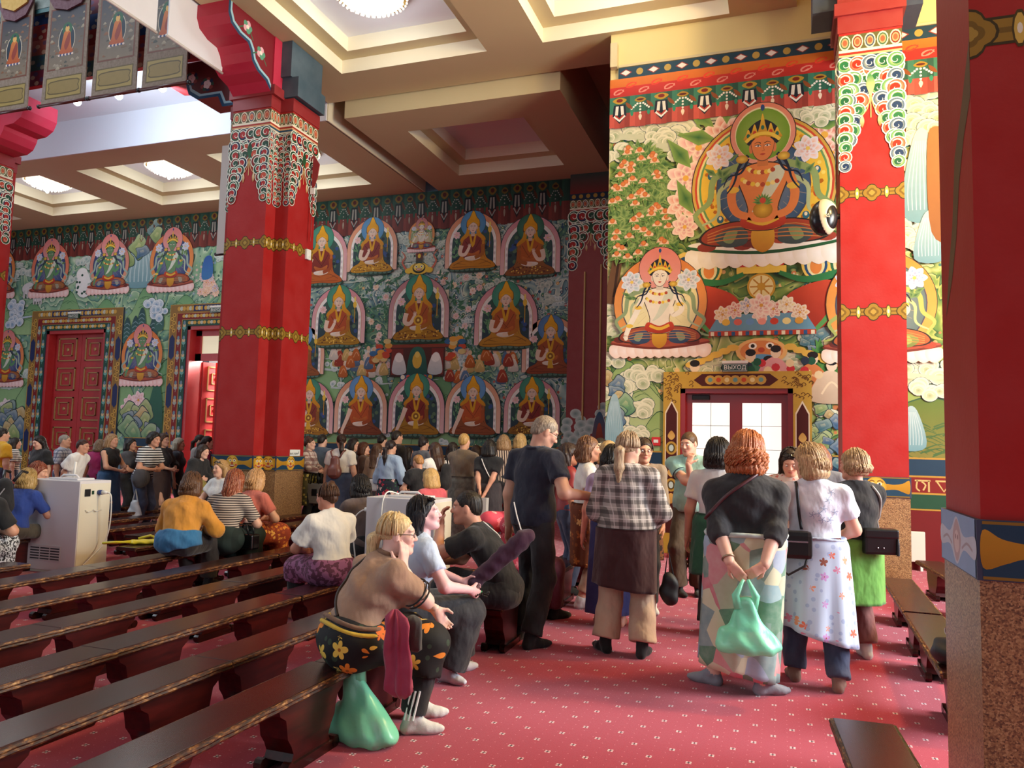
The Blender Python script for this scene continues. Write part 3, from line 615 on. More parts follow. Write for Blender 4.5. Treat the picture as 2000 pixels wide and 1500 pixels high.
def deity(P, x, z, h, skin='#5f8f60', halo='#d88078', ring='#d87a38', inner='#2a3f78', robe='#9a5030', leg='#34508a', base='#e8b8b4', scarf='#86a878', rich=1.0, med=False, vase=False, ringpat=None, halo_in=None, fl=1, flower='#7aa0d0'):
    P.tr(x, z, h * fl, h)
    P.ell(0, .44, .405, .42, '#3a2a28', n=40); P.ell(0, .44, .4, .415, ring, n=40, c2=mixc(ring, '#f0d080', .3)); 
    if ringpat:
        for k, cc in enumerate(('#c84a30', '#e8d890', '#6a9a5a', '#e8c040')): P.ell(0, .44, .385 - .012 * k, .4 - .012 * k, cc, n=40)
        for i in range(90): q = rnd.uniform(0, 6.28); rr = rnd.uniform(.265, .33); P.ell(rr * math.cos(q), .44 + rr * 1.04 * math.sin(q), .012, .012, ('#d89020', '#f0d868', '#b86a18')[i % 3], n=6)
        for i in range(14): q = .2 + i * .45; P.ell(.3 * math.cos(q), .44 + .312 * math.sin(q), .02, .024, ('#2a6a80', '#c84a28')[i % 2], n=10); P.ell(.3 * math.cos(q), .447 + .312 * math.sin(q), .009, .012, '#e8e0c0', n=8)
    P.ell(0, .43, .335 if not ringpat else .262, .35 if not ringpat else .28, '#4a4a5a', n=36); P.ell(0, .43, .325 if not ringpat else .255, .34 if not ringpat else .272, mixc(inner, '#ffffff', .18), n=36, ce=inner)
    for i in range(26): q = i * .2416; P.stroke([(.15 * math.cos(q), .43 + .15 * math.sin(q)), (.25 * math.cos(q), .43 + .26 * math.sin(q))], .004, mixc(inner, '#c8b890', .45), sm=False)
    P.ell(0, .745, .185, .19, '#3a2a28', n=32); P.ell(0, .745, .18, .185, halo, n=32, c2=mixc(halo, '#ffffff', .15))
    if halo_in: P.ell(0, .745, .155, .16, '#e8e0b0', n=32); P.ell(0, .74, .15, .155, mixc(halo_in, '#d0e080', .4), n=32, ce=halo_in)
    for sg in (-1, 1):                    # scarves, flowers
        P.stroke([(sg * .13, .56), (sg * .27, .5), (sg * .3, .36), (sg * .38, .28), (sg * .33, .18), (sg * .42, .14)], .045, scarf, 6, .015); P.stroke([(sg * .12, .5), (sg * .24, .42), (sg * .25, .28), (sg * .34, .22)], .03, mixc(scarf, '#e0e8c0', .35), 6, .012)
        for i in range(7): leaf(P, sg * (.22 + rnd.uniform(-.03, .05)), .52 + rnd.uniform(-.06, .1), .09, rnd.uniform(0, 3.1), '#2c5a3c', '#7a9c5a')
        lotus(P, sg * .245, .63, .065 * rich, flower, '#e8eaf0', '#e8c860')
    for i in range(11):                  # lotus throne
        a = (i - 5) * .075; P.fan(spline([(a - .05, .07), (a - .06, .0), (a, -.045), (a + .06, .0), (a + .05, .07)], 4), mixc(base, '#ffffff', .5), base)
    P.spl([(-.42, .08), (0, .03), (.42, .08), (.3, .115), (0, .12), (-.3, .115)], '#2f6a3c' if med else '#8a3a2c', '#1c4a2c' if med else '#6a2a20'); 
    P.spl([(-.41, .095), (0, .05), (.41, .095), (.3, .125), (0, .13), (-.3, .125)], '#f0ece0' if med else '#a8503a')
    for i in range(12): a = rnd.uniform(-.36, .36); P.ell(a, .1 + rnd.uniform(-.015, .03), .055, .028, ('#8a3426', '#a44430', '#6a2a24')[i % 3], n=12)
    for sg in (-1, 1):
        P.spl([(0, .2), (sg * .14, .235), (sg * .3, .2), (sg * .36, .13), (sg * .28, .09), (sg * .1, .1)], '#2a2220'); P.spl([(0, .2), (sg * .14, .228), (sg * .29, .195), (sg * .345, .133), (sg * .27, .097), (sg * .1, .105)], robe, mixc(robe, '#401810', .35))
        P.spl([(sg * .1, .19), (sg * .22, .18), (sg * .27, .13), (sg * .2, .08), (sg * .09, .1)], leg, mixc(leg, '#101820', .35)); P.spl([(sg * .14, .175), (sg * .2, .17), (sg * .22, .12), (sg * .17, .105)], mixc(scarf, leg, .3))
        for k in range(4): P.stroke([(sg * .04, .19 - k * .02), (sg * .18, .2 - k * .024), (sg * .31, .16 - k * .015)], .006, mixc(robe, '#e0b060', .4), 3)
    P.spl([(-.05, .19), (.05, .19), (.06, .09), (0, .04), (-.06, .09)], '#d8a838', '#b87a20')
    # torso
    P.spl([(-.1, .18), (-.085, .3), (-.14, .46), (-.155, .52), (-.06, .57), (.06, .57), (.155, .52), (.14, .46), (.085, .3), (.1, .18)], '#3a2a20'); P.spl([(-.095, .185), (-.08, .3), (-.133, .46), (-.147, .515), (-.06, .563), (.06, .563), (.147, .515), (.133, .46), (.08, .3), (.095, .185)], skin, mixc(skin, '#a06a40', .15))
    P.spl([(-.1, .27), (0, .235), (.1, .27), (.12, .2), (0, .17), (-.12, .2)], '#c8452c', '#a03020'); P.spl([(.06, .54), (.12, .5), (.02, .33), (-.06, .28), (-.02, .35)], mixc(scarf, '#f0f0e0', .6))
    P.stroke([(-.085, .24), (0, .21), (.085, .24)], .026, '#e0b23c')
    if med or vase:
        for sg in (-1, 1): P.stroke([(sg * .14, .5), (sg * .175, .38), (sg * .14, .28), (sg * .03, .245)], .055, skin, 6, .04); P.ell(sg * .165, .42, .036, .02, '#e8c048', n=10)
        P.ell(0, .245, .07, .03, skin, n=12); P.ell(0, .29, .055, .05, '#e0b840', n=14, ce='#a87820')
        for i in range(10): leaf(P, 0, .33, .06, i * .33, '#2a5a34', '#78a050')
        P.ell(0, .345, .018, .018, '#c84a38', n=8)
    else:
        P.stroke([(-.14, .5), (-.2, .36), (-.26, .24), (-.29, .16)], .055, skin, 6, .04); hand(P, -.29, .13, .035, skin)
        P.stroke([(.14, .5), (.19, .38), (.12, .33), (.1, .4)], .052, skin, 6, .036); hand(P, .1, .42, .033, skin)
        for q in ((-.185, .4), (.175, .42), (-.26, .24)): P.ell(q[0], q[1], .032, .018, '#e8c048', n=10)
    P.rect(-.03, .55, .03, .62, mixc(skin, '#7a4a30', .25))
    for r_, v in ((.07, .525), (.1, .47)):
        for i in range(9): a = math.pi * (1.12 + .095 * i * .8); P.ell(r_ * 1.2 * math.cos(a), v + .03 + r_ * .6 * math.sin(a), .014, .014, ('#e8c440', '#f4e08c', '#b04a30')[i % 3], n=8)
    for sg in (-1, 1):                    # hair locks and shoulder ornaments
        P.stroke([(sg * .08, .62), (sg * .13, .56), (sg * .16, .46), (sg * .2, .4)], .022, '#16243e', 5, .006); P.stroke([(sg * .08, .6), (sg * .12, .52), (sg * .19, .5), (sg * .22, .44)], .016, '#16243e', 5, .005); P.ell(sg * .115, .6, .035, .025, '#e8c858', n=12, ce='#b88a28')
    P.spl([(-.08, .68), (-.085, .77), (0, .83), (.085, .77), (.08, .68)], '#1a2030'); face(P, 0, .665, .07, skin, lips='#b84838')
    for i, a in enumerate((-.08, -.045, 0, .045, .08)):     # crown
        hh = (.06, .08, .13, .08, .06)[i]; b_ = .735 - abs(a) * .25; P.spl([(a - .026, b_), (a - .014, b_ + hh * .5), (a, b_ + hh), (a + .014, b_ + hh * .5), (a + .026, b_)], '#e8c040', '#c08a20'); P.ell(a, b_ + hh * .35, .01, .014, ('#2a6a5a', '#c8402c')[i % 2], n=8)
    P.stroke([(-.095, .7), (-.05, .735), (0, .745), (.05, .735), (.095, .7)], .02, '#e8c84c'); P.ell(0, .9, .012, .02, '#2a4a80', n=8)
def hill(P, pts, c, c2, edge='#2f5a3c', strokes=6):
    P.tr(0, 0); P.poly(spline(pts, 5), '#33583c'); cx = sum(p[0] for p in pts) / len(pts); cy_ = sum(p[1] for p in pts) / len(pts)
    P.poly(spline([(cx + (p[0] - cx) * .975, cy_ + (p[1] - cy_) * .97) for p in pts], 5), c, c2)
    top = max(p[1] for p in pts); lo = min(p[1] for p in pts); wd = max(p[0] for p in pts) - min(p[0] for p in pts)
    for i in range(strokes):
        u = cx + rnd.uniform(-.25, .25) * wd; v = lo + (top - lo) * rnd.uniform(.3, .8); P.stroke([(u - wd * .1, v - (top - lo) * .06), (u, v), (u + wd * .1, v - (top - lo) * .08)], wd * .012, mixc(c, edge, .6), 3, wd * .003)
def rock(P, x, y, w_, h_, n=5):
    P.tr(0, 0); k = max(4, int(n * 2.2))
    for i in range(k):
        v = 1 - i / k; u = x + rnd.uniform(-.5, .5) * w_ * (1 - .45 * v); z = y + v * h_ * .9; r = w_ * rnd.uniform(.2, .32); a = rnd.uniform(0, 6)
        B = [(u + r * (.8 + .25 * math.sin(3 * q + a)) * math.cos(q), z + r * (.75 + .3 * math.sin(2 * q + a)) * math.sin(q)) for q in (0, .8, 1.6, 2.4, 3.2, 4, 4.8, 5.6)]
        f = lambda t: [(u + (p[0] - u) * t, z + (p[1] - z) * t) for p in B]
        c_ = ('#3f7a8a', '#5f9a6a', '#3a6a94', '#8aa860', '#b89a5c')[(i * 3 + int(a)) % 5]
        P.spl(B, '#24404a'); P.spl(f(.92), mixc(c_, '#e8ecc8', .35), mixc(c_, '#10283a', .25), 4); P.spl(f(.62), mixc(c_, '#f0ecc0', .2), mixc(c_, '#183048', .3), 4); P.spl(f(.3), mixc(c_, '#e8e0b0', .5), c_, 3)
def water(P, x, y, w_, h_):
    P.tr(0, 0); P.spl([(x - w_ * .2, y + h_), (x + w_ * .2, y + h_), (x + w_ * .5, y), (x - w_ * .5, y)], '#a4c0c4', '#6a98a4')
    for i in range(8): u = x + (i / 7 - .5) * w_ * .7; P.stroke([(x + (u - x) * .4, y + h_ * .95), (u, y + h_ * .4), (u * 1.0, y + h_ * .05)], w_ * .025, '#b4ccd0', 3)
def frieze(P, x0, x1, zt, zb, period, dim=1.0):
    P.tr(0, 0); h = zt - zb; n = int((x1 - x0) / (period / 2)) + 1
    for i in range(n):                       # pleats: green above, coral below
        a, b = x0 + i * period / 2, min(x1, x0 + (i + 1) * period / 2)
        if b <= a: break
        for k in range(4):
            u0, u1 = a + (b - a) * k / 4, a + (b - a) * (k + 1) / 4; q = (0, .25, .42, .6)[k]
            P.rect(u0, zb + h * .42, u1, zt, mixc('#3a7a60', '#0f2c28', q)); P.rect(u0, zb - h * .03 * math.sin(k), u1, zb + h * .45, mixc('#c8584a', '#5a1a18', q))
    for i in range(int((x1 - x0) / period) + 1):
        x = x0 + (i + .25) * period; x2 = x + period / 2; s = period
        if x + s * .2 < x1:
            P.spl([(x - s * .17, zt - h * .12), (x, zt - h * .02), (x + s * .17, zt - h * .12), (x, zt - h * .24)], '#b8922e'); P.ell(x, zt - h * .12, s * .08, h * .06, '#7a2018', n=10)
            P.poly([(x - s * .14, zt - h * .26), (x + s * .14, zt - h * .26), (x + s * .17, zt - h * .62), (x, zt - h * .88), (x - s * .17, zt - h * .62)], '#14202e')
            for sg in (-1, 1): P.poly([(x + sg * s * .02, zt - h * .3), (x + sg * s * .09, zt - h * .3), (x + sg * s * .11, zt - h * .58), (x + sg * s * .04, zt - h * .6)], '#e4e2d2')
            P.stroke([(x - s * .13, zt - h * .62), (x, zt - h * .78), (x + s * .13, zt - h * .62)], s * .06, '#f0ece0', sm=False); P.stroke([(x - s * .1, zt - h * .6), (x, zt - h * .72), (x + s * .1, zt - h * .6)], s * .04, '#b03a2a', sm=False)
        if x2 + s * .15 < x1:
            P.spl([(x2 - s * .14, zt - h * .16), (x2, zt - h * .06), (x2 + s * .14, zt - h * .16), (x2, zt - h * .24)], '#a8842c'); P.ell(x2, zt - h * .15, s * .09, h * .035, '#5a1c18', n=10)
            for sg in (-1, 0, 1):
                for k in range(4): P.ell(x2 + sg * s * (.07 + .045 * k), zt - h * (.28 + .1 * k - .05 * abs(sg) * k), s * .026, s * .026, '#f2efe2', n=8)
                P.spl([(x2 + sg * s * .2, zt - h * .5 - h * .12 * (sg == 0)), (x2 + sg * s * .2 - s * .04, zt - h * .58 - h * .12 * (sg == 0)), (x2 + sg * s * .2, zt - h * .68 - h * .15 * (sg == 0)), (x2 + sg * s * .2 + s * .04, zt - h * .58 - h * .12 * (sg == 0))], '#2f8a68' if sg else '#f0dcc0')
    for i in range(int((x1 - x0) / period) * 2):
        x = x0 + (i + 1) * period / 2; P.spl([(x - period * .1, zt - h * .2), (x + period * .02, zt - h * .3), (x + period * .06, zt - h * .44), (x - period * .06, zt - h * .36)], '#8a4a24')
# ---- far wall
def z5(x, y): return at(560 + x * .32, 380 + y * .32, YB)
def z4(x, y): return at(x * .32, 420 + y * .32, YB)
def back_ground(P):
    P.tr(0, 0)
    for i in range(5): u = -11.3 + i * .85; hill(P, [(u - .7, 1.2), (u - .4, 2.4 + rnd.random()), (u, 3 + rnd.random() * 1.2), (u + .5, 2.3), (u + .8, 1.2)], '#4f8058', '#8fb884')
    for i, (u, v, s) in enumerate([(-25 + k * 1.1, 2.6 + 1.6 * ((k * 7) % 5) / 5, 1.1 + .3 * (k % 3)) for k in range(0, 13, 2)]):
        hill(P, [(u - s, v - 1.3), (u - s * .6, v - .2), (u, v + .9), (u + s * .55, v + .1), (u + s, v - 1.3)], '#5f9868', '#93bc84', strokes=9)
    for i in range(9): u = -24.5 + i * 1.45; hill(P, [(u - 1, 4.6), (u - .5, 5.1), (u, 5.55 + .3 * (i % 2)), (u + .6, 5.0), (u + 1, 4.6)], '#6aa070', '#a0c48c', strokes=8)
def back_clouds(P):
    P.tr(0, 0)
    for i in range(260):
        u = rnd.uniform(-11.3, -4.9); v = rnd.choice((rnd.uniform(5.7, 6.85), rnd.uniform(1.4, 6.8)))
        cloud(P, u, v, rnd.uniform(.11, .23), *(('#7f9a92', '#cfd8ca') if v > 5 else ('#7fa4ac', '#dbe6e2')), n=6)
    for i in range(80):
        u = rnd.uniform(-25, -11.7); v = rnd.choice((rnd.uniform(6.2, 6.85), rnd.uniform(1.5, 6.8))); cloud(P, u, v, rnd.uniform(.16, .32), '#88aaa8', '#d2ddd4', n=7)
    for i in range(150):                    # leaves and small figures between the thrones
        q = z5(rnd.uniform(480, 1180), rnd.uniform(480, 1120))
        if i % 3: [leaf(P, q.x + rnd.uniform(-.1, .1), q.z, .17, rnd.uniform(0, 6.28), '#1f5040', '#4f8460') for _ in range(4)]
        else: lotus(P, q.x, q.z, .09, rnd.choice(('#d89aa0', '#e8c8b0', '#c8503a', '#e0b040')), '#f0e4dc')
    for i in range(46):                     # small monks and animals in the lower band
        q = z5(rnd.choice((rnd.uniform(230, 600), rnd.uniform(900, 1420))), rnd.uniform(960, 1110)); s = .17; P.tr(q.x, q.z, s, s)
        c_ = rnd.choice(('#a83a20', '#c86a24', '#d8b870', '#5a7aa0', '#e8e0d4')); P.spl([(-.7, -1), (-.5, .3), (0, .8), (.5, .3), (.8, -1)], c_, mixc(c_, '#200808', .4)); P.stroke([(-.4, -.6), (.1, .2), (.5, -.4)], .12, mixc(c_, '#f0d0a0', .4)); P.ell(0, 1.05, .32, .36, '#e0c0a0', n=10)
    P.tr(0, 0)
def scroll_mat(name, pal, pal2, scale, bands, dots):
    """painted cloud scrolls and foliage: contour bands of a twisted noise, with small leaves strewn over"""
    m, n = newmat(name); v = n.coord(); nz = n.noise(v, scale, 2, .45); nz.inputs['Distortion'].default_value = 1.6; f = n.math('FRACT', n.math('MULTIPLY', nz.outputs['Fac'], bands)); big = n.noise(v, .9, 2)
    st = lambda p: [(0, p[0]), (.07, p[1]), (.3, p[2]), (.8, p[3]), (1, p[0])]
    k = n.ramp(big.outputs['Fac'], [(.44, '#000000'), (.56, '#ffffff')]); c = n.mix(k, n.ramp(f, st(pal)), n.ramp(f, st(pal2)))
    d = n.vor(v, 7.5); c = n.mix(n.math('LESS_THAN', d.outputs['Distance'], .30), c, n.ramp(n.sep(d.outputs['Color'])[0], [(i / len(dots), q) for i, q in enumerate(dots)], 'CONSTANT')); c = n.mix(n.math('LESS_THAN', d.outputs['Distance'], .12), c, '#d8c8a8')
    n.base(c); n.b.inputs['Roughness'].default_value = .55; n.b.inputs['Specular IOR Level'].default_value = .3; return m
s1 = scroll_mat('mural_scroll_blue', ('#2c4c58', '#d4d8c8', '#a8bcb4', '#6f929a'), ('#24443c', '#9ab48c', '#5f8a6a', '#3f6a68'), 1.5, 9, ('#2a5a48', '#3f7a58', '#b0584c', '#274a68', '#4f8a68', '#c8a060'))
s2 = scroll_mat('mural_scroll_sage', ('#3a6a5c', '#c8d8c0', '#9cbc9c', '#7aa48c'), ('#3a6058', '#a4c49c', '#84ac84', '#5f9080'), .9, 7, ('#4f8a68', '#6fa07a', '#7a9cae', '#3f6a58', '#8ab08a', '#c8b8b0'))
s3 = scroll_mat('mural_scroll_leaf', ('#3a5a30', '#dcd8a0', '#b4b878', '#8a9a54'), ('#285030', '#a8b060', '#7a9444', '#587c40'), 1.3, 8, ('#4f8240', '#7fa04c', '#c87a48', '#3a6a60', '#a8b060', '#e0b878'))
mural(lambda P: P.rect(-11.8, .9, -4.6, 6.95, '#fff'), 'mural_ground', wallB, YB - .002, m=s1); mural(lambda P: P.rect(-27, .9, -11.8, 6.95, '#fff'), 'mural_ground', wallB, YB - .002, m=s2)
mural(back_ground, 'mural_background', wallB, YB - .003)
mural(back_clouds, 'mural_background', wallB, YB - .012)
for k, (hx_, hy, by, halo, oc, robe, body, low, item, pat) in enumerate([
    (215, 280, 560, '#3a8a70', '#d08a94', '#b85a1c', '#7a2418', True, 0, 0), (525, 225, 490, '#4f8aba', '#d88a5c', '#c08a1c', '#7a2c28', False, 0, 1), (1140, 190, 470, '#4f8aba', '#d88a5c', '#c07c14', '#7a2c28', False, 0, 0),
    (1490, 215, 510, '#2f6a50', '#d08a94', '#8a5020', '#b05a18', False, 0, 1), (318, 645, 935, '#3a8a70', '#d08a94', '#a87c14', '#a8481c', False, 0, 1), (1340, 630, 945, '#3a8a70', '#d08a94', '#b8801c', '#a85420', False, 0, 0),
    (1615, 825, 1110, '#4f7ab0', '#d8946c', '#8a3a18', '#9a4a1c', False, 1, 0), (95, 870, 1120, '#5f92c8', '#d8946c', '#8a4a1c', '#a8541c', False, 0, 0), (140, 1210, 1480, '#3a8a70', '#d08a94', '#a07018', '#7a3020', False, 1, 1),
    (455, 1195, 1480, '#5f92c8', '#d8946c', '#7a3818', '#b8541c', True, 0, 0), (795, 1185, 1480, '#3a8a70', '#d08a94', '#a07014', '#7a2018', True, 1, 0), (1140, 1195, 1480, '#5f92c8', '#d8946c', '#8a4420', '#b8541c', True, 0, 0), (1500, 1200, 1480, '#3a8a70', '#d08a94', '#8a6018', '#7a2420', False, 0, 1)]):
    a_, b_ = z5(hx_, hy), z5(hx_ - 5, by); h_ = (a_.z - b_.z) / .70
    mural(monk, 'painted_monk', wallB, YB - (.058 if k > 7 else .05), b_.x if abs(a_.x - b_.x) < .3 else a_.x, b_.z, h_, halo, oc, robe, body, fl=-1 if k in (3,) else 1, low=low, item=item, pat=pat)
a_, b_ = z5(810, 590), z5(805, 905)
def throne(P):
    x, z = b_.x, b_.z; P.tr(x, z, 1, 1)
    P.rect(-.75, -.85, .75, .05, '#5a2a20', '#3a2018'); P.rect(-.95, -.04, .95, .08, '#2f5a3a'); P.rect(-.9, -.12, .9, -.04, '#8a3a24')
    for sg in (-1, 1):
        P.rect(sg * .55 - .16, -.8, sg * .55 + .16, -.15, '#7a2a20'); P.spl([(sg * .3, -.75), (sg * .42, -.3), (sg * .6, -.3), (sg * .68, -.75)], '#e8e4dc', '#b8c0c4'); P.ell(sg * .5, -.38, .12, .11, '#f2efe8', n=12)
        for i in range(14): P.ell(sg * rnd.uniform(.75, 1.25), rnd.uniform(-.5, .1), .11, .07, ('#e0a040', '#c84a2c', '#3a6a9a', '#d8c080')[i % 4], n=10)
    P.spl([(-.25, -.85), (-.2, -.25), (0, -.1), (.2, -.25), (.25, -.85)], '#2f6a58', '#1c4a44'); P.ell(0, -.45, .13, .2, '#d8b040', n=14); P.ell(0, -.3, .07, .08, '#e8c860', n=12)
    P.rect(-.45, -1.0, .45, -.8, '#2a5a80'); P.rect(-.5, -1.05, .5, -.98, '#d8a838'); 
    for i in range(6): P.ell(-.38 + i * .15, -.86, .06, .06, ('#e8e0c8', '#c8503a', '#d8b040')[i % 3], n=10)
    P.rect(.35, .3, .8, 1.3, '#d8d0b4'); P.rect(.42, .38, .73, 1.22, '#4a4640')
mural(throne, 'painted_throne', wallB, YB - .05)
mural(monk, 'painted_monk', wallB, YB - .064, b_.x, b_.z, (a_.z - b_.z) / .70, '#2f8a70', '#b87a80', '#a8760f', '#a85418', item=1, pat=True)
q = z5(825, 345); mural(deity, 'painted_deity', wallB, YB - .05, q.x, q.z, (z5(825, 190).z - q.z) / .72, '#e8e0d0', '#b8706a', '#d8884c', '#c8b890', '#8a4a3a')
def guardian(P):
    q = z5(812, 455); P.tr(q.x, q.z, .36, .36); P.ell(0, 0, .75, .42, '#e8c23c', n=20); P.ell(0, .05, .5, .38, '#2a2a20', n=16); P.ell(0, .1, .42, .28, '#f0d860', n=16)
    for sg in (-1, 1): P.ell(sg * .2, .15, .1, .08, '#f4f0e0', n=10); P.ell(sg * .2, .15, .05, .05, '#101010', n=8); P.ell(sg * .8, -.12, .28, .2, '#e8c23c', n=12); P.stroke([(sg * 1.0, .0), (sg * 1.3, .5), (sg * 1.1, .9), (sg * 1.4, 1.3)], .16, '#c86a54', 5, .05)
    P.ell(0, -.05, .22, .1, '#b03a2a', n=12); P.rect(-.15, -.06, .15, 0, '#f4f0e0'); P.rect(-.25, .4, .25, 1.1, '#7a2018', '#2a4a40'); P.ell(0, .9, .12, .16, '#e8c23c', n=12)
mural(guardian, 'painted_guardian', wallB, YB - .05)
for k, (x, hy, by, ring) in enumerate([(322, 225, 500, '#d86a5c'), (682, 200, 480, '#c87a78'), (1062, 165, 465, '#d8783c'), (55, 780, 1045, '#d8784c'), (880, 750, 1040, '#d87838'), (5, 255, 510, '#d8783c')]):
    a_, b_ = z4(x, hy), z4(x, by); mural(deity, 'painted_deity', wallB, YB - .05, a_.x, b_.z + .05, (a_.z - b_.z) / .74, '#5c9468', '#d8807c', ring, '#2a3f78', ('#9a5a30', '#a85a3a', '#a84a30')[k % 3], ('#8a5a4a', '#34508a')[k % 2], '#eac0bc', '#9ab4a8')
def green_extras(P):
    q = z4(860, 420); water(P, q.x, q.z, 1.5, 1.1); P.tr(0, 0)
    q = z4(870, 250); rock(P, q.x, q.z - .2, 1.3, 1.9, 5)
    for (x, y, s) in ((185, 450, .5), (235, 505, .35)):
        q = z4(x, y); P.tr(q.x, q.z, s, s); P.ell(0, 0, .6, .38, '#d8dadc', n=16); P.ell(.6, .1, .25, .22, '#e2e4e4', n=12); P.stroke([(.8, .05), (.9, -.3)], .1, '#d0d2d2'); [P.rect(d - .08, -.6, d + .08, -.1, '#c8cacc') for d in (-.4, -.1, .2, .45)]
    q = z4(520, 430); P.tr(q.x, q.z, .75, .75); P.ell(0, 0, .45, .5, '#e8ecec', n=16); P.ell(-.15, .45, .3, .26, '#eef0f0', n=14)
    for i in range(16): P.ell(rnd.uniform(-.4, .4), rnd.uniform(-.4, .6), .06, .05, '#1c4a3c', n=8)
    for (x, y) in ((780, 700), (870, 640), (830, 690), (940, 700), (980, 620)): q = z4(x, y); P.tr(q.x, q.z, .5, .6); P.spl([(-.3, -.6), (-.25, .2), (0, .6), (.25, .2), (.3, -.6)], '#2a4a50', '#3a6a60'); [P.stroke([(-.2, -.4 + .2 * i), (0, -.3 + .2 * i), (.2, -.4 + .2 * i)], .04, '#7a9aa0') for i in range(4)]
    for (x, y, c_) in ((800, 1150, '#e8a8b0'), (850, 1130, '#e8b8bc'), (780, 1190, '#d88a98'), (40, 1170, '#c8d4d0')): q = z4(x, y); P.tr(0, 0); lotus(P, q.x, q.z, .26, c_, '#f4e4e4')
    q = z4(950, 1250); P.tr(q.x, q.z, 1, 1); P.spl([(-.2, -.7), (-.28, .2), (0, 1.2), (.25, .3), (.2, -.7)], '#2f6a54', '#245044'); q = z4(830, 1280); rock(P, q.x, q.z - .3, 1.3, .8, 6); q = z4(60, 1240); rock(P, q.x, q.z - .5, 1.3, .9, 5)
    q = z4(1270, 430)
    for i in range(16): lotus(P, q.x + rnd.uniform(-.4, .4), q.z + rnd.uniform(-.3, .25), .12, rnd.choice(('#d86a5c', '#4a6ab8', '#e0a060', '#d8889a')), '#f0dcc8')
    P.tr(q.x, q.z, 1, 1); P.spl([(-.2, .2), (-.15, .75), (.1, .8), (.15, .25)], '#2f5aa8', '#3a78b0')
    for i, (x, y) in enumerate(((120, 600), (90, 660), (100, 560), (960, 600), (930, 560))): q = z4(x, y); cloud(P, q.x, q.z, .35, '#6a9ac0', '#dbe8ee', n=8)
mural(green_extras, 'mural_background', wallB, YB - .032)
def shaded_frieze(P): frieze(P, -26, -4.65, 7.86, 6.9, .64); P.C = [tuple(v * .34 for v in c) for c in P.C]  # the ceiling slab's shade on the far frieze is put into its colours
mural(shaded_frieze, 'painted_frieze', wallB, YB - .034)
# ---- right wall
def A_(x, y): return at(x, y, YA)
def ra_ground(P):
    P.tr(0, 0)
    rows = [((1215, 860), .9, 1.3), ((1250, 800), .8, 1.2), ((1225, 760), .7, .9), ((1290, 860), .6, .9), ((1180, 800), .5, 1.0)]
    for i, (p, w_, h_) in enumerate(rows): q = A_(*p); hill(P, [(q.x - w_, q.z - h_ * .6), (q.x - w_ * .5, q.z + h_ * .1), (q.x, q.z + h_ * .5), (q.x + w_ * .5, q.z + h_ * .05), (q.x + w_, q.z - h_ * .6)], '#8fae66', '#b4c48a', strokes=10)
    q = A_(1790, 700); hill(P, [(q.x - .8, q.z - 1.6), (q.x - .4, q.z - .4), (q.x, q.z), (q.x + .5, q.z - .4), (q.x + .9, q.z - 1.6)], '#7f9a4c', '#a8b468')
    q = A_(1800, 300); hill(P, [(q.x - .7, q.z - .6), (q.x - .2, q.z - .05), (q.x + .3, q.z + .1), (q.x + .9, q.z - .5)], '#8fae40', '#b8c860')
    q = A_(1800, 840); hill(P, [(q.x - .9, q.z - .7), (q.x - .3, q.z + .3), (q.x + .4, q.z + .35), (q.x + .9, q.z - .7)], '#5a7430', '#8a7a3c', strokes=40)
    P.tr(0, 0)
mural(lambda P: P.rect(XA + .01, 1.5, 6.9, 6.8, '#fff'), 'mural_ground', wallA, YA - .002, m=s3)
mural(ra_ground, 'mural_background', wallA, YA - .003)
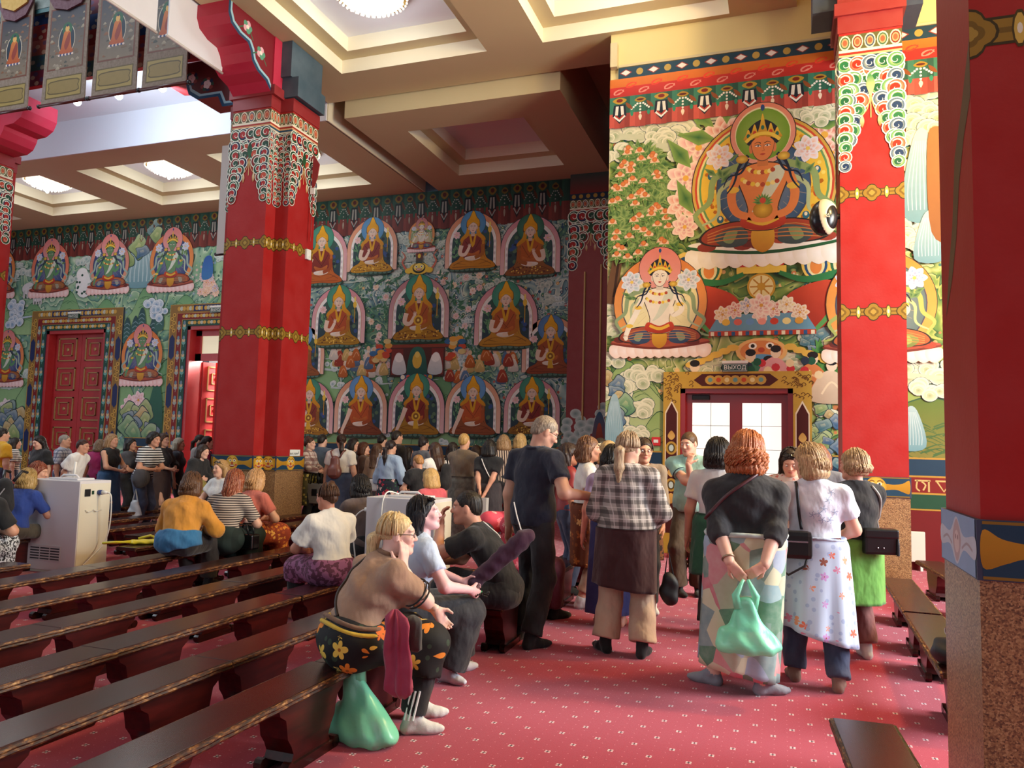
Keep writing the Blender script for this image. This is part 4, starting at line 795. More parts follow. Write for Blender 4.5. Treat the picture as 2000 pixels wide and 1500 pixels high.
def ra_clouds(P):
    for i, (x, y, s) in enumerate([(1210, 260, .3), (1255, 250, .36), (1300, 235, .38), (1345, 240, .42), (1330, 275, .34), (1210, 300, .3), (1390, 225, .3), (1420, 215, .3), (1300, 270, .3), (1345, 300, .26), (1530, 205, .3), (1570, 195, .36), (1610, 190, .34), (1555, 220, .28), (1625, 215, .3), (1600, 225, .28), (1270, 225, .25),
        (1200, 760, .3), (1225, 745, .3), (1265, 735, .3), (1195, 830, .3), (1215, 850, .32), (1255, 800, .3), (1190, 700, .25), (1240, 850, .25), (1400, 715, .3), (1500, 715, .3), (1540, 710, .3), (1480, 705, .26), (1370, 720, .26), (1385, 700, .2), (1200, 600, .25), (1195, 640, .25),
        (1800, 180, .42), (1780, 215, .3), (1815, 240, .3), (1800, 265, .3), (1790, 330, .25), (1810, 330, .3), (1800, 385, .3), (1785, 410, .3), (1815, 420, .26), (1800, 450, .34), (1780, 470, .25), (1805, 480, .2), (1790, 740, .3), (1815, 720, .3), (1820, 760, .25), (1600, 750, .26), (1620, 700, .3), (1610, 800, .2), (1595, 660, .22)]):
        q = A_(x, y); cloud(P, q.x, q.z, s, '#93a478', '#e6e4c4', n=9)
    for (x, y) in ((1205, 790), (1690, 800)): q = A_(x, y); rock(P, q.x, q.z - .4, .6, .9, 4)
    for (x, y, w_, h_) in ((1600, 640, .5, .6), (1580, 700, .4, .8), (1600, 760, .5, .7), (1615, 830, .5, .8), (1590, 870, .45, .7), (1565, 800, .3, .7), (1625, 900, .4, .7)): q = A_(x, y); rock(P, q.x, q.z - h_ * .5, w_, h_, 4);
    q = A_(1200, 830); water(P, q.x, q.z - .3, .3, .7); q = A_(1780, 830); water(P, q.x, q.z - .3, .35, .5); q = A_(1800, 350); water(P, q.x, q.z - .5, .5, 1.1); q = A_(1815, 450); water(P, q.x, q.z - .4, .4, .6)
    for i in range(14): q = A_(1610 + rnd.uniform(-10, 10), 720 + rnd.uniform(-10, 20)); P.tr(0, 0); leaf(P, q.x, q.z, .4, rnd.uniform(.2, 2.9), '#1f5a30', '#5a9a48')
    q = A_(1835, 330); P.tr(q.x, q.z, 1, 1); P.spl([(-.12, -.9), (-.15, .4), (.0, .6), (.2, .4), (.2, -.9)], '#a8703c', '#8a5428')
mural(ra_clouds, 'mural_background', wallA, YA - .012)
def tree_leaves(P):
    P.tr(0, 0); q = A_(1205, 520); P.stroke([(q.x - .1, q.z - .6), (q.x, q.z), (q.x + .15, q.z + .8), (q.x + .1, q.z + 1.5)], .2, '#6a4a30', 5, .08); P.stroke([(q.x - .04, q.z - .5), (q.x + .06, q.z + .3), (q.x + .18, q.z + 1.2)], .04, '#3a2418', 5)
    P.eps = .00004; pts = [A_(1252 + dx, 297 + dy) for dx, dy in ((0, -12), (26, 0), (42, 40), (62, 90), (66, 140), (56, 180), (20, 205), (-30, 200), (-58, 195), (-58, 120), (-52, 60), (-30, 10))]
    P.spl([(max(XA + .02, p.x), p.z) for p in pts], '#2a4a2c', '#24422a')
    for i in range(190):
        t = ((i * 61) % 190) / 190; y = 296 + 195 * t; half = (26 + 36 * math.sin(min(1, t * 1.25) * 1.8)); x = 1252 + rnd.uniform(-half, half) + (8 if t > .4 else 0); q = A_(max(1196, x), y)
        for k in range(5): g_ = rnd.random(); leaf(P, q.x, q.z, rnd.uniform(.17, .25), k * 1.26 + i, mixc('#1f4426', '#4a7a3a', g_), mixc('#5f8a44', '#a8bc70', g_))
def flower_tree(P):
    P.tr(0, 0)
    for i in range(54):
        t = (i + .5) / 54; y = 290 + 215 * t; half = (24 + 38 * math.sin(min(1, t * 1.25) * 1.8)); x = 1252 + rnd.uniform(-half, half); q = A_(max(1197, x), y)
        for k in range(5): a = k * 1.256 + i; P.ell(q.x + .042 * math.cos(a), q.z - .02 + .03 * math.sin(a), .04, .032, '#f0dcc0', n=10, ce='#e8b890')
        P.ell(q.x, q.z + .02, .042, .04, '#e09048', n=10, ce='#c8683a')
        for k in range(3): leaf(P, q.x, q.z - .03, .16, 3.6 + k * 1.1, '#3a6a34', '#7f9f50')
    for i, (x, y, r) in enumerate(((1365, 290, .34), (1415, 265, .3), (1340, 350, .3), (1335, 400, .26), (1338, 445, .2), (1610, 265, .34), (1575, 300, .2), (1625, 300, .2))):
        q = A_(x, y)
        for k in range(8): leaf(P, q.x, q.z, r * 1.25, k * .8 + i, '#3a6a38', '#8aa458')
        lotus(P, q.x, q.z, r, '#e88a70' if i % 2 else '#e8a0a0', '#f8e4cc', '#e8b048')
    for (x, y, a) in ((1560, 225, .6), (1540, 235, 1.2), (1580, 250, .2), (1395, 250, 2.4), (1420, 245, 1.6), (1400, 275, 2.9), (1595, 380, .4), (1590, 395, -.2), (1350, 330, 2.2), (1355, 420, 2)): q = A_(x, y); leaf(P, q.x, q.z, .62, a, '#2f6434', '#84a450')
mural(tree_leaves, 'painted_flower_tree', wallA, YA - .03); mural(flower_tree, 'painted_flowers', wallA, YA - .037)
a_, b_ = A_(1487, 285), A_(1490, 500)
mural(deity, 'painted_deity', wallA, YA - .05, b_.x, b_.z - .06, (a_.z - b_.z) / .655, '#e2884a', '#e08868', '#c8a040', '#34587a', '#a8442c', '#4a5a5a', '#f0ead8', '#8fa868', 1.2, True, True, True, '#6f9a2c', 1, '#f0c0a0')
a_, b_ = A_(1290, 535), A_(1290, 690)
mural(deity, 'painted_deity', wallA, YA - .058, a_.x, b_.z, (a_.z - b_.z) / .70, '#f0e8d4', '#dc8070', '#dc8440', '#e8dca0', '#a8503a', '#3a5070', '#f0d4c4', '#8fa478', 1.5, flower='#9ac0c8')
a_, b_ = A_(1718, 545), A_(1718, 700)
mural(deity, 'painted_deity', wallA, YA - .058, a_.x, b_.z, (a_.z - b_.z) / .64, '#f0e4c4', '#dc8858', '#e08a34', '#5a7070', '#c8683a', '#8a9a50', '#f0d8c0', '#a8b460', 1.4)
def throne_a(P):
    q = A_(1487, 600); P.tr(q.x, q.z, 1, 1)
    for i, a in enumerate((-1.1, -.75, .75, 1.1)):
        for k, cc in enumerate(('#e8c860', '#2f6a4a' if i % 2 else '#24507a', '#e8e0a8', '#e08a40')): P.ell(a, .62 - .02 * k, .2 - .04 * k, .26 - .05 * k, cc, n=18)
    P.spl([(-.95, .35), (-.5, .25), (-.3, .05), (-.35, -.3), (-.8, -.35), (-1.0, 0)], '#c8482c', '#9a2c1c'); P.spl([(.95, .35), (.5, .25), (.3, .05), (.35, -.3), (.8, -.35), (1.0, 0)], '#c8482c', '#9a2c1c')
    for sg in (-1, 1): P.stroke([(sg * 1.05, .45), (sg * .6, .38), (sg * .25, .5)], .12, '#2f7a44', 5, .06); P.stroke([(sg * 1.05, .3), (sg * .95, -.1), (sg * .7, -.4)], .1, '#5a9a50', 5, .05)
    for i in range(5): P.ell(-.25 + .125 * i, .68, .09, .1, ('#c83a2c', '#e8c850')[i % 2], n=12)
    P.rect(-.35, .5, .35, .6, '#e8c850'); P.ell(0, .3, .2, .2, '#c89a30', n=24); P.ell(0, .3, .17, .17, '#e8dc9a', n=24); P.ell(0, .3, .06, .06, '#c89a30', n=12)
    for i in range(8): P.stroke([(.05 * math.cos(i * .785), .3 + .05 * math.sin(i * .785)), (.16 * math.cos(i * .785), .3 + .16 * math.sin(i * .785))], .022, '#b8862c', sm=False)
    P.poly([(-.75, -.35), (.75, -.35), (.6, -.1), (-.6, -.1)], '#6a9ab0'); P.rect(-.75, -.42, .75, -.35, '#b8442c')
    for i in range(15): P.rect(-.72 + i * .1, -.42, -.67 + i * .1, -.36, ('#e8e0c0', '#2a5a8a')[i % 2])
    for i, c_ in enumerate(('#e8c048', '#d86a5c', '#6a9ac8', '#e89a8a', '#c8402c', '#e8d890', '#d8a040')): lotus(P, -.55 + i * .18, -.1 + .06 * (i % 3), .13, c_, '#f4ecd8'); P.ell(-.5 + i * .17, -.22, .06, .05, c_, n=10)
    lotus(P, 0, .02, .18, '#e8a898', '#f6ecd8')
    P.ell(0, -.66, .36, .2, '#e8b870', n=20); P.ell(0, -.66, .3, .16, '#d8884a', n=18)
    for sg in (-1, 1): P.ell(sg * .12, -.58, .06, .05, '#f4f0e0', n=10); P.ell(sg * .12, -.58, .03, .03, '#201810', n=8); [P.ell(sg * (.4 + .12 * k), -.6 - .05 * k, .09, .05, '#e0b850', n=10) for k in range(6)]
    P.ell(0, -.64, .05, .04, '#b84a2c', n=10); P.spl([(-.2, -.74), (0, -.7), (.2, -.74), (0, -.82)], '#5a9ac0')
    for i, (u, v, c_) in enumerate(((-.95, -1.15, '#c8322a'), (-.5, -1.22, '#d8382c'), (.1, -1.1, '#e8e4d4'), (.35, -1.22, '#4a6a78'), (.7, -1.05, '#d8844a'), (.95, -1.15, '#e0c8a8'), (-.15, -1.0, '#3a7a5a'), (.2, -.95, '#e0a0a0'))):
        P.tr(q.x + u, q.z + v, .34, .34); P.spl([(-.8, -.7), (-.6, .2), (-.1, .6), (.4, .3), (.9, -.7)], c_, mixc(c_, '#401010', .3)); P.stroke([(-.4, -.4), (0, .1), (.5, -.5)], .08, mixc(c_, '#fff0c0', .3)); P.ell(0, .8, .22, .26, '#ecd4b4', n=10); P.ell(0, .95, .22, .16, '#201a1c', n=10)
    for i in range(20): P.tr(q.x, q.z, 1, 1); P.ell(rnd.uniform(-.4, .9), -.95 + rnd.uniform(-.1, .15), .06, .06, ('#1f5a40', '#c8323a', '#28384a', '#e8d0a0')[i % 4], n=8)
mural(throne_a, 'painted_throne', wallA, YA - .046)
def top_bands(P):
    P.tr(0, 0); zb, zf = 6.72, 7.12; x1 = 6.9
    P.rect(XA, 7.28, x1, 7.42, '#d8762c', '#d06a24'); P.rect(XA, 7.12, x1, 7.28, '#c83028', '#b02a24')
    n = 46
    for i in range(n): u = XA + .15 + i * .2; [P.stroke([(u + .08 * math.cos(a + k), 7.2 + .1 * (i % 2) + .04 * math.sin(a * 1.3 + k)) for a in (0, .9, 1.8, 2.7, 3.6)], .014, '#e08a78' if i % 2 == 0 else '#e8442c', 2) for k in (0, 1.5, 3)]
    x0 = at(1209, 150, YA).x; P.rect(x0, 7.42, x1, 7.60, '#1c3f50')
    for i in range(int((x1 - x0) / .22)):
        u = x0 + .12 + i * .22
        if i % 2: P.ell(u, 7.51, .055, .055, '#b89a4a', n=14)
        else: P.poly([(u - .1, 7.51), (u, 7.57), (u + .1, 7.51), (u, 7.45)], '#9a3a2c'); P.poly([(u - .075, 7.51), (u, 7.555), (u + .075, 7.51), (u, 7.465)], '#e8e4d8')
mural(top_bands, 'painted_band', wallA, YA - .045)
mural(lambda P: frieze(P, XA, 6.9, 7.12, 6.62, .66), 'painted_frieze', wallA, YA - .045)
def dado(P, x0, x1):
    P.tr(0, 0)
    for z0, z1, c_ in ((1.26, 1.5, '#1c3a52'), (1.03, 1.25, '#7a1c18'), (.82, 1.02, '#1c4a34'), (.0, .8, '#6a1416')): P.rect(x0, z0, x1, z1, c_)
    for z0 in (.81, 1.025, 1.255, 1.50): P.rect(x0, z0 - .012, x1, z0 + .012, '#b08a38')
    for i in range(int((x1 - x0) / .25)):
        u = x0 + .03 + i * .25; g = '#c8b070'; P.stroke([(u, 1.2), (u + .19, 1.2)], .022, g, sm=False)
        k = i % 5
        if k in (0, 3): P.stroke([(u + .03, 1.2), (u + .02, 1.1), (u + .06, 1.06)], .02, g, 3); P.stroke([(u + .08, 1.19), (u + .13, 1.14), (u + .1, 1.07)], .02, g, 3); P.stroke([(u + .17, 1.2), (u + .17, 1.05)], .022, g, sm=False)
        elif k == 1: P.stroke([(u + .02, 1.19), (u + .1, 1.06), (u + .18, 1.19)], .02, g, sm=False); P.stroke([(u + .18, 1.2), (u + .18, 1.05)], .022, g, sm=False)
        elif k == 2: P.stroke([(u + .04, 1.2), (u + .02, 1.12), (u + .1, 1.14), (u + .08, 1.06), (u + .15, 1.06)], .02, g, 3); P.stroke([(u + .17, 1.2), (u + .17, 1.05)], .02, g, sm=False)
        else: P.stroke([(u + .04, 1.19), (u + .06, 1.08), (u + .12, 1.07), (u + .12, 1.15), (u + .05, 1.14)], .02, g, 3); P.stroke([(u + .18, 1.2), (u + .18, 1.05)], .02, g, sm=False)
mural(dado, 'painted_dado', wallA, YA - .03, d3b + .27, 6.9); mural(dado, 'painted_dado', wallA, YA - .03, XA + .01, d3a - .27)
mural(dado, 'painted_dado', wallB, YB - .05, -11.6, -4.65); mural(dado, 'painted_dado', wallB, YB - .05, d2a - 2.0, d2a - .6)
# ---- doors
m_door = mat('door_red', '#a8161a', .45, vary=.08); m_dgold = mat('door_gilt', '#a8854a', .4, metal=.3, vary=.15, vscale=15)
m_pane = mat('pane_daylight', '#f2f1ea', .4, emit='#fffdf4', es=.85)
def panel_leaf(name, x0, x1, z1, y, parent=None, rows=5):
    w_ = x1 - x0; o = MB().box(x0, y, .02, x1, y + .06, z1).build(name, m_door, parent); ph = (z1 - .1) / rows
    for r_ in range(rows):
        z0 = .1 + r_ * ph; a, b, c, d = x0 + w_ * .16, x1 - w_ * .16, z0 + ph * .1, z0 + ph * .88
        mb = MB()
        for (X0, Z0, X1, Z1) in ((a, c, b, c + .035), (a, d - .035, b, d), (a, c, a + .035, d), (b - .035, c, b, d)): mb.box(X0, y - .03, Z0, X1, y + .01, Z1)
        mb.build('panel_frame', m_dgold, o); mx, mz = (a + b) / 2, (c + d) / 2; q = (b - a) * .27
        mb = MB()
        for (X0, Z0, X1, Z1) in ((mx - q, mz - q, mx + q, mz - q + .022), (mx - q, mz + q - .022, mx + q, mz + q), (mx - q, mz - q, mx - q + .022, mz + q), (mx + q - .022, mz - q, mx + q, mz + q)): mb.box(X0, y - .035, Z0, X1, y + .01, Z1)
        mb.build('inner_frame', m_dgold, o); MB().lathe([(.055, 0), (.05, .02), (.02, .03), (.001, .03)], 14).build('rosette', m_dgold, o).matrix_local = Matrix.Translation((mx, y, mz)) @ Matrix.Rotation(R(90), 4, 'X')
    return o
def carved_frame(P, x0, x1, zt, bands):
    """nested painted bands around an opening x0..x1, top zt"""
    P.tr(0, 0); off = 0
    for wd, c_, pat in reversed(bands): off += wd
    for bi, (wd, c_, pat) in enumerate(bands):
        a, b, t_ = x0 - off, x1 + off, zt + off
        P.poly([(a, 0), (a, t_), (b, t_), (b, 0), (b - wd, 0), (b - wd, t_ - wd), (a + wd, t_ - wd), (a + wd, 0)], c_)
        P.stroke([(a + .01, 0), (a + .01, t_ - .01), (b - .01, t_ - .01), (b - .01, 0)], .02, '#c09a48', sm=False)
        for sg, xx in ((1, a + wd / 2), (-1, b - wd / 2)):
            z_ = .4; k = 0
            while z_ < t_ - wd:
                if pat[0] == 'b':            # long coloured fields between gilt scrolls
                    if k % 2: P.poly([(xx - wd * .38, z_), (xx - wd * .38, z_ + .5), (xx, z_ + .62), (xx + wd * .38, z_ + .5), (xx + wd * .38, z_), (xx, z_ - .1)], pat[1])
                    else:
                        for q in range(5): P.ell(xx + wd * .15 * (-1) ** q, z_ + .05 + q * .11, wd * .26, .06, '#c8a048', n=10); P.ell(xx + wd * .15 * (-1) ** q, z_ + .05 + q * .11, wd * .13, .03, '#7a5a1c', n=8)
                    z_ += .68; k += 1
                else:
                    for q in range(3): P.ell(xx, z_ + q * .07, wd * (.34 - .06 * q), .06, (pat[1], '#c8b890', '#6a8a9a')[q], n=10)
                    P.stroke([(xx, z_ - .12), (xx + .02, z_)], .015, pat[1], 2); z_ += .42; k += 1
        n = int((b - a) / .34)
        for i in range(n):
            u = a + wd + (b - a - 2 * wd) * (i + .5) / n
            if abs(i - (n - 1) / 2) < n * .28 and pat[0] == 'b' and bi == 0: P.poly([(u - .2, t_ - wd * .85), (u + .2, t_ - wd * .85), (u + .2, t_ - wd * .15), (u - .2, t_ - wd * .15)], pat[1])
            for q in range(3): P.ell(u + (q - 1) * .09, t_ - wd * .5, .06, wd * .26, ('#c8a048', '#b8c0b0', '#c8a048')[q], n=10)
        off -= wd
def carved_door(n_, x0, x1, zt, open_):
    t = thing('door_%d' % n_, None, None); struct(t)
    P = Paint(.0004); carved_frame(P, x0, x1, zt, [(.24, '#8a6a34', ('b', '#1f2c5c')), (.19, '#7a1c1c', ('s', '#9aa8a4')), (.19, '#1c4a3e', ('s', '#6aa8a0'))]); P.build('door_surround', (0, YB - .06, 0), (1, 0, 0), (0, 0, 1), t)
    mb = MB(); mb.box(x0 - .62, YB - .06, 0, x0, YB, zt + .62); mb.box(x1, YB - .06, 0, x1 + .62, YB, zt + .62); mb.box(x0, YB - .06, zt, x1, YB, zt + .62); mb.build('door_casing', m_navy, t)
    mb = MB(); mb.box(x0, YB - .03, 0, x0 + .1, YB + .5, zt); mb.box(x1 - .1, YB - .03, 0, x1, YB + .5, zt); mb.box(x0, YB - .03, zt - .1, x1, YB + .5, zt); mb.build('door_jamb', m_door, t)
    if not open_:
        m_ = (x0 + x1) / 2; panel_leaf('door_leaf', x0 + .1, m_ - .005, zt - .1, YB + .2, t); panel_leaf('door_leaf', m_ + .005, x1 - .1, zt - .1, YB + .2, t)
    else:
        zz = zt - .95; mb = MB(); mb.box(x0 + .1, YB + .2, zz, x1 - .1, YB + .28, zz + .2); mb.box(x0 + .1, YB + .2, zz, x0 + .3, YB + .28, zt - .1); mb.box(x1 - .3, YB + .2, zz, x1 - .1, YB + .28, zt - .1); mb.box(x0 + .1, YB + .2, zt - .25, x1 - .1, YB + .28, zt - .1); mb.build('transom', m_door, t)
        MB().box(x0 + .3, YB + .23, zz + .2, x1 - .3, YB + .25, zt - .25).build('transom_pane', mat('transom_pane', '#d8cfa8', .3, emit='#e8dcb0', es=.35), t)
        o = panel_leaf('door_leaf', 0, .85, zz, 0, t, 4); o.location = (x0 + .14, YB + .5, 0); o.rotation_euler = (0, 0, R(72))
        o = panel_leaf('door_leaf', 0, .85, zz, 0, t, 4); o.location = (x0 + .36, YB + .75, 0); o.rotation_euler = (0, 0, R(12))
    return t
carved_door(1, d1a, d1b, d1z, False); carved_door(2, d2a, d2b, d1z, True)
# porch beyond the open door, lit by the sky
mb = MB(); mb.box(d2a - 2, YB + 3.2, 0, d2b + 2, YB + 3.3, 5); struct(mb.build('wall_porch', mat('porch_white', '#f0eee8', .8)))
area('porch_daylight', (d2a + 1.6, YB + 2.9, 4.2), (d2a + .5, YB + .6, 1.6), 2.0, 1500, (1.0, .95, .86))
t = thing('door_3', None, None); struct(t)
P = Paint(.0004); fw = .25
P.tr(0, 0); P.poly([(d3a - fw, 0), (d3a - fw, d3z + fw), (d3b + fw, d3z + fw), (d3b + fw, 0), (d3b, 0), (d3b, d3z), (d3a, d3z), (d3a, 0)], '#c09a3c')
for x0_, x1_ in ((d3a - fw, d3a), (d3b, d3b + fw)):
    xm = (x0_ + x1_) / 2; P.poly([(x0_ + .03, .3), (x0_ + .03, 2.1), (xm, 2.28), (x1_ - .03, 2.1), (x1_ - .03, .3)], '#e8dcc0'); P.poly([(x0_ + .045, .3), (x0_ + .045, 2.08), (xm, 2.24), (x1_ - .045, 2.08), (x1_ - .045, .3)], '#4a1614')
    for zc in (1.9, 1.35):
        P.spl([(xm - .055, zc - .16), (xm, zc - .22), (xm + .055, zc - .16), (xm, zc - .08)], '#c89a4c', '#e0b868'); P.ell(xm, zc - .34, .085, .1, '#c09a3c', n=16); P.ell(xm, zc - .34, .055, .07, '#5a4a24', n=14); P.ell(xm, zc - .34, .035, .05, '#c8e0dc', n=12); P.spl([(xm - .055, zc - .52), (xm, zc - .46), (xm + .055, zc - .52), (xm, zc - .62)], '#e0b868', '#c89a4c')
xm = (d3a + d3b) / 2; zc = d3z + fw / 2
P.poly([(xm - .6, zc), (xm - .48, zc + .09), (xm + .48, zc + .09), (xm + .6, zc), (xm + .48, zc - .09), (xm - .48, zc - .09)], '#4a1614')
for i in range(7): P.ell(xm - .36 + i * .12, zc, .075, .07, '#c8a048', n=12); P.ell(xm - .36 + i * .12, zc, .035, .035, ('#6aa0a0', '#c8502c', '#e8dca0')[i % 3], n=10)
for k in range(90):
    s_ = k % 4; u = (d3a - fw * rnd.random() if s_ == 0 else d3b + fw * rnd.random() if s_ == 1 else rnd.uniform(d3a - .2, d3b + .2)); v = rnd.uniform(2.25, d3z + fw - .03) if s_ < 2 else d3z + rnd.uniform(.02, fw - .02)
    if abs(u - xm) < .62 and s_ > 1: continue
    P.stroke([(u - .03, v), (u, v + .025), (u + .03, v), (u + .01, v - .02)], .012, '#6a4416', 2)
P.build('door_surround', (0, YA - .05, 0), (1, 0, 0), (0, 0, 1), t)
mb = MB(); mb.box(d3a - fw, YA - .05, 0, d3a, YA, d3z + fw); mb.box(d3b, YA - .05, 0, d3b + fw, YA, d3z + fw); mb.box(d3a, YA - .05, d3z, d3b, YA, d3z + fw); mb.build('door_casing', m_gold, t)
m_alu = mat('door_frame_red', '#8f1016', .35)
mb = MB(); mb.box(d3a, YA, 0, d3a + .07, YA + .25, d3z); mb.box(d3b - .07, YA, 0, d3b, YA + .25, d3z); mb.box(d3a, YA, d3z - .07, d3b, YA + .25, d3z); mb.build('door_jamb', m_alu, t)
xm = (d3a + d3b) / 2
for (a, b) in ((d3a + .07, xm), (xm, d3b - .07)):
    lf = MB().box(a, YA + .14, 0, a + .09, YA + .2, d3z - .07).box(b - .09, YA + .14, 0, b, YA + .2, d3z - .07).box(a + .09, YA + .14, d3z - .2, b - .09, YA + .2, d3z - .07).box(a + .09, YA + .14, 0, b - .09, YA + .2, .18).build('door_leaf', m_alu, t)
    cx_ = (a + b) / 2; rows = [.18 + (d3z - .38) * i / 6 for i in range(7)]
    for i in range(6):
        for (u0, u1) in ((a + .09, cx_ - .003), (cx_ + .003, b - .09)): MB().box(u0, YA + .165, rows[i] + .003, u1, YA + .175, rows[i + 1] - .003).build('pane', m_pane, lf)
    mb = MB(); mb.box(cx_ - .003, YA + .16, .18, cx_ + .003, YA + .18, d3z - .2); [mb.box(a + .09, YA + .16, z_ - .003, b - .09, YA + .18, z_ + .003) for z_ in rows[1:-1]]; mb.build('glazing_bar', mat('bar_grey', '#7a7a76', .5), lf)
MB().box(d3a + .16, YA + .08, d3z - .16, d3a + .42, YA + .14, d3z - .09, .01).build('door_closer', m_black, t)
mb = MB(); mb.box(d3a - .1, YA - .55, 0, d3b + .1, YA + .1, .05); mb.build('door_step', m_dred, t)
# ------------------------------------------------------------------ low benches
def bench_mats():
    m, n = newmat('bench_wood'); v = n.coord(scale=(9, .7, 9)); nz = n.noise(v, 5, 5, .6); fine = n.noise(n.coord(scale=(40, 1.2, 40)), 2, 2)
    n.base(n.mix(n.math('MULTIPLY', fine.outputs['Fac'], .2), n.ramp(nz.outputs['Fac'], [(.3, '#1c0a08'), (.5, '#2c100c'), (.7, '#421812')]), '#1a0a08'))
    n.b.inputs['Roughness'].default_value = .24; n.b.inputs['Specular IOR Level'].default_value = .55
    m, n = newmat('bench_apron'); v = n.coord(scale=(6, 1, 6)); nz = n.noise(v, 4, 4); n.base(n.ramp(nz.outputs['Fac'], [(.3, '#2a0a0a'), (.7, '#4c1412')])); n.b.inputs['Roughness'].default_value = .32
    m, n = newmat('bench_worn_edge'); v = n.coord(scale=(20, 5, 20)); nz = n.noise(v, 3.2, 6, .75); f2 = n.noise(n.coord(scale=(1, 14, 60)), 3, 4)
    n.base(n.ramp(n.math('ADD', n.math('MULTIPLY', nz.outputs['Fac'], .75), n.math('MULTIPLY', f2.outputs['Fac'], .3)), [(.46, '#220c08'), (.54, '#4a2412'), (.60, '#8a5c2e'), (.70, '#c8a068')])); n.b.inputs['Roughness'].default_value = .4; n.bump(nz.outputs['Fac'], .5, .006)
bench_mats()
BL, BW, BH = 1.72, .27, .36
def make_bench():
    t = thing('bench', 'bench', 'bench')
    MB().box(-BW / 2 + .012, -BL / 2 + .004, BH - .035, BW / 2 - .012, BL / 2 - .004, BH, .004).build('seat', _mats['bench_wood'], t)
    for sg in (-1, 1):
        prof = [(sg * (BW / 2 - .014), BH - .002), (sg * BW / 2, BH - .006), (sg * (BW / 2 + .004), BH - .016), (sg * (BW / 2 - .002), BH - .024), (sg * (BW / 2 + .001), BH - .034), (sg * (BW / 2 - .008), BH - .044), (sg * (BW / 2 - .014), BH - .044)]
        a, b = -BL / 2 + .003, BL / 2 - .003; n_ = 24; V = []; F = []; r_ = random.Random(3)
        for i in range(n_ + 1):
            j = (r_.random() - .5) * .005
            for p in prof: V.append((p[0] - sg * max(0, j), a + (b - a) * i / n_, p[1] + j * .6))
        k = len(prof)
        for i in range(n_):
            for q in range(k): F.append([i * k + q, i * k + (q + 1) % k, (i + 1) * k + (q + 1) % k, (i + 1) * k + q])
        F += [list(range(k)), list(range(n_ * k, n_ * k + k))[::-1]]
        mesh_obj('edge_moulding', V, F, _mats['bench_worn_edge'], t)
    for sg in (-1, 1):                     # two trestle blocks with ogee ends
        c = sg * .54
        half = [(.275, .316), (.26, .28), (.215, .25), (.205, .21), (.195, .16), (.165, .12), (.145, .08), (.16, .045)]
        prof = [(c + p[0], p[1]) for p in half] + [(c - p[0], p[1]) for p in reversed(half)]
        o = MB().prism(prof, -.045, BW / 2 - .03, 'x').build('trestle', _mats['bench_apron'], t)
        mb = MB()
        for d in (-1, 1):
            mb.prism([(c - .20, 0), (c + .20, 0), (c + .20, .03), (c + .18, .045), (c - .18, .045), (c - .20, .03)], (.105 if d > 0 else -.04) - .018, (.105 if d > 0 else -.04) + .018, 'x')
            for e in (-1, 1): mb.tube([((.105 if d > 0 else -.04) - .02, c + e * .19, .03), ((.105 if d > 0 else -.04) + .02, c + e * .19, .03)], .03, 10)
        mb.build('foot', _mats['bench_wood'], o)
    return t
bench0 = make_bench(); _bench_used = [False]
ORD = ['first', 'second', 'third', 'fourth', 'fifth', 'sixth', 'seventh', 'eighth', 'ninth', 'tenth', 'eleventh', 'twelfth', 'thirteenth']
def put_bench(x, y, label, rz=0, group='low benches in rows'):
    o = copy_tree(bench0) if _bench_used[0] else bench0
    _bench_used[0] = True; o.location = (x, y, 0); o.rotation_euler = (0, 0, rz); o['label'] = label; o['group'] = group; return o
rows = [(-2.09, 3.62, 0, 0), (-2.72, 3.45, 0, 1), (-3.41, 3.36, 0, 1), (-4.10, 3.61, 0, 3), (-4.88, 5.10, -1, 2), (-5.67, 5.37, -1, 2), (-6.40, 6.45, 1, 1), (-7.1, 7.25, 1, 1), (-7.95, 8.4, -1, 0), (-8.75, 8.3, -1, 0), (-9.5, 9.2, -1, 0), (-10.3, 9.0, -1, 0)]
for i, (xr, seam, k0, k1) in enumerate(rows):
    for j, k in enumerate(range(k0 - 1, k1 + 1)):
        yc = seam + BL / 2 + k * BL
        if i == 3 and k == 3: continue
        put_bench(xr - BW / 2 + random.Random(i * 9 + k).uniform(-.012, .012), yc + (.006 if k else 0), 'low dark worn bench in the %s row from the aisle, %s from the near end' % (ORD[i], ORD[j]))
put_bench(-6.535, 4.40, 'low bench at the left edge under the patterned wrap, before the white cabinet'); put_bench(-7.235, 4.5, 'low bench at the left edge, just before the white cabinet')
put_bench(-2.07, 5.47 + BL / 2 - .1, 'low bench under the young man in black, at the aisle', R(1.5)); put_bench(-2.12, 7.3 + BL / 2 - .1, 'low bench farther along the aisle behind the man in navy', R(1.5))
put_bench(.97, 5.68, 'low bench at the right near the big stone pillar, black bag on it', R(-1.6)); put_bench(1.02, 7.45, 'low bench at the right running towards the square pillar', R(-1.6))
put_bench(.385, 2.96, 'low bench cut by the lower right edge, alone on the carpet', R(3.4)); put_bench(1.62, 9.0, 'low bench behind the right pillar under the white panel', R(4))
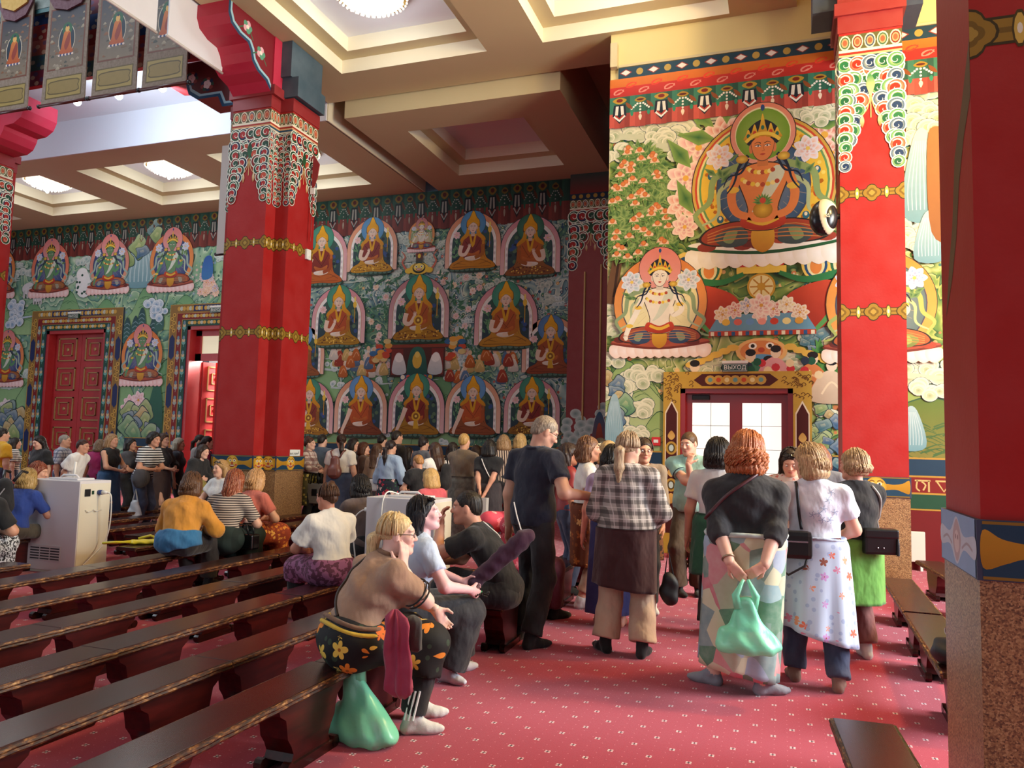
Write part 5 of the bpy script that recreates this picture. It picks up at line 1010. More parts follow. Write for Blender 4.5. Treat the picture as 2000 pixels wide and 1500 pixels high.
# ------------------------------------------------------------------ people: smooth-union distance fields turned into one skin
A3 = lambda *v: np.array(v, np.float64)
def unit(v): v = np.asarray(v, float); return v / (np.linalg.norm(v) + 1e-9)
class Field:
    def __init__(s): s.P = []
    def cone(s, a, b, ra, rb, k=.03, flat=False, fa=False, squash=None): s.P.append(('c', A3(*a), A3(*b), ra, rb, k, flat, fa, squash)); return s
    def ell(s, c, r, M=None, k=.03): s.P.append(('e', A3(*c), A3(*r), M, k)); return s
    def cut(s, p, n): s.P.append(('p', A3(*p), unit(n))); return s              # remove the side n points to
    def dig(s, c, r, k=.01, M=None): s.P.append(('d', A3(*c), A3(*(r if hasattr(r, '__len__') else (r, r, r))), M, k)); return s
    def mesh(s, h, disp=None):
        lo = np.full(3, 1e9); hi = -lo
        for p in s.P:
            if p[0] == 'c': lo = np.minimum(lo, np.minimum(p[1] - p[3], p[2] - p[4])); hi = np.maximum(hi, np.maximum(p[1] + p[3], p[2] + p[4]))
            elif p[0] == 'e': m = max(p[2]) if p[3] is not None else p[2]; lo = np.minimum(lo, p[1] - m); hi = np.maximum(hi, p[1] + m)
        lo -= 3 * h + .012; hi += 3 * h + .012; n = np.ceil((hi - lo) / h).astype(int) + 1
        ax = [lo[i] + h * np.arange(n[i]) for i in range(3)]; F = np.full(n, .2, np.float32)
        def block(l, u):
            i0 = np.maximum(0, np.floor((l - lo) / h).astype(int)); i1 = np.minimum(n, np.ceil((u - lo) / h).astype(int) + 1)
            sl = tuple(slice(i0[i], max(i0[i] + 1, i1[i])) for i in range(3)); return sl, ax[0][sl[0]][:, None, None], ax[1][sl[1]][None, :, None], ax[2][sl[2]][None, None, :]
        for p in s.P:
            if p[0] == 'c':
                _, a, b, ra, rb, k, flat, fa, sq = p; m = max(ra, rb) + k + 2 * h; sl, X, Y, Z = block(np.minimum(a, b) - m, np.maximum(a, b) + m); ba = b - a; L2 = ba @ ba + 1e-12
                px, py, pz = X - a[0], Y - a[1], Z - a[2]; t0 = (px * ba[0] + py * ba[1] + pz * ba[2]) / L2; t = np.clip(t0, 0, 1)
                qx, qy, qz = px - t * ba[0], py - t * ba[1], pz - t * ba[2]
                if sq is not None: f, w_ = sq; dd = (qx * f[0] + qy * f[1] + qz * f[2]) * (w_ - 1); qx, qy, qz = qx + dd * f[0], qy + dd * f[1], qz + dd * f[2]
                d = np.sqrt(qx * qx + qy * qy + qz * qz) - (ra + t * (rb - ra)); L = math.sqrt(L2)
                if flat: d = np.maximum(d, (t0 - 1) * L)
                if fa: d = np.maximum(d, -t0 * L)
            elif p[0] in 'ed':
                _, c, r, M, k = p if p[0] == 'e' else (p[0], p[1], p[2], p[3], p[4]); m = (max(r) if M is not None else r) + k + 2 * h; sl, X, Y, Z = block(c - m, c + m); x, y, z = X - c[0], Y - c[1], Z - c[2]
                if M is not None: x, y, z = [x * M[i][0] + y * M[i][1] + z * M[i][2] for i in range(3)]
                k0 = np.sqrt((x / r[0]) ** 2 + (y / r[1]) ** 2 + (z / r[2]) ** 2); k1 = np.sqrt((x / r[0] ** 2) ** 2 + (y / r[1] ** 2) ** 2 + (z / r[2] ** 2) ** 2) + 1e-9; d = k0 * (k0 - 1) / k1
            else:
                d = (ax[0][:, None, None] - p[1][0]) * p[2][0] + (ax[1][None, :, None] - p[1][1]) * p[2][1] + (ax[2][None, None, :] - p[1][2]) * p[2][2]; F = np.maximum(F, d.astype(np.float32)); continue
            B = F[sl]
            if p[0] == 'd': hh = np.maximum(k - np.abs(B + d), 0) / k; F[sl] = np.maximum(B, -d) + hh * hh * k * .25
            else: hh = np.maximum(k - np.abs(B - d), 0) / k; F[sl] = np.minimum(B, d) - hh * hh * k * .25
        if disp is not None: F += disp(ax[0][:, None, None], ax[1][None, :, None], ax[2][None, None, :]).astype(np.float32)
        return nets(F, lo, h)
def nets(F, lo, h):
    S = F < 0; n = F.shape; c = np.zeros((n[0] - 1, n[1] - 1, n[2] - 1), np.int8)
    offs = [(i, j, k) for i in (0, 1) for j in (0, 1) for k in (0, 1)]
    for o in offs: c += S[o[0]:n[0] - 1 + o[0], o[1]:n[1] - 1 + o[1], o[2]:n[2] - 1 + o[2]]
    I = np.argwhere((c > 0) & (c < 8)); idx = np.full(c.shape, -1, np.int32); idx[I[:, 0], I[:, 1], I[:, 2]] = np.arange(len(I))
    val = np.stack([F[I[:, 0] + o[0], I[:, 1] + o[1], I[:, 2] + o[2]] for o in offs], 1); O = np.array(offs, float)
    acc = np.zeros((len(I), 3)); cnt = np.zeros(len(I))
    for a in range(8):
        for b in range(a + 1, 8):
            if np.abs(O[a] - O[b]).sum() != 1: continue
            m = (val[:, a] < 0) != (val[:, b] < 0); t = val[m, a] / (val[m, a] - val[m, b]); acc[m] += O[a] + t[:, None] * (O[b] - O[a]); cnt[m] += 1
    V = lo + h * (I + acc / cnt[:, None]); Q = []
    for axis in range(3):
        a, b = (axis + 1) % 3, (axis + 2) % 3; s0 = [slice(None)] * 3; s1 = [slice(None)] * 3; s0[axis] = slice(0, n[axis] - 1); s1[axis] = slice(1, n[axis])
        E = np.argwhere(S[tuple(s0)] != S[tuple(s1)]); E = E[(E[:, a] > 0) & (E[:, b] > 0) & (E[:, a] < n[a] - 1) & (E[:, b] < n[b] - 1)]
        if not len(E): continue
        def at_(da, db): q = E.copy(); q[:, a] += da; q[:, b] += db; return idx[q[:, 0], q[:, 1], q[:, 2]]
        q = np.stack([at_(-1, -1), at_(0, -1), at_(0, 0), at_(-1, 0)], 1); neg = S[E[:, 0], E[:, 1], E[:, 2]]; q[~neg] = q[~neg][:, ::-1]; Q.append(q)
    return V, np.concatenate(Q)
def rotm(yaw=0, pitch=0, roll=0):         # columns: right, forward, up
    return np.array((Matrix.Rotation(yaw, 3, 'Z') @ Matrix.Rotation(-pitch, 3, 'X') @ Matrix.Rotation(roll, 3, 'Y')))
def ik(a, t, l1, l2, hint):
    a, t = A3(*a), A3(*t); d = t - a; L = np.linalg.norm(d); mx = (l1 + l2) * .995
    if L > mx: t = a + d / L * mx; d = t - a; L = mx
    L = max(L, abs(l1 - l2) + .01); u_ = d / L; x = (l1 * l1 - l2 * l2 + L * L) / (2 * L); hh = math.sqrt(max(0, l1 * l1 - x * x)); hint = A3(*hint); hint = unit(hint - u_ * (hint @ u_)); return a + u_ * x + hint * hh, t
class Rig: pass
def rig(s):
    g = Rig(); u = s.get('h', 1.65) / 1.68; g.u = u; b = s.get('b', 1.0); g.b = b; sit = s.get('sit'); g.sex = s.get('sex', 'f')
    g.Pz = (sit + .085 + .03 * b) if sit else .925 * u; g.P = A3(0, 0, g.Pz); g.T = rotm(R(s.get('turn', 0)), R(s.get('lean', 0)), R(s.get('side', 0)))
    g.up = g.T[:, 2]; g.fw = g.T[:, 1]; g.rt = g.T[:, 0]; arch_ = R(s.get('hunch', 0)); g.T2 = rotm(R(s.get('turn', 0)), R(s.get('lean', 0)) + arch_, R(s.get('side', 0))); g.up2 = g.T2[:, 2]; g.fw2 = g.T2[:, 1]
    g.C = g.P + g.up * .19 * u; g.S0 = g.C + g.up2 * .275 * u; g.N = g.S0 + g.up2 * .05 * u
    hy, hp_, hr = s.get('head', (0, 0, 0)); g.H = rotm(R(s.get('turn', 0) + hy), R(s.get('lean', 0) * .5 + math.degrees(arch_) * .4 + hp_), R(hr)); g.hc = g.N + g.up2 * .045 * u + g.H[:, 2] * .10 * u + g.H[:, 1] * .025 * u
    sw = (.172 if g.sex == 'f' else .195) * u * (1 + .45 * (b - 1)); g.sh = {}; g.el = {}; g.wr = {}; g.hd = {}
    for k, sg in (('L', -1), ('R', 1)):
        S_ = g.S0 + g.rt * sg * sw - g.up2 * (.02 + .16 * (b - 1)) * u; a = s.get('arm' + k) or dict(w=(sg * (.20 + .08 * b), .03, .80))
        w_ = (g.hc + g.H @ (A3(*a['wh']) * u)) if 'wh' in a else A3(*a['w']) * (u if not sit else 1); e, w_ = ik(S_, w_, .285 * u, .25 * u, a.get('e', (sg * .5, -.6, -.3))); g.sh[k], g.el[k], g.wr[k] = S_, e, w_
        g.hd[k] = (unit(a['d']) if 'd' in a else unit(w_ - e), unit(a.get('n', (-sg, 0, 0))), a.get('curl', .5), a.get('spread', .12))
    g.hip = {}; g.kn = {}; g.an = {}; g.toe = {}; P2 = rotm(R(s.get('hipturn', s.get('turn', 0) * .3)))
    for k, sg in (('L', -1), ('R', 1)):
        hp = g.P + P2[:, 0] * sg * .088 * u * (1 + .3 * (b - 1)) - A3(0, 0, .02 * u); l = s.get('leg' + k) or {}
        an = A3(*l.get('a', (sg * .10, .0, .075) if not sit else (sg * .11, .42, .075))); an[2] = max(.07, an[2])
        g.hip[k] = hp; g.kn[k], g.an[k] = ik(hp, an, .43 * u, .425 * u, l.get('k', (sg * .05, 1, .1) if not sit else (sg * .15, .6, 1))); g.toe[k] = R(l.get('t', -sg * 12))
    return g
def torso(F, g, t=0, k=.05, bust=True, belly=True):
    u, b = g.u, g.b; M, M2 = g.T.T, g.T2.T; f = g.sex == 'f'; d = (1 + .9 * (b - 1))
    F.ell(g.P + g.up * .02 * u, ((.172 if f else .158) * u * b + t, .122 * u * d + t, .13 * u + t), M, k)
    F.ell(g.C - g.up * .03 * u + g.fw * .035 * (b - 1), ((.138 if f else .146) * u * b + t, .10 * u * d + t, .15 * u + t), M, k)
    F.ell(g.C + g.up2 * .13 * u - g.fw2 * .0, ((.148 if f else .168) * u * (1 + 1.25 * (b - 1)) + t, .108 * u * d + t, .17 * u + t), M2, k)
    if f and bust:
        for sg in (-1, 1): F.ell(g.C + g.up2 * .12 * u + g.fw2 * (.075 * u * d) + g.rt * sg * .07 * u * b, (.068 * u * d + t, .062 * u * d + t, .068 * u * d + t), M2, k)
    for q in 'LR': F.cone(g.N - g.up2 * .03 * u, g.sh[q], .058 * u + t, .055 * u * (1 + .4 * (b - 1)) + t, k)
def arm(F, g, q, t=0, frac=2.0, k=.03, loose=0, flat=True):
    u = g.u; b = 1 + .55 * (g.b - 1); S_, E, W = g.sh[q], g.el[q], g.wr[q]; m = 1.12 if g.sex == 'm' else 1.0
    if frac <= 1: F.cone(S_, S_ + (E - S_) * frac, .053 * u * b * m + t, (.053 - .011 * frac) * u * b * m + t + loose, k, flat)
    else:
        F.cone(S_, E, .053 * u * b * m + t, .042 * u * b * m + t + loose * .6, k); fr = frac - 1
        F.cone(E, E + (W - E) * fr, .042 * u * b * m + t + loose * .6, (.042 - .014 * fr) * u * b * m + t + loose, k, flat)
def legs(F, g, t=0, k=.03, frac=2.0, loose=0, lo=0, qs='LR'):
    u = g.u; b = 1 + .7 * (g.b - 1)
    for q in qs:
        H_, K, A = g.hip[q], g.kn[q], g.an[q]
        F.cone(H_, K, .084 * u * b + t, .057 * u * b + t + loose * .5, k)
        if frac > 1: fr = frac - 1; F.cone(K, K + (A - K) * fr, .057 * u * b + t + loose * .5, (.057 - .02 * fr) * u * b + t + loose, k, t > 0)
        if t == 0: F.ell(K + (A - K) * .3 - A3(0, .012, 0), (.05 * u * b, .052 * u * b, .1 * u), None, .03)
def foot(F, g, q, t=0, k=.02):
    a = g.an[q]; u = g.u; r_ = g.toe[q]; d = A3(math.sin(r_) * -1, math.cos(r_), 0); z = A3(0, 0, 1)
    fl = a[2] < .11; dn = A3(0, 0, -a[2] + .03) if fl else A3(0, 0, -.045)
    F.cone(a, a - d * .025 + dn, .034 * u + t, .031 * u + t, k); F.cone(a - d * .02 + dn, a + d * .13 * u + dn - z * .004, .031 * u + t, .026 * u + t, k); F.cone(a + d * .09 * u + dn, a + d * .165 * u + dn - z * .004, .034 * u + t, .022 * u + t, k, squash=((0, 0, 1), 1.35)); F.cone(a + d * .02, a + d * .1 * u + dn, .028 * u + t, .022 * u + t, k)
def handfield(g, q, big=1.0):
    F = Field(); u = g.u * .98 * big; W = g.wr[q]; d, n_, curl, sp = g.hd[q]; n_ = unit(n_ - d * (n_ @ d)); s_ = np.cross(d, n_)
    side = s_ * (1 if q == 'R' else -1)              # towards the thumb
    F.cone(W - unit(W - g.el[q]) * .03, W + d * .02 * u, .027 * u, .026 * u, .02); 
    for o in (-.026, -.009, .009, .024): F.cone(W + d * .015 * u + side * o * .55 * u, W + d * .085 * u + side * o * u, .017 * u, .0125 * u, .015)
    for i, (o, l) in enumerate(((.026, .068), (.009, .078), (-.009, .072), (-.025, .056))):
        p = W + d * .088 * u + side * o * u; a = 0; dirn = d + side * (o * sp * 40 * .25)
        for j, f in enumerate((.45, .32, .23)):
            a += curl * (.5, .75, .6)[j]; dd = unit(unit(dirn) * math.cos(a) + n_ * math.sin(a)); e = p + dd * l * f * u; F.cone(p, e, (.0092 - .0008 * j) * u, (.0086 - .0008 * j) * u, .006); p = e
    p = W + d * .025 * u + side * .026 * u + n_ * .006; e = p + unit(side * .75 + d * .65 + n_ * .35) * .045 * u; F.cone(p, e, .015 * u, .011 * u, .012); F.cone(e, e + unit(side * .25 + d * .9 + n_ * (.3 + .4 * curl)) * .034 * u, .0105 * u, .0085 * u, .006); return F
def headfield(g, male=False):
    F = Field(); u = g.u; c, M = g.hc, g.H
    L = lambda x, y, z: c + M @ (A3(x, y, z) * u)
    e = lambda p, r, k=.02: F.ell(L(*p), A3(*r) * u, M.T, k * u)
    e((0, -.014, .032), (.074, .094, .088)); e((0, .028, -.03), (.057, .064, .078), .03); F.cone(L(0, .05, -.085), L(0, .076, -.094), .024 * u, .016 * u, .03 * u)
    for sg in (-1, 1): F.cone(L(sg * .05, -.0, -.045), L(sg * .022, .06, -.092), .022 * u, .02 * u, .03 * u); e((sg * .035, .064, -.02), (.026, .024, .024), .02)
    e((0, .078, .032), (.052, .014, .012), .02)
    for sg in (-1, 1): F.dig(L(sg * .031, .099, .008), .0155 * u, .014 * u); e((sg * .031, .075, .008), (.0155, .0135, .0115), .004)
    F.cone(L(0, .088, .018), L(0, .108, -.022), .0075 * u, .0115 * u, .012 * u)
    for sg in (-1, 1): e((sg * .011, .097, -.026), (.008, .01, .007), .008)
    e((0, .087, -.052), (.023, .012, .0065), .008); e((0, .084, -.064), (.019, .012, .0075), .008)
    for sg in (-1, 1): e((sg * .077, -.004, -.002), (.010, .02, .032), .008)
    F.cone(L(0, -.022, -.03), g.N - g.up2 * .04 * u, (.05 if not male else .058) * u, (.055 if not male else .066) * u, .04 * u); return F
SKIN = {}
def skin_mat():
    m, n = newmat('skin'); a = n.add('ShaderNodeAttribute', attribute_name='Col'); n.base(a.outputs['Color']); n.b.inputs['Roughness'].default_value = .5; n.b.inputs['Specular IOR Level'].default_value = .35
    n.b.inputs['Subsurface Weight'].default_value = .0; nz = n.noise(n.coord(), 140, 2); n.bump(nz.outputs['Fac'], .08, .004)
skin_mat()
def wr(amp=.004, seed=0, f=1.0):
    r_ = random.Random(seed); p = [r_.uniform(0, 6) for _ in range(4)]
    return lambda X, Y, Z: amp * (np.sin((30 * X + 17 * Z) * f + p[0]) * np.sin((21 * Z - 12 * Y) * f + p[1]) + .6 * np.sin((47 * Z + 22 * X + 19 * Y) * f + p[2]))
def person(label, x, y, face, group=None, near=True, **s):
    t = thing('person', label, 'person', (x, y, 0), R(face), group); g = rig(s); g.t = t; u = g.u; g.near = near
    hb, hh, hd_, hr = ((.0175, .0067, .0063, .0085), (.025, .0115, .0115, .0135))[0 if near else 1]; male = g.sex == 'm'
    sk = hx(s.get('skin', '#d9a88c')); Vs = []; Fs = []; Cs = []; base = 0
    def addm(V, Fq, colr):
        nonlocal base
        Vs.append(V); Fs.append(Fq + base); Cs.append(colr); base += len(V)
    F = Field(); torso(F, g, -.006, .05); F.cone(g.N - g.up2 * .05 * u, g.hc - g.H[:, 2] * .06 * u, .056 * u, .048 * u, .03)
    for q in 'LR': arm(F, g, q, 0, 2.0, flat=False); 
    legs(F, g, 0); [foot(F, g, q) for q in 'LR']
    V, Q = F.mesh(hb); addm(V, Q, np.tile(sk, (len(V), 1)))
    for q in 'LR':
        if s.get('nohand', '') == q: continue
        V, Q = handfield(g, q).mesh(hd_); cc = np.tile(sk, (len(V), 1)); cc[:, 1:] *= .95; addm(V, Q, cc)
    V, Q = headfield(g, male).mesh(hh); Lc = (V - g.hc) @ g.H / u; cc = np.tile(sk, (len(V), 1))
    lip = np.exp(-((Lc[:, 0] / .024) ** 4 + ((Lc[:, 2] + .058) / .0105) ** 4)) * (Lc[:, 1] > .07); cc = cc * (1 - .75 * lip[:, None]) + np.array(hx(s.get('lip', '#b0504e'))) * (.75 * lip[:, None])
    bl = np.exp(-(((np.abs(Lc[:, 0]) - .04) / .022) ** 2 + ((Lc[:, 2] + .02) / .02) ** 2)) * (Lc[:, 1] > .03) * .3; cc = cc * (1 - bl[:, None]) + np.array(hx('#cf7a6a')) * bl[:, None]
    hc_ = hx(s['hair'][1]) if s.get('hair') else sk
    br = np.exp(-(((np.abs(Lc[:, 0]) - .032) / .018) ** 4 + ((Lc[:, 2] - .0285 + .15 * (np.abs(Lc[:, 0]) - .032) ** 1) / .0045) ** 4)) * (Lc[:, 1] > .05); cc = cc * (1 - .7 * br[:, None]) + np.array(mixc(hc_, '#2a1c14', .6)) * .7 * br[:, None]
    if not near: ey = np.exp(-(((np.abs(Lc[:, 0]) - .031) / .012) ** 4 + ((Lc[:, 2] - .008) / .008) ** 4)) * (Lc[:, 1] > .05); cc = cc * (1 - .8 * ey[:, None]) + .02 * ey[:, None]
    if s.get('stubble'): sb = s['stubble'] * (Lc[:, 2] < -.035) * (Lc[:, 1] > .0) * (1 - lip); cc = cc * (1 - sb[:, None]) + .08 * sb[:, None]
    addm(V, Q, cc)
    o = mesh_obj('body', np.concatenate(Vs), np.concatenate(Fs), _mats['skin'], t, True, np.concatenate(Cs))
    L = g.L = lambda a, b_, c: g.hc + g.H @ (A3(a, b_, c) * u)
    if near and not s.get('noeyes'):
        for sg in (-1, 1):
            mb = MB(); mb.ball(L(sg * .031, .0795, .008), .0115 * u, n=12, m=8); e = mb.build('eye', mat('eye_white', '#e8e2da', .2), t, True); mb = MB(); mb.ball(L(sg * .0305, .0865, .0065), .0058 * u, n=10, m=6); mb.build('iris', mat('eye_dark', '#2a1a12', .2), e, True)
    if s.get('hair'): hair(g, t, *s['hair'], h=hr, near=near)
    hc = .0145 if near else .022
    for i, spec in enumerate(s.get('wear', [])): wear(g, t, hc, near, i + int(x * 7), **spec)
    if s.get('glasses'): glasses(g, t, s['glasses'])
    if s.get('sunny'): sunglasses(g, t)
    for d in s.get('beads', ()): pass
    return g
def W2(g, p): q = g.t.matrix_basis; return (Matrix.Translation(g.t.location) @ Matrix.Rotation(g.t.rotation_euler.z, 4, 'Z')) @ Vector(p)
def wear(g, t, h, near, seed, kind, m, t_=.012, **k):
    u = g.u; F = Field(); amp = .0035 if near else .003; t_ = t_ if near else t_ + .008; name = k.get('name'); z = A3(0, 0, 1)
    if kind == 'top':
        torso(F, g, t_, .05); sl = k.get('sleeve', .55)
        if k.get('flare'): F.ell(g.P + g.up * .06 * u, (.175 * g.b * u + k['flare'], (.135 + .1 * (g.b - 1)) * u + k['flare'], .24 * u), g.T.T, .06)
        F.cut(g.P + g.up * k.get('hem', -.02) * u, -g.up)
        if sl > 0:
            for q in 'LR': arm(F, g, q, t_, sl, .035, k.get('loose', .012))
        nk = k.get('neck', .072); F.dig(g.N + g.up2 * .035 * u + g.fw2 * k.get('scoop', .02) * u, (nk * u, nk * u, (.05 + k.get('deep', 0)) * u), .01, g.T2.T)
        if sl == 0: [F.dig(g.sh[q] + g.rt * (.035 if q == 'R' else -.035), .062 * u, .01) for q in 'LR']
        V, Q = F.mesh(h, wr(amp * k.get('wrinkle', 1), seed)); o = mesh_obj(name or 'shirt', V, Q, m, t, True)
        if k.get('collar'):
            P = []
            for i in range(11): a = math.pi * (-.42 + 1.84 * i / 10) + math.pi; P.append(g.N + g.up2 * (.012 + .012 * math.cos(a)) * u + g.T2 @ (A3(.074 * math.sin(a), -.01 - .068 * math.cos(a) * -1, 0) * u))
            MB().tube(P, .014, 8).build('collar', k['collar'], o, True)
        if k.get('trim'):
            for q in 'LR':
                S_, E = g.sh[q], g.el[q]; c = S_ + (E - S_) * sl; d = unit(E - S_); a = unit(np.cross(d, (0, 0, 1.) if abs(d[2]) < .9 else (1., 0, 0))); b_ = np.cross(d, a); r_ = .0445 * u * (1 + .55 * (g.b - 1)) * (1.1 if g.sex == 'm' else 1) + t_ + k.get('loose', .012) + .002
                for off in k.get('trimo', (.004,)): MB().tube([c - d * off + (a * math.cos(w_) + b_ * math.sin(w_)) * r_ for w_ in np.linspace(0, 6.283, 20)[:-1]], .005, 6, True).build('sleeve_trim', k['trim'], o, True)
        return o
    if kind == 'trousers':
        torso(F, g, t_, .05, False); F.cut(g.P + g.up * k.get('waist', .10) * u, g.up); legs(F, g, t_, .025, k.get('len', 1.93), k.get('loose', .02)); V, Q = F.mesh(h, wr(amp * 1.2, seed, .8)); return mesh_obj(name or 'trousers', V, Q, m, t, True)
    if kind in ('socks', 'shoes'):
        for q in 'LR':
            F = Field(); foot(F, g, q, .005 if near else .01); F.cone(g.an[q], g.an[q] + unit(g.kn[q] - g.an[q]) * k.get('hi', .05), .037 * u + .006, .04 * u + .006, .02, True); V, Q = F.mesh(.010 if near else .017); mesh_obj('sock' if kind == 'socks' else 'shoe', V, Q, m, t, True)
        return
    if kind == 'skirt':                     # standing wrap: a folded cloth tube from waist to hem
        zt = g.Pz + k.get('top', .13) * u; zb = k.get('hem', .35); nr, nt = 22, 56 if near else 32; V = []; r_ = random.Random(seed); ph = [r_.uniform(0, 6.28) for _ in range(6)]; d_ = 1 + .9 * (g.b - 1); fl = k.get('flare', .03); sl_ = k.get('slant', 0); gap = .018 + k.get('gap', .0) + (0 if near else .008); A0, B0 = (.172 if g.sex == 'f' else .158) * u * g.b + gap, .122 * u * d_ + gap; A1, B1 = .140 * u * g.b + gap + .012, .102 * u * d_ + gap + .012 + .03 * (g.b - 1)
        for i in range(nr):
            v = i / (nr - 1)
            for j in range(nt):
                a = 2 * math.pi * j / nt; zz = zt + (zb + sl_ * math.cos(a) - zt) * v; w_ = (.003 + k.get('fold', .012) * v) * (math.sin(7 * a + ph[0]) * .6 + math.sin(11 * a + ph[1] + 2 * v) * .5 + math.sin(4 * a + ph[2]) * .5); c = g.P * (1 - v) + A3((g.an['L'][0] + g.an['R'][0]) / 2, (g.an['L'][1] + g.an['R'][1]) / 2, 0) * v
                dz = (zz - g.Pz) / u; q1 = math.sqrt(max(0, 1 - (max(0, dz - .02) / .135) ** 2)); q2 = math.sqrt(max(0, 1 - ((dz - .16) / .17) ** 2)) if dz > .0 else 0; a0 = ((A0 - gap) ** 4 * q1 ** 4 + ((A1 - gap - .006) * q2) ** 4) ** .25 + gap; b0 = ((B0 - gap) ** 4 * q1 ** 4 + ((B1 - gap - .006) * q2) ** 4) ** .25 + gap; lean_ = g.up * max(0, zz - g.Pz); V.append((c[0] + lean_[0] + (a0 + fl * v + w_) * math.cos(a), c[1] + lean_[1] + (b0 + fl * v + w_) * math.sin(a), zz))
        Q = [[i * nt + j, i * nt + (j + 1) % nt, (i + 1) * nt + (j + 1) % nt, (i + 1) * nt + j] for i in range(nr - 1) for j in range(nt)]; Q.append(list(range(nt))); o = mesh_obj(name or 'skirt', V, Q, m, t, True)
        md = o.modifiers.new('thick', 'SOLIDIFY'); md.thickness = .006; md.offset = -1; return o
    if kind == 'lap':                       # seated skirt / wrap over both thighs, draped part of the way down
        torso(F, g, t_, .06, False); F.cut(g.P + g.up * k.get('waist', .10) * u, g.up); b = 1 + .7 * (g.b - 1); fr = k.get('drop', .5)
        for q in 'LR': F.cone(g.hip[q], g.kn[q], .09 * u * b + t_, .068 * u * b + t_, .09); F.cone(g.kn[q], g.kn[q] + (g.an[q] - g.kn[q]) * fr, .066 * u * b + t_, .062 * u * b + t_ + k.get('loose', .02), .09, True)
        mh = (g.hip['L'] + g.hip['R']) / 2; mk = (g.kn['L'] + g.kn['R']) / 2; F.cone(mh, mk, .085 * u * b + t_, .06 * u * b + t_, .09); F.cut((0, 0, k.get('floor', .02)), (0, 0, -1)); V, Q = F.mesh(h, wr(amp * 1.6, seed, .7)); return mesh_obj(name or 'skirt', V, Q, m, t, True)
    if kind == 'sash':
        zt = g.P + g.up * k.get('z', .1) * u; P = []; n_ = 28; d_ = 1 + .9 * (g.b - 1); dz = k.get('z', .1); q1 = math.sqrt(max(0, 1 - ((dz - .02) / .135) ** 2)); q2 = math.sqrt(max(0, 1 - ((dz - .16) / .17) ** 2)); a0 = ((.172 * g.b * q1) ** 4 + (.146 * g.b * q2) ** 4) ** .25 * u + .026; b0 = ((.122 * d_ * q1) ** 4 + ((.108 * d_ + .03 * (g.b - 1)) * q2) ** 4) ** .25 * u + .026
        for i in range(n_): a = 6.283 * i / n_; P.append(zt + g.rt * a0 * math.cos(a) + g.fw * b0 * math.sin(a) + g.up * .006 * math.sin(3 * a))
        return MB().tube(P, k.get('r', .014), 8, True).build(name or 'sash', m, t, True)
def glasses(g, t, m):
    L = g.L; mb = MB()
    for sg in (-1, 1):
        mb.tube([L(sg * .033 + .021 * math.cos(a), .101 - .06 * abs(sg * .033 + .021 * math.cos(a)) * .4, .006 + .015 * math.sin(a)) for a in np.linspace(0, 6.283, 16)[:-1]], .0018 * g.u, 5, True); mb.tube([L(sg * .055, .095, .010), L(sg * .078, .05, .012), L(sg * .083, .0, .010), L(sg * .080, -.02, -.01)], .0022 * g.u, 5)
    mb.tube([L(-.012, .108, .01), L(.012, .108, .01)], .002 * g.u, 5); mb.build('glasses', m, t)
def sunglasses(g, t, z=.102, y=.055):
    L = g.L; mb = MB()
    for sg in (-1, 1):
        q = [L(sg * .036 + .027 * math.cos(a), y + .02 * math.sin(a), z - .010 * math.sin(a) + .01 - abs(.036 + sg * .027 * math.cos(a)) * .25) for a in np.linspace(0, 6.283, 13)[:-1]]; mb.add(q, [list(range(12))]); mb.tube(q, .004, 5, True); mb.tube([L(sg * .06, y, z - .005), L(sg * .088, y - .05, z - .05), L(sg * .088, y - .08, z - .08)], .003, 5)
    mb.tube([L(-.012, y + .01, z + .008), L(.012, y + .01, z + .008)], .003, 5); mb.build('sunglasses', mat('black_gloss', '#0c0c0e', .12), t)
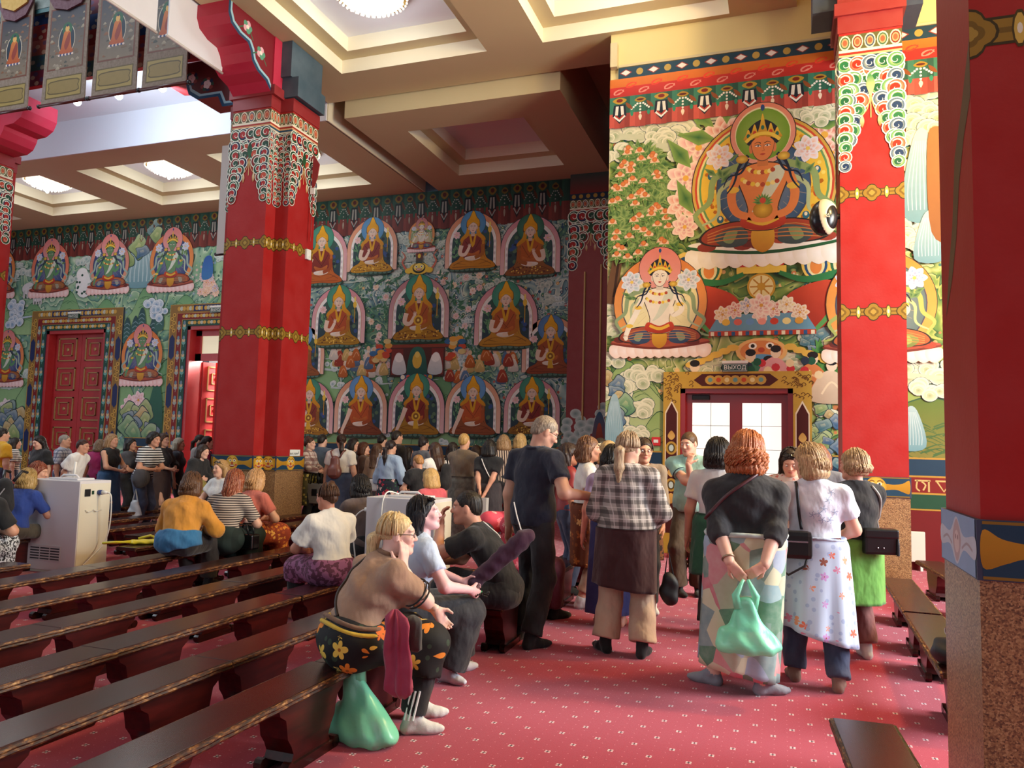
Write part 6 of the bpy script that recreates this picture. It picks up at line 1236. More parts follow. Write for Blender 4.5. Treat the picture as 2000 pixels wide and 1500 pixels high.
def hair(g, t, style, color, h=.0075, near=True, length=0, **k):
    u = g.u; M = g.H; L = g.L; F = Field(); e = lambda p, r, kk=.02: F.ell(L(*p), A3(*r) * u, M.T, kk * u)
    vol = {'short': 0, 'bald': -.004, 'bob': .012, 'curly': .022, 'long': .006, 'tail': .004, 'bun': .004, 'shag': .014, 'cap': .004}.get(style, .006)
    e((0, -.018, .036), (.080 + vol, .099 + vol, .092 + vol))
    if style in ('short', 'shag'): e((0, -.06, -.01), (.068, .055, .06))
    line = k.get('line', .078)
    F.cut(L(0, line, .075), M @ A3(0, .83, -.56)); 
    for sg in (-1, 1): F.dig(L(sg * .085, .035, -.045), (.022 * u, .05 * u, .06 * u), .01, M.T)
    if style in ('short', 'bald'): F.cut(L(0, -.05, -.045), M @ A3(0, .35, -.94))
    D = unit(M @ A3(0, -.25, -1) * .6 + A3(0, 0, -1) * .6 - g.fw2 * .0); back = -M[:, 1]
    if style in ('bob', 'curly', 'shag'):
        ln = length or {'bob': .105, 'curly': .135, 'shag': .07}[style]
        for a in np.linspace(-1.0, 1.0, 7): p = L(.082 * math.sin(a * 1.75), -.03 - .06 * math.cos(a * 1.75), .01); F.cone(p, p + D * ln * u, (.034 + vol * .3) * u, (.036 + vol * .6) * u * (1 if style != 'shag' else .6), .03)
    if style == 'long':
        ln = length or .33
        for a in np.linspace(-1, 1, 6): p = L(.075 * math.sin(a * 1.7), -.03 - .05 * math.cos(a * 1.7), .0); q = p + D * .15 * u + back * .012; F.cone(p, q, .036 * u, .036 * u, .03); r_ = q + A3(0, 0, -1) * (ln - .15) * u + back * .03 + (g.N - q) * A3(.25, 0, 0) - g.fw2 * .03; F.cone(q, r_, .036 * u, .018 * u, .03)
    if style == 'tail':
        p = L(0, -.105, .02 + k.get('tz', 0)); q = p + back * .04 + A3(0, 0, -.05); r_ = q + A3(0, 0, -(length or .25)) + back * .005; F.cone(L(0, -.08, .02), p, .035 * u, .016 * u, .02); F.cone(p, q, .018 * u, .036 * u, .015); F.cone(q, (q + r_) / 2, .036 * u, .037 * u, .02); F.cone((q + r_) / 2, r_, .037 * u, .010 * u, .02)
    if style == 'bun': c = k.get('bz', .1); e((0, -.06, c + .01), (.045, .045, .036)); e((.02, -.05, c + .035), (.025, .025, .02)); F.cone(L(0, -.09, -.02), L(0, -.06, .05), .04 * u, .05 * u, .03)
    amp = .0022 if near else .003; fq = 26 if near else 14; hc0 = g.hc; ph = random.Random(len(color) + int(hc0[2] * 1e4)).uniform(0, 6)
    def disp(X, Y, Z):
        lx = (X - hc0[0]) * M[0, 0] + (Y - hc0[1]) * M[1, 0] + (Z - hc0[2]) * M[2, 0]; ly = (X - hc0[0]) * M[0, 1] + (Y - hc0[1]) * M[1, 1] + (Z - hc0[2]) * M[2, 1]; a = np.arctan2(lx, -ly)
        w_ = (Z - hc0[2]) * (45 if style == 'curly' else 12); return amp * (np.sin(fq * a + w_ + ph) + .5 * np.sin(fq * 1.9 * a - w_ * .7)) * (2.0 if style == 'curly' else 1)
    V, Q = F.mesh(h, disp); m = hair_mat(color, k.get('tip')); o = mesh_obj('hair', V, Q, m, t, True)
    if near and style in ('bob', 'curly', 'shag', 'long', 'tail', 'bun'):   # separate locks over the mass
        rr = random.Random(5 + len(V)); mb = MB(); n_ = {'curly': 170, 'bob': 150, 'shag': 150, 'long': 130}.get(style, 70); ln = length or {'bob': .11, 'curly': .15, 'shag': .075, 'long': .33}.get(style, .02)
        for i in range(n_):
            a = rr.uniform(-1.85, 1.85); P = []; top = rr.uniform(.3, 1.35); R_ = .006 + vol + rr.uniform(0, .008)
            for j in range(6):
                th = top * (1 - j / 5) + .0; P.append(L((.080 + R_) * math.sin(a) * math.cos(th), -.018 - (.099 + R_) * math.cos(a) * math.cos(th), .036 + (.092 + R_) * math.sin(th) - .03 * (j / 5)))
            if ln > .05:
                tl = ln * rr.uniform(.7, 1.0); p0 = P[-1]; wv = rr.uniform(0, 6.28); n2 = 7; spread = (.02 if style == 'curly' else .004)
                for j in range(1, n2 + 1): v = j / n2; P.append(p0 + D * tl * u * min(v, .5) + A3(0, 0, -1) * max(0, v - .5) * tl * u + back * .03 * v * (ln > .25) + (M @ A3(math.sin(a), -math.cos(a), 0)) * (.010 * math.sin(v * 3.1) * (ln < .25) + spread * math.sin(v * 9 + wv)) + (M @ A3(math.cos(a), math.sin(a), 0)) * spread * math.cos(v * 9 + wv))
            k_ = len(P); mb.tube(P, [(.0047 + .003 * math.sin(math.pi * (j + .5) / k_)) * u * (1.15 if style == 'curly' else .9) * (1 - .6 * max(0, j / k_ - .75) * 4) for j in range(k_)], 4)
        tag(mb.build('hair_strands', m, o, True), kind='stuff')
    if style == 'tail': MB().tube([L(.019 * math.cos(a), -.108 - .006, .016 + k.get('tz', 0) + .019 * math.sin(a)) for a in np.linspace(0, 6.283, 13)[:-1]], .007, 6, True).build('hair_tie', mat('hair_tie', k.get('tie', '#e8dcd0'), .7), t, True)
    return o
def hair_mat(c, tip=None):
    nm = 'hair_' + c[1:] + (tip or '')[1:]
    if nm in _mats: return _mats[nm]
    m, n = newmat(nm); v = n.coord(scale=(60, 60, 5)); nz = n.noise(v, 3, 4, .6); n.base(n.ramp(nz.outputs['Fac'], [(.3, mixc(c, '#000000', .6)), (.5, c), (.7, tip or mixc(c, '#ffe8c0', .32 if max(hx(c)) > .12 else .06))])); n.b.inputs['Roughness'].default_value = .46; n.b.inputs['Specular IOR Level'].default_value = .28; n.bump(nz.outputs['Fac'], .4, .004); return m
# ---- cloth patterns
def cloth(name, c, rough=.85, amt=.12, sheen=.15):
    if name in _mats: return _mats[name]
    m, n = newmat(name); nz = n.noise(n.coord(), 7, 4); w_ = n.noise(n.coord(), 300, 2); n.base(n.mix(nz.outputs['Fac'], mixc(c, '#000000', amt), mixc(c, '#ffffff', amt * .3))); n.b.inputs['Roughness'].default_value = rough; n.b.inputs['Specular IOR Level'].default_value = .2
    n.b.inputs['Sheen Weight'].default_value = sheen; fo = n.noise(n.coord(scale=(1, 1, .55), rot=(.3, .5, 0)), 13, 2, .4); n.bump(n.math('ADD', n.math('MULTIPLY', w_.outputs['Fac'], .04), fo.outputs['Fac']), .55, .05); return m
def stripes(name, c1, c2, f, duty=.5, axis=2):
    m, n = newmat(name); s = n.sep(n.coord()); k = n.math('LESS_THAN', n.math('FRACT', n.math('MULTIPLY', n.math('ADD', s[axis], 10), f)), duty); n.base(n.mix(k, c1, c2)); n.b.inputs['Roughness'].default_value = .85; return m
def plaid(name, base, dark, mid, f=8.0, thin=None):
    m, n = newmat(name); s = n.sep(n.coord()); h_ = n.math('ADD', s[0], n.math('MULTIPLY', s[1], .8))
    def band(v, f_, a, b): q = n.math('FRACT', n.math('MULTIPLY', n.math('ADD', v, 10), f_)); return n.math('MULTIPLY', n.math('GREATER_THAN', q, a), n.math('LESS_THAN', q, b))
    H1, V1 = band(s[2], f, .0, .36), band(h_, f, .0, .36); H2, V2 = band(s[2], f, .6, .68), band(h_, f, .6, .68)
    c = n.mix(n.math('MULTIPLY', H1, .6), base, dark); c = n.mix(n.math('MULTIPLY', V1, .6), c, dark); c = n.mix(n.math('MULTIPLY', H2, .5), c, mid); c = n.mix(n.math('MULTIPLY', V2, .5), c, mid)
    nz = n.noise(n.coord(), 6, 3); n.base(n.mix(n.math('MULTIPLY', nz.outputs['Fac'], .2), c, dark)); n.b.inputs['Roughness'].default_value = .9; return m
def floral(name, base, cols, scale=9.0, size=.32, petals=5, leafc=None, rnd_=.75):
    m, n = newmat(name); v = n.coord(); c = base; nz = n.noise(v, 6, 3); c = n.mix(n.math('MULTIPLY', nz.outputs['Fac'], .3), base, mixc(base, '#000000', .25))
    if leafc: d = n.vor(v, scale * 1.7, rnd=1.0); c = n.mix(n.math('LESS_THAN', d.outputs['Distance'], .26), c, leafc)
    d = n.vor(v, scale, rnd=rnd_); sub = n.n.new('ShaderNodeVectorMath'); sub.operation = 'SUBTRACT'; sc_ = n.n.new('ShaderNodeVectorMath'); sc_.operation = 'SCALE'; sc_.inputs['Scale'].default_value = scale; n.link(v, sc_.inputs[0]); sp_ = n.n.new('ShaderNodeVectorMath'); sp_.operation = 'SCALE'; sp_.inputs['Scale'].default_value = scale; n.link(d.outputs['Position'], sp_.inputs[0]); n.link(v, sub.inputs[0]); n.link(d.outputs['Position'], sub.inputs[1])
    s = n.sep(sub.outputs[0]); ang = n.math('ARCTAN2', s[2], n.math('ADD', s[0], n.math('MULTIPLY', s[1], .7))); lob = n.math('ADD', n.math('MULTIPLY', n.math('ABSOLUTE', n.math('SINE', n.math('MULTIPLY', n.math('ADD', ang, n.math('MULTIPLY', n.sep(d.outputs['Color'])[1], 6)), petals / 2))), .55), .45)
    k = n.math('LESS_THAN', d.outputs['Distance'], n.math('MULTIPLY', lob, size)); col_ = n.ramp(n.sep(d.outputs['Color'])[0], [(i / len(cols), q) for i, q in enumerate(cols)], 'CONSTANT'); col_ = n.mix(n.math('LESS_THAN', d.outputs['Distance'], size * .2), col_, mixc(cols[0], '#3a1408', .6)); n.base(n.mix(k, c, col_)); n.b.inputs['Roughness'].default_value = .8; return m
def patches(name, cols, scale=7, rnd_=.6):
    m, n = newmat(name); v = n.coord(); d = n.vor(v, scale, rnd=rnd_); nz = n.noise(v, 20, 3); c = n.ramp(n.sep(d.outputs['Color'])[0], [(i / len(cols), q) for i, q in enumerate(cols)], 'CONSTANT'); n.base(n.mix(n.math('MULTIPLY', nz.outputs['Fac'], .35), c, '#d8dccc')); n.b.inputs['Roughness'].default_value = .85; return m
def leopard(name, a, b, scale=40):
    m, n = newmat(name); d = n.noise(n.coord(), scale, 2); n.base(n.ramp(d.outputs['Fac'], [(.0, a), (.5, b)], 'CONSTANT')); n.b.inputs['Roughness'].default_value = .8; return m
from mathutils.bvhtree import BVHTree
def surf(o):
    me = o.data; return BVHTree.FromPolygons([v.co for v in me.vertices], [p.vertices[:] for p in me.polygons])
def strap(g, o, pts, m, r=.008, side=-1, parent=None, off=.004):    # a band laid on the garment: pts are (x, z) in the wearer's frame
    b = surf(o); P = []
    for (x, z) in spline([p[:2] for p in pts], 5, False):
        hit = b.ray_cast(Vector((x, side * 1.2 + g.C[1], z)), Vector((0, -side, 0)))
        if hit[0] is not None: P.append(hit[0] + hit[1] * off)
    if len(P) > 1: return MB().tube(P, r, 6).build('bag_strap', m, parent or g.t, True)
def hit(g, o, x, z, side=-1):
    h_ = surf(o).ray_cast(Vector((x, side * 1.2 + g.C[1], z)), Vector((0, -side, 0))); return h_[0] if h_[0] is not None else Vector((x, g.C[1] + side * .15, z))
def kid(g, name): return [c for c in g.t.children if c.name.split('.')[0] == name][0]
def drape(t, name, A, B, ra, rb, m, fold=.012, n=12, nt=36, rot=0):     # a hanging fold of cloth: flattened, rippled tube
    A, B = Vector(A), Vector(B); V = []
    for i in range(n + 1):
        v = i / n; c = A.lerp(B, v); x, y = ra[0] + (rb[0] - ra[0]) * v, ra[1] + (rb[1] - ra[1]) * v; e = math.sin(min(1, v * 6 + .15) * 1.57) * math.sin(min(1, (1 - v) * 7 + .25) * 1.57)
        for j in range(nt): a = 6.2832 * j / nt; w_ = 1 + fold / x * (.6 * math.sin(3 * a + 1 + 2 * v) + .5 * math.sin(7 * a + 4 * v) + .25 * math.sin(13 * v + 2 * a)); px, py = x * e * w_ * math.cos(a), y * e * w_ * math.sin(a); V.append((c.x + px * math.cos(rot) - py * math.sin(rot), c.y + px * math.sin(rot) + py * math.cos(rot), c.z))
    F = [[i * nt + j, i * nt + (j + 1) % nt, (i + 1) * nt + (j + 1) % nt, (i + 1) * nt + j] for i in range(n) for j in range(nt)]; F += [list(range(nt))[::-1], list(range(n * nt, n * nt + nt))]
    return mesh_obj(name, V, [f[::-1] for f in F], m, t, True)
# ------------------------------------------------------------------ the people near the viewer
c_navy = cloth('navy_polo', '#161c30'); c_char = cloth('charcoal_trousers', '#1c1d20'); c_black = cloth('black_cloth', '#0e0e11'); c_white = cloth('white_cotton', '#e9e6de'); c_bluew = cloth('pale_blue_cotton', '#bccbe0')
c_tan = cloth('tan_knit', '#a5826a', amt=.22); c_blacksock = cloth('black_sock', '#101012'); c_whitesock = cloth('white_sock', '#d8d6d0'); c_beige = cloth('beige_trousers', '#c9a98e'); c_maroon = cloth('maroon_apron', '#3a1214'); c_mint = cloth('mint_polo', '#93bcae')
c_olive = cloth('olive_trousers', '#4a3a28'); c_jean = cloth('denim', '#1c2f55', amt=.3); c_green = cloth('green_apron', '#5f9a3c'); c_mauve = cloth('mauve_trousers', '#7a4640'); c_purple = cloth('plum_cloth', '#3c1630')
def P_(px, py, Y): q = at(px, py, Y); return q.x, q.y
STRAP = mat('strap_black', '#141416', .4)
# man in navy with a phone
g = person('man in navy polo shirt and dark trousers reading his phone', -1.85, 5.86, -28, h=1.76, sex='m', b=1.04, skin='#cf9a80', head=(-30, 26, 0), lean=2,
    armR=dict(w=(.37, .22, 1.10), e=(.5, -.7, -.8), d=(.35, .9, .12), n=(0, .2, 1), curl=.7), armL=dict(w=(-.26, -.01, .80), e=(-.6, -.6, 0), curl=.6), legL=dict(a=(-.13, .0, .08)), legR=dict(a=(.12, -.12, .08)), hair=('short', '#8a7a68'), glasses=mat('glasses_dark', '#14161c', .3), stubble=.15,
    wear=[dict(kind='top', m=c_navy, sleeve=.62, hem=-.06, collar=c_navy, loose=.014, flare=.006), dict(kind='trousers', m=c_char, loose=.03), dict(kind='socks', m=c_blacksock)])
q = W2(g, g.wr['R'] + g.hd['R'][0] * .11 + A3(0, .0, .035)); t = thing('phone', 'phone with lit screen in the hand of the man in navy', 'phone', q, R(-36)); o = MB().box(-.036, -.075, -.004, .036, .075, .004, .003).build('case', mat('phone_black', '#101014', .3), t); MB().box(-.032, -.07, .0042, .032, .07, .0048).build('screen', mat('phone_screen', '#7fa8d8', .1, emit='#7fb0f0', es=.5), t); t.rotation_euler = (R(20), R(-8), R(-30))
# woman with plaid shirt and ponytail
g = person('woman with long ashy ponytail in grey plaid shirt over a maroon apron', -1.10, 5.82, 2, h=1.62, b=1.04, skin='#d8a88e', head=(-24, 4, 0), armL=dict(w=(-.10, .22, 1.02), e=(-.6, -.3, -1)), armR=dict(w=(.13, .22, .98), e=(.8, -.4, -.7)), legL=dict(a=(-.15, .03, .08), t=40), legR=dict(a=(.13, -.02, .08)),
    hair=('tail', '#a58a6c'), wear=[dict(kind='top', m=plaid('grey_plaid', '#b3aaa4', '#2a2426', '#e8e0da', 12.5), sleeve=1.9, hem=-.27, loose=.022, flare=.03, t_=.02, collar=plaid('grey_plaid2', '#b3aaa4', '#2a2426', '#e8e0da', 12.5)), dict(kind='trousers', m=c_beige, loose=.06, t_=.008), dict(kind='skirt', name='apron', m=c_maroon, top=.05, hem=.50, gap=.03, slant=-.03, flare=.02, fold=.008), dict(kind='socks', m=c_blacksock)])
t = thing('handbag', 'small black cloth bag hanging beside the woman in plaid', 'bag', W2(g, (.31, .10, .52))); F = Field(); F.ell((0, 0, -.05), (.07, .05, .11)); F.ell((0, 0, .03), (.05, .04, .07)); V, Q = F.mesh(.012, wr(.006)); mesh_obj('pouch', V, Q, mat('bag_black_cloth', '#131316', .6), t, True); MB().tube([(-.03, 0, .08), (-.01, 0, .26), (.03, 0, .08)], .006, 6).build('bag_strap', STRAP, t)
# big red-haired woman seen from behind
c_patch = patches('patchwork', ['#6f8c8e', '#a8a88c', '#1f6a4a', '#c0566a', '#7fa0a8', '#c8c4a0', '#8fa0b8', '#5a7a70', '#c87a80'], 7.5, .9)
g9 = g = person('large red-haired woman in black top seen from behind, hands clasped behind her', -.22, 5.32, 4, h=1.62, b=1.44, skin='#dfb09a', head=(-20, 10, 0), hunch=6, armL=dict(w=(-.10, -.30, .84), e=(-1, -.25, -.75), d=(.55, -.25, -.65), n=(.2, 1, .1), curl=.7), armR=dict(w=(.10, -.30, .83), e=(1, -.25, -.75), d=(-.7, -.2, -.5), n=(-.1, 1, .2), curl=.8),
    legL=dict(a=(-.2, .05, .08), t=70), legR=dict(a=(.10, -.06, .08), t=-70), hair=('curly', '#a85a2c'), wear=[dict(kind='top', m=cloth('black_jersey', '#0d1016', amt=.2), sleeve=1.32, hem=.06, loose=.006, t_=.014, neck=.085, wrinkle=1.2), dict(kind='trousers', m=c_black, len=1.9, loose=.02), dict(kind='skirt', name='wrap_skirt', m=c_patch, top=.11, hem=.12, flare=-.01, fold=.010, slant=-.05), dict(kind='sash', m=cloth('pale_sash', '#b9c6c0'), z=.105, r=.016), dict(kind='socks', m=cloth('grey_sock', '#8a8c94'))])
strap(g, kid(g, 'shirt'), [(.10, 1.40), (.0, 1.33), (-.12, 1.24), (-.22, 1.13), (-.28, 1.04)], mat('strap_maroon', '#4a2428', .4), .012)
MB().tube([g.wr['L'] - unit(g.wr['L'] - g.el['L']) * .03 + (unit(np.cross(unit(g.wr['L'] - g.el['L']), (0, 0, 1))) * math.cos(a) + np.cross(unit(g.wr['L'] - g.el['L']), unit(np.cross(unit(g.wr['L'] - g.el['L']), (0, 0, 1)))) * math.sin(a)) * .037 for a in np.linspace(0, 6.28, 18)[:-1]], .007, 6, True).build('bracelet', mat('bracelet', '#9a8a70', .3, metal=.6), g.t, True)
m_bag = mat('bag_green_film', '#8cf4c8', .30, alpha=.74, vary=.12, vscale=8, bump=.5, bscale=14)
def carrier(label, loc, s=1.0, rz=0, slump=0, handles=True):
    t = thing('carrier_bag', label, 'bag', loc, rz); F = Field(); w_ = .13 * s
    F.cone((-w_ * .55, 0, .06 * s), (w_ * .55, 0, .06 * s), .085 * s, .085 * s, .06 * s, squash=((0, 1, 0), 1.15)); F.cone((0, 0, .08 * s), (slump * .5, 0, .26 * s), .10 * s, .05 * s, .08 * s, squash=((0, 1, 0), 1.5)); F.ell((.02 * s, .0, .04 * s), (.17 * s, .10 * s, .05 * s), None, .05 * s); F.cut((0, 0, .003), (0, 0, -1))
    V, Q = F.mesh(.009, lambda X, Y, Z: .006 * s * (np.sin(60 * X / s + 8 * Z) * np.clip(Z / .2, 0, 1) + .6 * np.sin(38 * Z + 45 * X + 30 * Y))); mesh_obj('bag_body', V, Q, m_bag, t, True)
    for sg in (-1, 1):
        mb = MB(); x0 = slump * .5 + sg * .035 * s; mb.tube([(x0, sg * .008, .24 * s), (x0 + sg * .02 * s + slump * .1, .0, .31 * s), (slump * .65 + sg * .012 * s, 0, .40 * s)], [.03 * s, .022 * s, .008 * s], 8); mb.build('handle', m_bag, t, True)
    F = Field(); F.ell((-.02, 0, .06 * s), (.08 * s, .055 * s, .05 * s)); F.ell((.06 * s, .01, .07 * s), (.05 * s, .05 * s, .045 * s)); V, Q = F.mesh(.012); mesh_obj('contents', V, Q, mat('bag_contents', '#c8c08a', .6), t, True); return t
hp = W2(g, (g.wr['R'] + g.wr['L']) / 2 + A3(-.01, -.07, -.10)); carrier('green plastic bag held behind the big red-haired woman', (hp.x, hp.y, hp.z - .42), 1.08, R(6))
# woman in white with the floral apron
g = person('woman with blond bob in white tee and pale floral apron, black bag on shoulder', .21, 5.66, 2, h=1.56, b=1.14, skin='#dba68c', head=(58, 14, 0), armL=dict(w=(-.18, .2, .96), e=(-.8, -.5, -.4)), armR=dict(w=(.12, .24, .98), e=(1, -.4, -.3)), legL=dict(a=(-.13, .02, .08)), legR=dict(a=(.13, -.14, .08)),
    hair=('bob', '#a88a62'), wear=[dict(kind='top', m=cloth('white_tee', '#dfe4ee'), sleeve=.6, hem=-.0, loose=.02, neck=.08, t_=.014), dict(kind='trousers', m=c_jean, loose=.025, len=1.99), dict(kind='skirt', name='apron', m=floral('pale_floral', '#b7c4da', ['#d86a50', '#c87a98', '#8a4a3a', '#b88ac0', '#d88a6a'], 10, .30, 5, '#9aa8c8'), top=.12, hem=.34, flare=.05, fold=.016, slant=-.07), dict(kind='sash', m=cloth('apron_tie', '#b4c0d4'), z=.11, rx=.165, ry=.13, r=.008), dict(kind='socks', m=cloth('brown_sock', '#8a6a5c'))])
t = thing('handbag', 'black shoulder bag on the back of the woman in the floral apron', 'bag', W2(g, (-.14, -.23, .93)), R(4))
MB().box(-.13, -.05, -.09, .11, .05, .09, .03).build('bag_body', mat('leather_black', '#0f1012', .35), t); MB().box(-.10, -.058, .02, .08, -.05, .03).build('zip', mat('chrome', '#b0b0b4', .25, metal=1), t); strap(g, kid(g, 'shirt'), [(-.12, 1.36), (-.11, 1.25), (-.10, 1.12), (-.085, 1.02)], STRAP, .011); MB().tube([(-.12, -.02, .0), (-.14, -.04, -.12), (-.04, -.05, -.19), (.06, -.04, -.13), (.09, -.02, -.04)], .008, 6).build('bag_strap', STRAP, t, True)
P = Paint(.0008); mot = [(.05, 1.16), (.08, 1.22), (.10, 1.27), (.02, 1.13), (.12, 1.14), (-.02, 1.12), (.09, 1.09), (.04, 1.09)]
for i, (x, z) in enumerate(mot):
    for k in range(5): a = k * 1.256 + i; P.stroke([(x, z), (x + .016 * math.cos(a + .3), z + .016 * math.sin(a + .3)), (x + .024 * math.cos(a), z + .024 * math.sin(a))], .0028, '#8a98b8', 3)
b_ = surf(kid(g, 'shirt')); VV = []
for v in P.V:
    h_ = b_.ray_cast(Vector((v[0], -1.2, v[1])), Vector((0, 1, 0))); VV.append((h_[0] + h_[1] * .003) if h_[0] else Vector((v[0], -.15, v[1])))
tag(mesh_obj('embroidery', VV, P.F, _mats['mural_paint'], g.t, False, np.array(P.C)), kind='stuff')
# woman with short grey hair and green apron
g = person('woman with short grey hair in black tee and bright green apron', .54, 6.45, 28, h=1.53, b=1.12, skin='#d49c84', head=(28, 4, 0), armL=dict(w=(-.02, .26, 1.02), e=(-1, -.3, -.4)), armR=dict(w=(.0, .26, .98), e=(1, -.2, -.4)), legL=dict(a=(-.14, .0, .08)), legR=dict(a=(.08, .02, .08)),
    hair=('shag', '#a48a68'), wear=[dict(kind='top', m=c_black, sleeve=.7, hem=-.02, loose=.02, t_=.014), dict(kind='trousers', m=c_mauve, loose=.035), dict(kind='skirt', name='apron', m=c_green, top=.06, hem=.42, flare=.03, fold=.006), dict(kind='socks', m=c_whitesock)])
t = thing('handbag', 'black crossbody bag with tassel over the bright green apron', 'bag', W2(g, (.07, -.19, .90)), R(14)); MB().box(-.13, -.045, -.10, .11, .045, .09, .02).build('bag_body', mat('leather_black', '#0f1012', .35), t); MB().box(-.13, -.052, .02, .11, .05, .085, .012).build('flap', mat('leather_black', '#0f1012', .35), t); strap(g, kid(g, 'shirt'), [(.15, .96), (.165, 1.08), (.14, 1.2), (.08, 1.29)], mat('strap_grey', '#8a8a84', .5), .010, parent=None); MB().lathe([(.006, .02), (.011, -.02), (.013, -.10), (.001, -.105)], 8, (.10, -.05, -.0)).build('tassel', STRAP, t)
for x_ in (-.04, .0): MB().ball((x_, -.047, -.05), .006, n=8, m=5).build('stud', mat('chrome', '#b0b0b4', .25, metal=1), t)
# young man in mint polo
g = person('young man in mint polo shirt holding his chin by the glass door', -.92, 8.5, 172, h=1.70, sex='m', skin='#d6a086', head=(-14, 12, 0), armL=dict(w=(-.035, .235, 1.37), e=(.5, .2, -1), d=(-.25, -.2, .9), n=(-.3, -1, 0), curl=1.0), armR=dict(w=(-.20, .24, 1.13), e=(.7, .1, -.5), d=(-.9, .3, 0), n=(0, -1, 0), curl=.8), legL=dict(a=(-.08, -.05, .08)), legR=dict(a=(.10, .08, .08), t=40),
    hair=('short', '#5a4028'), wear=[dict(kind='top', m=c_mint, sleeve=.62, hem=-.06, loose=.02, collar=c_mint, trim=mat('trim_navy', '#182238', .7), flare=.004), dict(kind='trousers', m=c_olive, loose=.045), dict(kind='socks', m=c_blacksock)])
# woman in white tee and rust floral skirt
c_rust = floral('rust_floral', '#6a3210', ['#c88a4a', '#b8702c', '#d8a868', '#a85a20'], 9, .33, 5, '#8a4a18')
g = person('woman in cream tee and rust floral wrap skirt looking right', -1.80, 7.42, -66, h=1.60, b=1.08, skin='#d6a084', head=(-6, 2, 0), armR=dict(w=(.27, .02, .80), e=(.5, -.7, 0)), armL=dict(w=(-.2, .2, 1.0)), legL=dict(a=(-.08, .06, .08)), legR=dict(a=(.1, -.06, .08)),
    hair=('bob', '#6a4024'), wear=[dict(kind='top', m=c_white, sleeve=.6, hem=.02, loose=.02), dict(kind='skirt', name='wrap_skirt', m=c_rust, top=.12, hem=.40, rx=.17, ry=.135, flare=.0, fold=.008), dict(kind='trousers', m=c_beige, loose=.01, len=1.8), dict(kind='socks', m=c_whitesock, hi=.03)])
# seated: woman in tan top with flowered skirt
c_flow = floral('black_flowered', '#0c0b0d', ['#e88a2c', '#e8c050', '#d86a24', '#f0d070'], 8.5, .42, 5, '#2a3a2a', .9)
g2 = g = person('blond woman in tan top and black flowered skirt seated with hand at cheek', -2.16, 3.66, -36, sit=.36, h=1.55, b=1.12, lean=15, hunch=20, skin='#ecc2b4', head=(-34, -14, 0), armR=dict(wh=(.085, .045, -.175), e=(.45, .3, -1), d=(-.05, .12, 1), n=(-1, -.2, .1), curl=.35), armL=dict(w=(.03, .50, .60), e=(-.8, .2, -.4), d=(.2, .5, -.8), curl=.6), legL=dict(a=(-.02, .44, .08), t=-20), legR=dict(a=(.17, .30, .08), t=-30),
    hair=('tail', '#d4b888'), glasses=mat('glasses_dark', '#14161c', .3), wear=[dict(kind='top', m=c_tan, sleeve=.75, hem=.06, loose=.02, t_=.016, neck=.08, wrinkle=2.6, collar=cloth('tan_rib', '#7c5c46'), trim=c_black, trimo=(.004, .03)), dict(kind='trousers', m=c_black, loose=.02), dict(kind='lap', m=c_flow, t_=.022, drop=.42, waist=.12, floor=.16), dict(kind='sash', name='hem_band', m=cloth('tan_rib', '#7c5c46'), z=.105, r=.012), dict(kind='sash', m=cloth('yellow_sash', '#d8b43a'), z=.07, r=.012, rx=.165, ry=.125), dict(kind='socks', m=c_whitesock)])
for i in range(3):
    A, K = g.an['R'], g.kn['R']; d = unit(K - A); n_ = unit(np.cross(d, (0, 1, 0))); MB().tube([A + d * v + unit(A3(.75, -.66, 0) + A3(-.66, -.75, 0) * (i - 1) * .32) * (.072 + .012 * v) for v in (.01, .08, .16)], .006, 5).build('side_stripe', mat('stripe_white', '#e8e8e6', .7), g.t)
o = kid(g, 'shirt'); strap(g, o, [(-.13, 1.02), (-.12, .9), (-.09, .78), (-.02, .68), (.05, .62)], mat('strap_brown', '#2a1a14', .5), .009)
F = Field(); hl = g.hc - g.H[:, 1] * .10
# magenta garment hanging from her lap
jk = at(782, 1215, 3.5); t = thing('folded_jacket', 'magenta jacket hanging over the lap of the seated blond woman', 'jacket', (0, 0, 0)); j0, j1 = at(772, 1190, 3.52), at(783, 1362, 3.52); m_mg = cloth('magenta_cloth', '#a00c44', amt=.3); drape(t, 'cloth', j0, j1, (.045, .04), (.082, .055), m_mg, .030, rot=R(-20)); j2 = at(806, 1225, 3.62); drape(t, 'sleeve', (j2.x, j2.y, j2.z + .06), (j2.x + .02, j2.y, j2.z - .12), (.05, .04), (.04, .03), cloth('grey_lining', '#4a4846'), .006, rot=R(-20))
gl = ground(706, 1436); carrier('green plastic carrier bag on the carpet beside the seated blond woman', (gl.x + .03, gl.y - .06, 0), 1.18, R(-12), -.14)
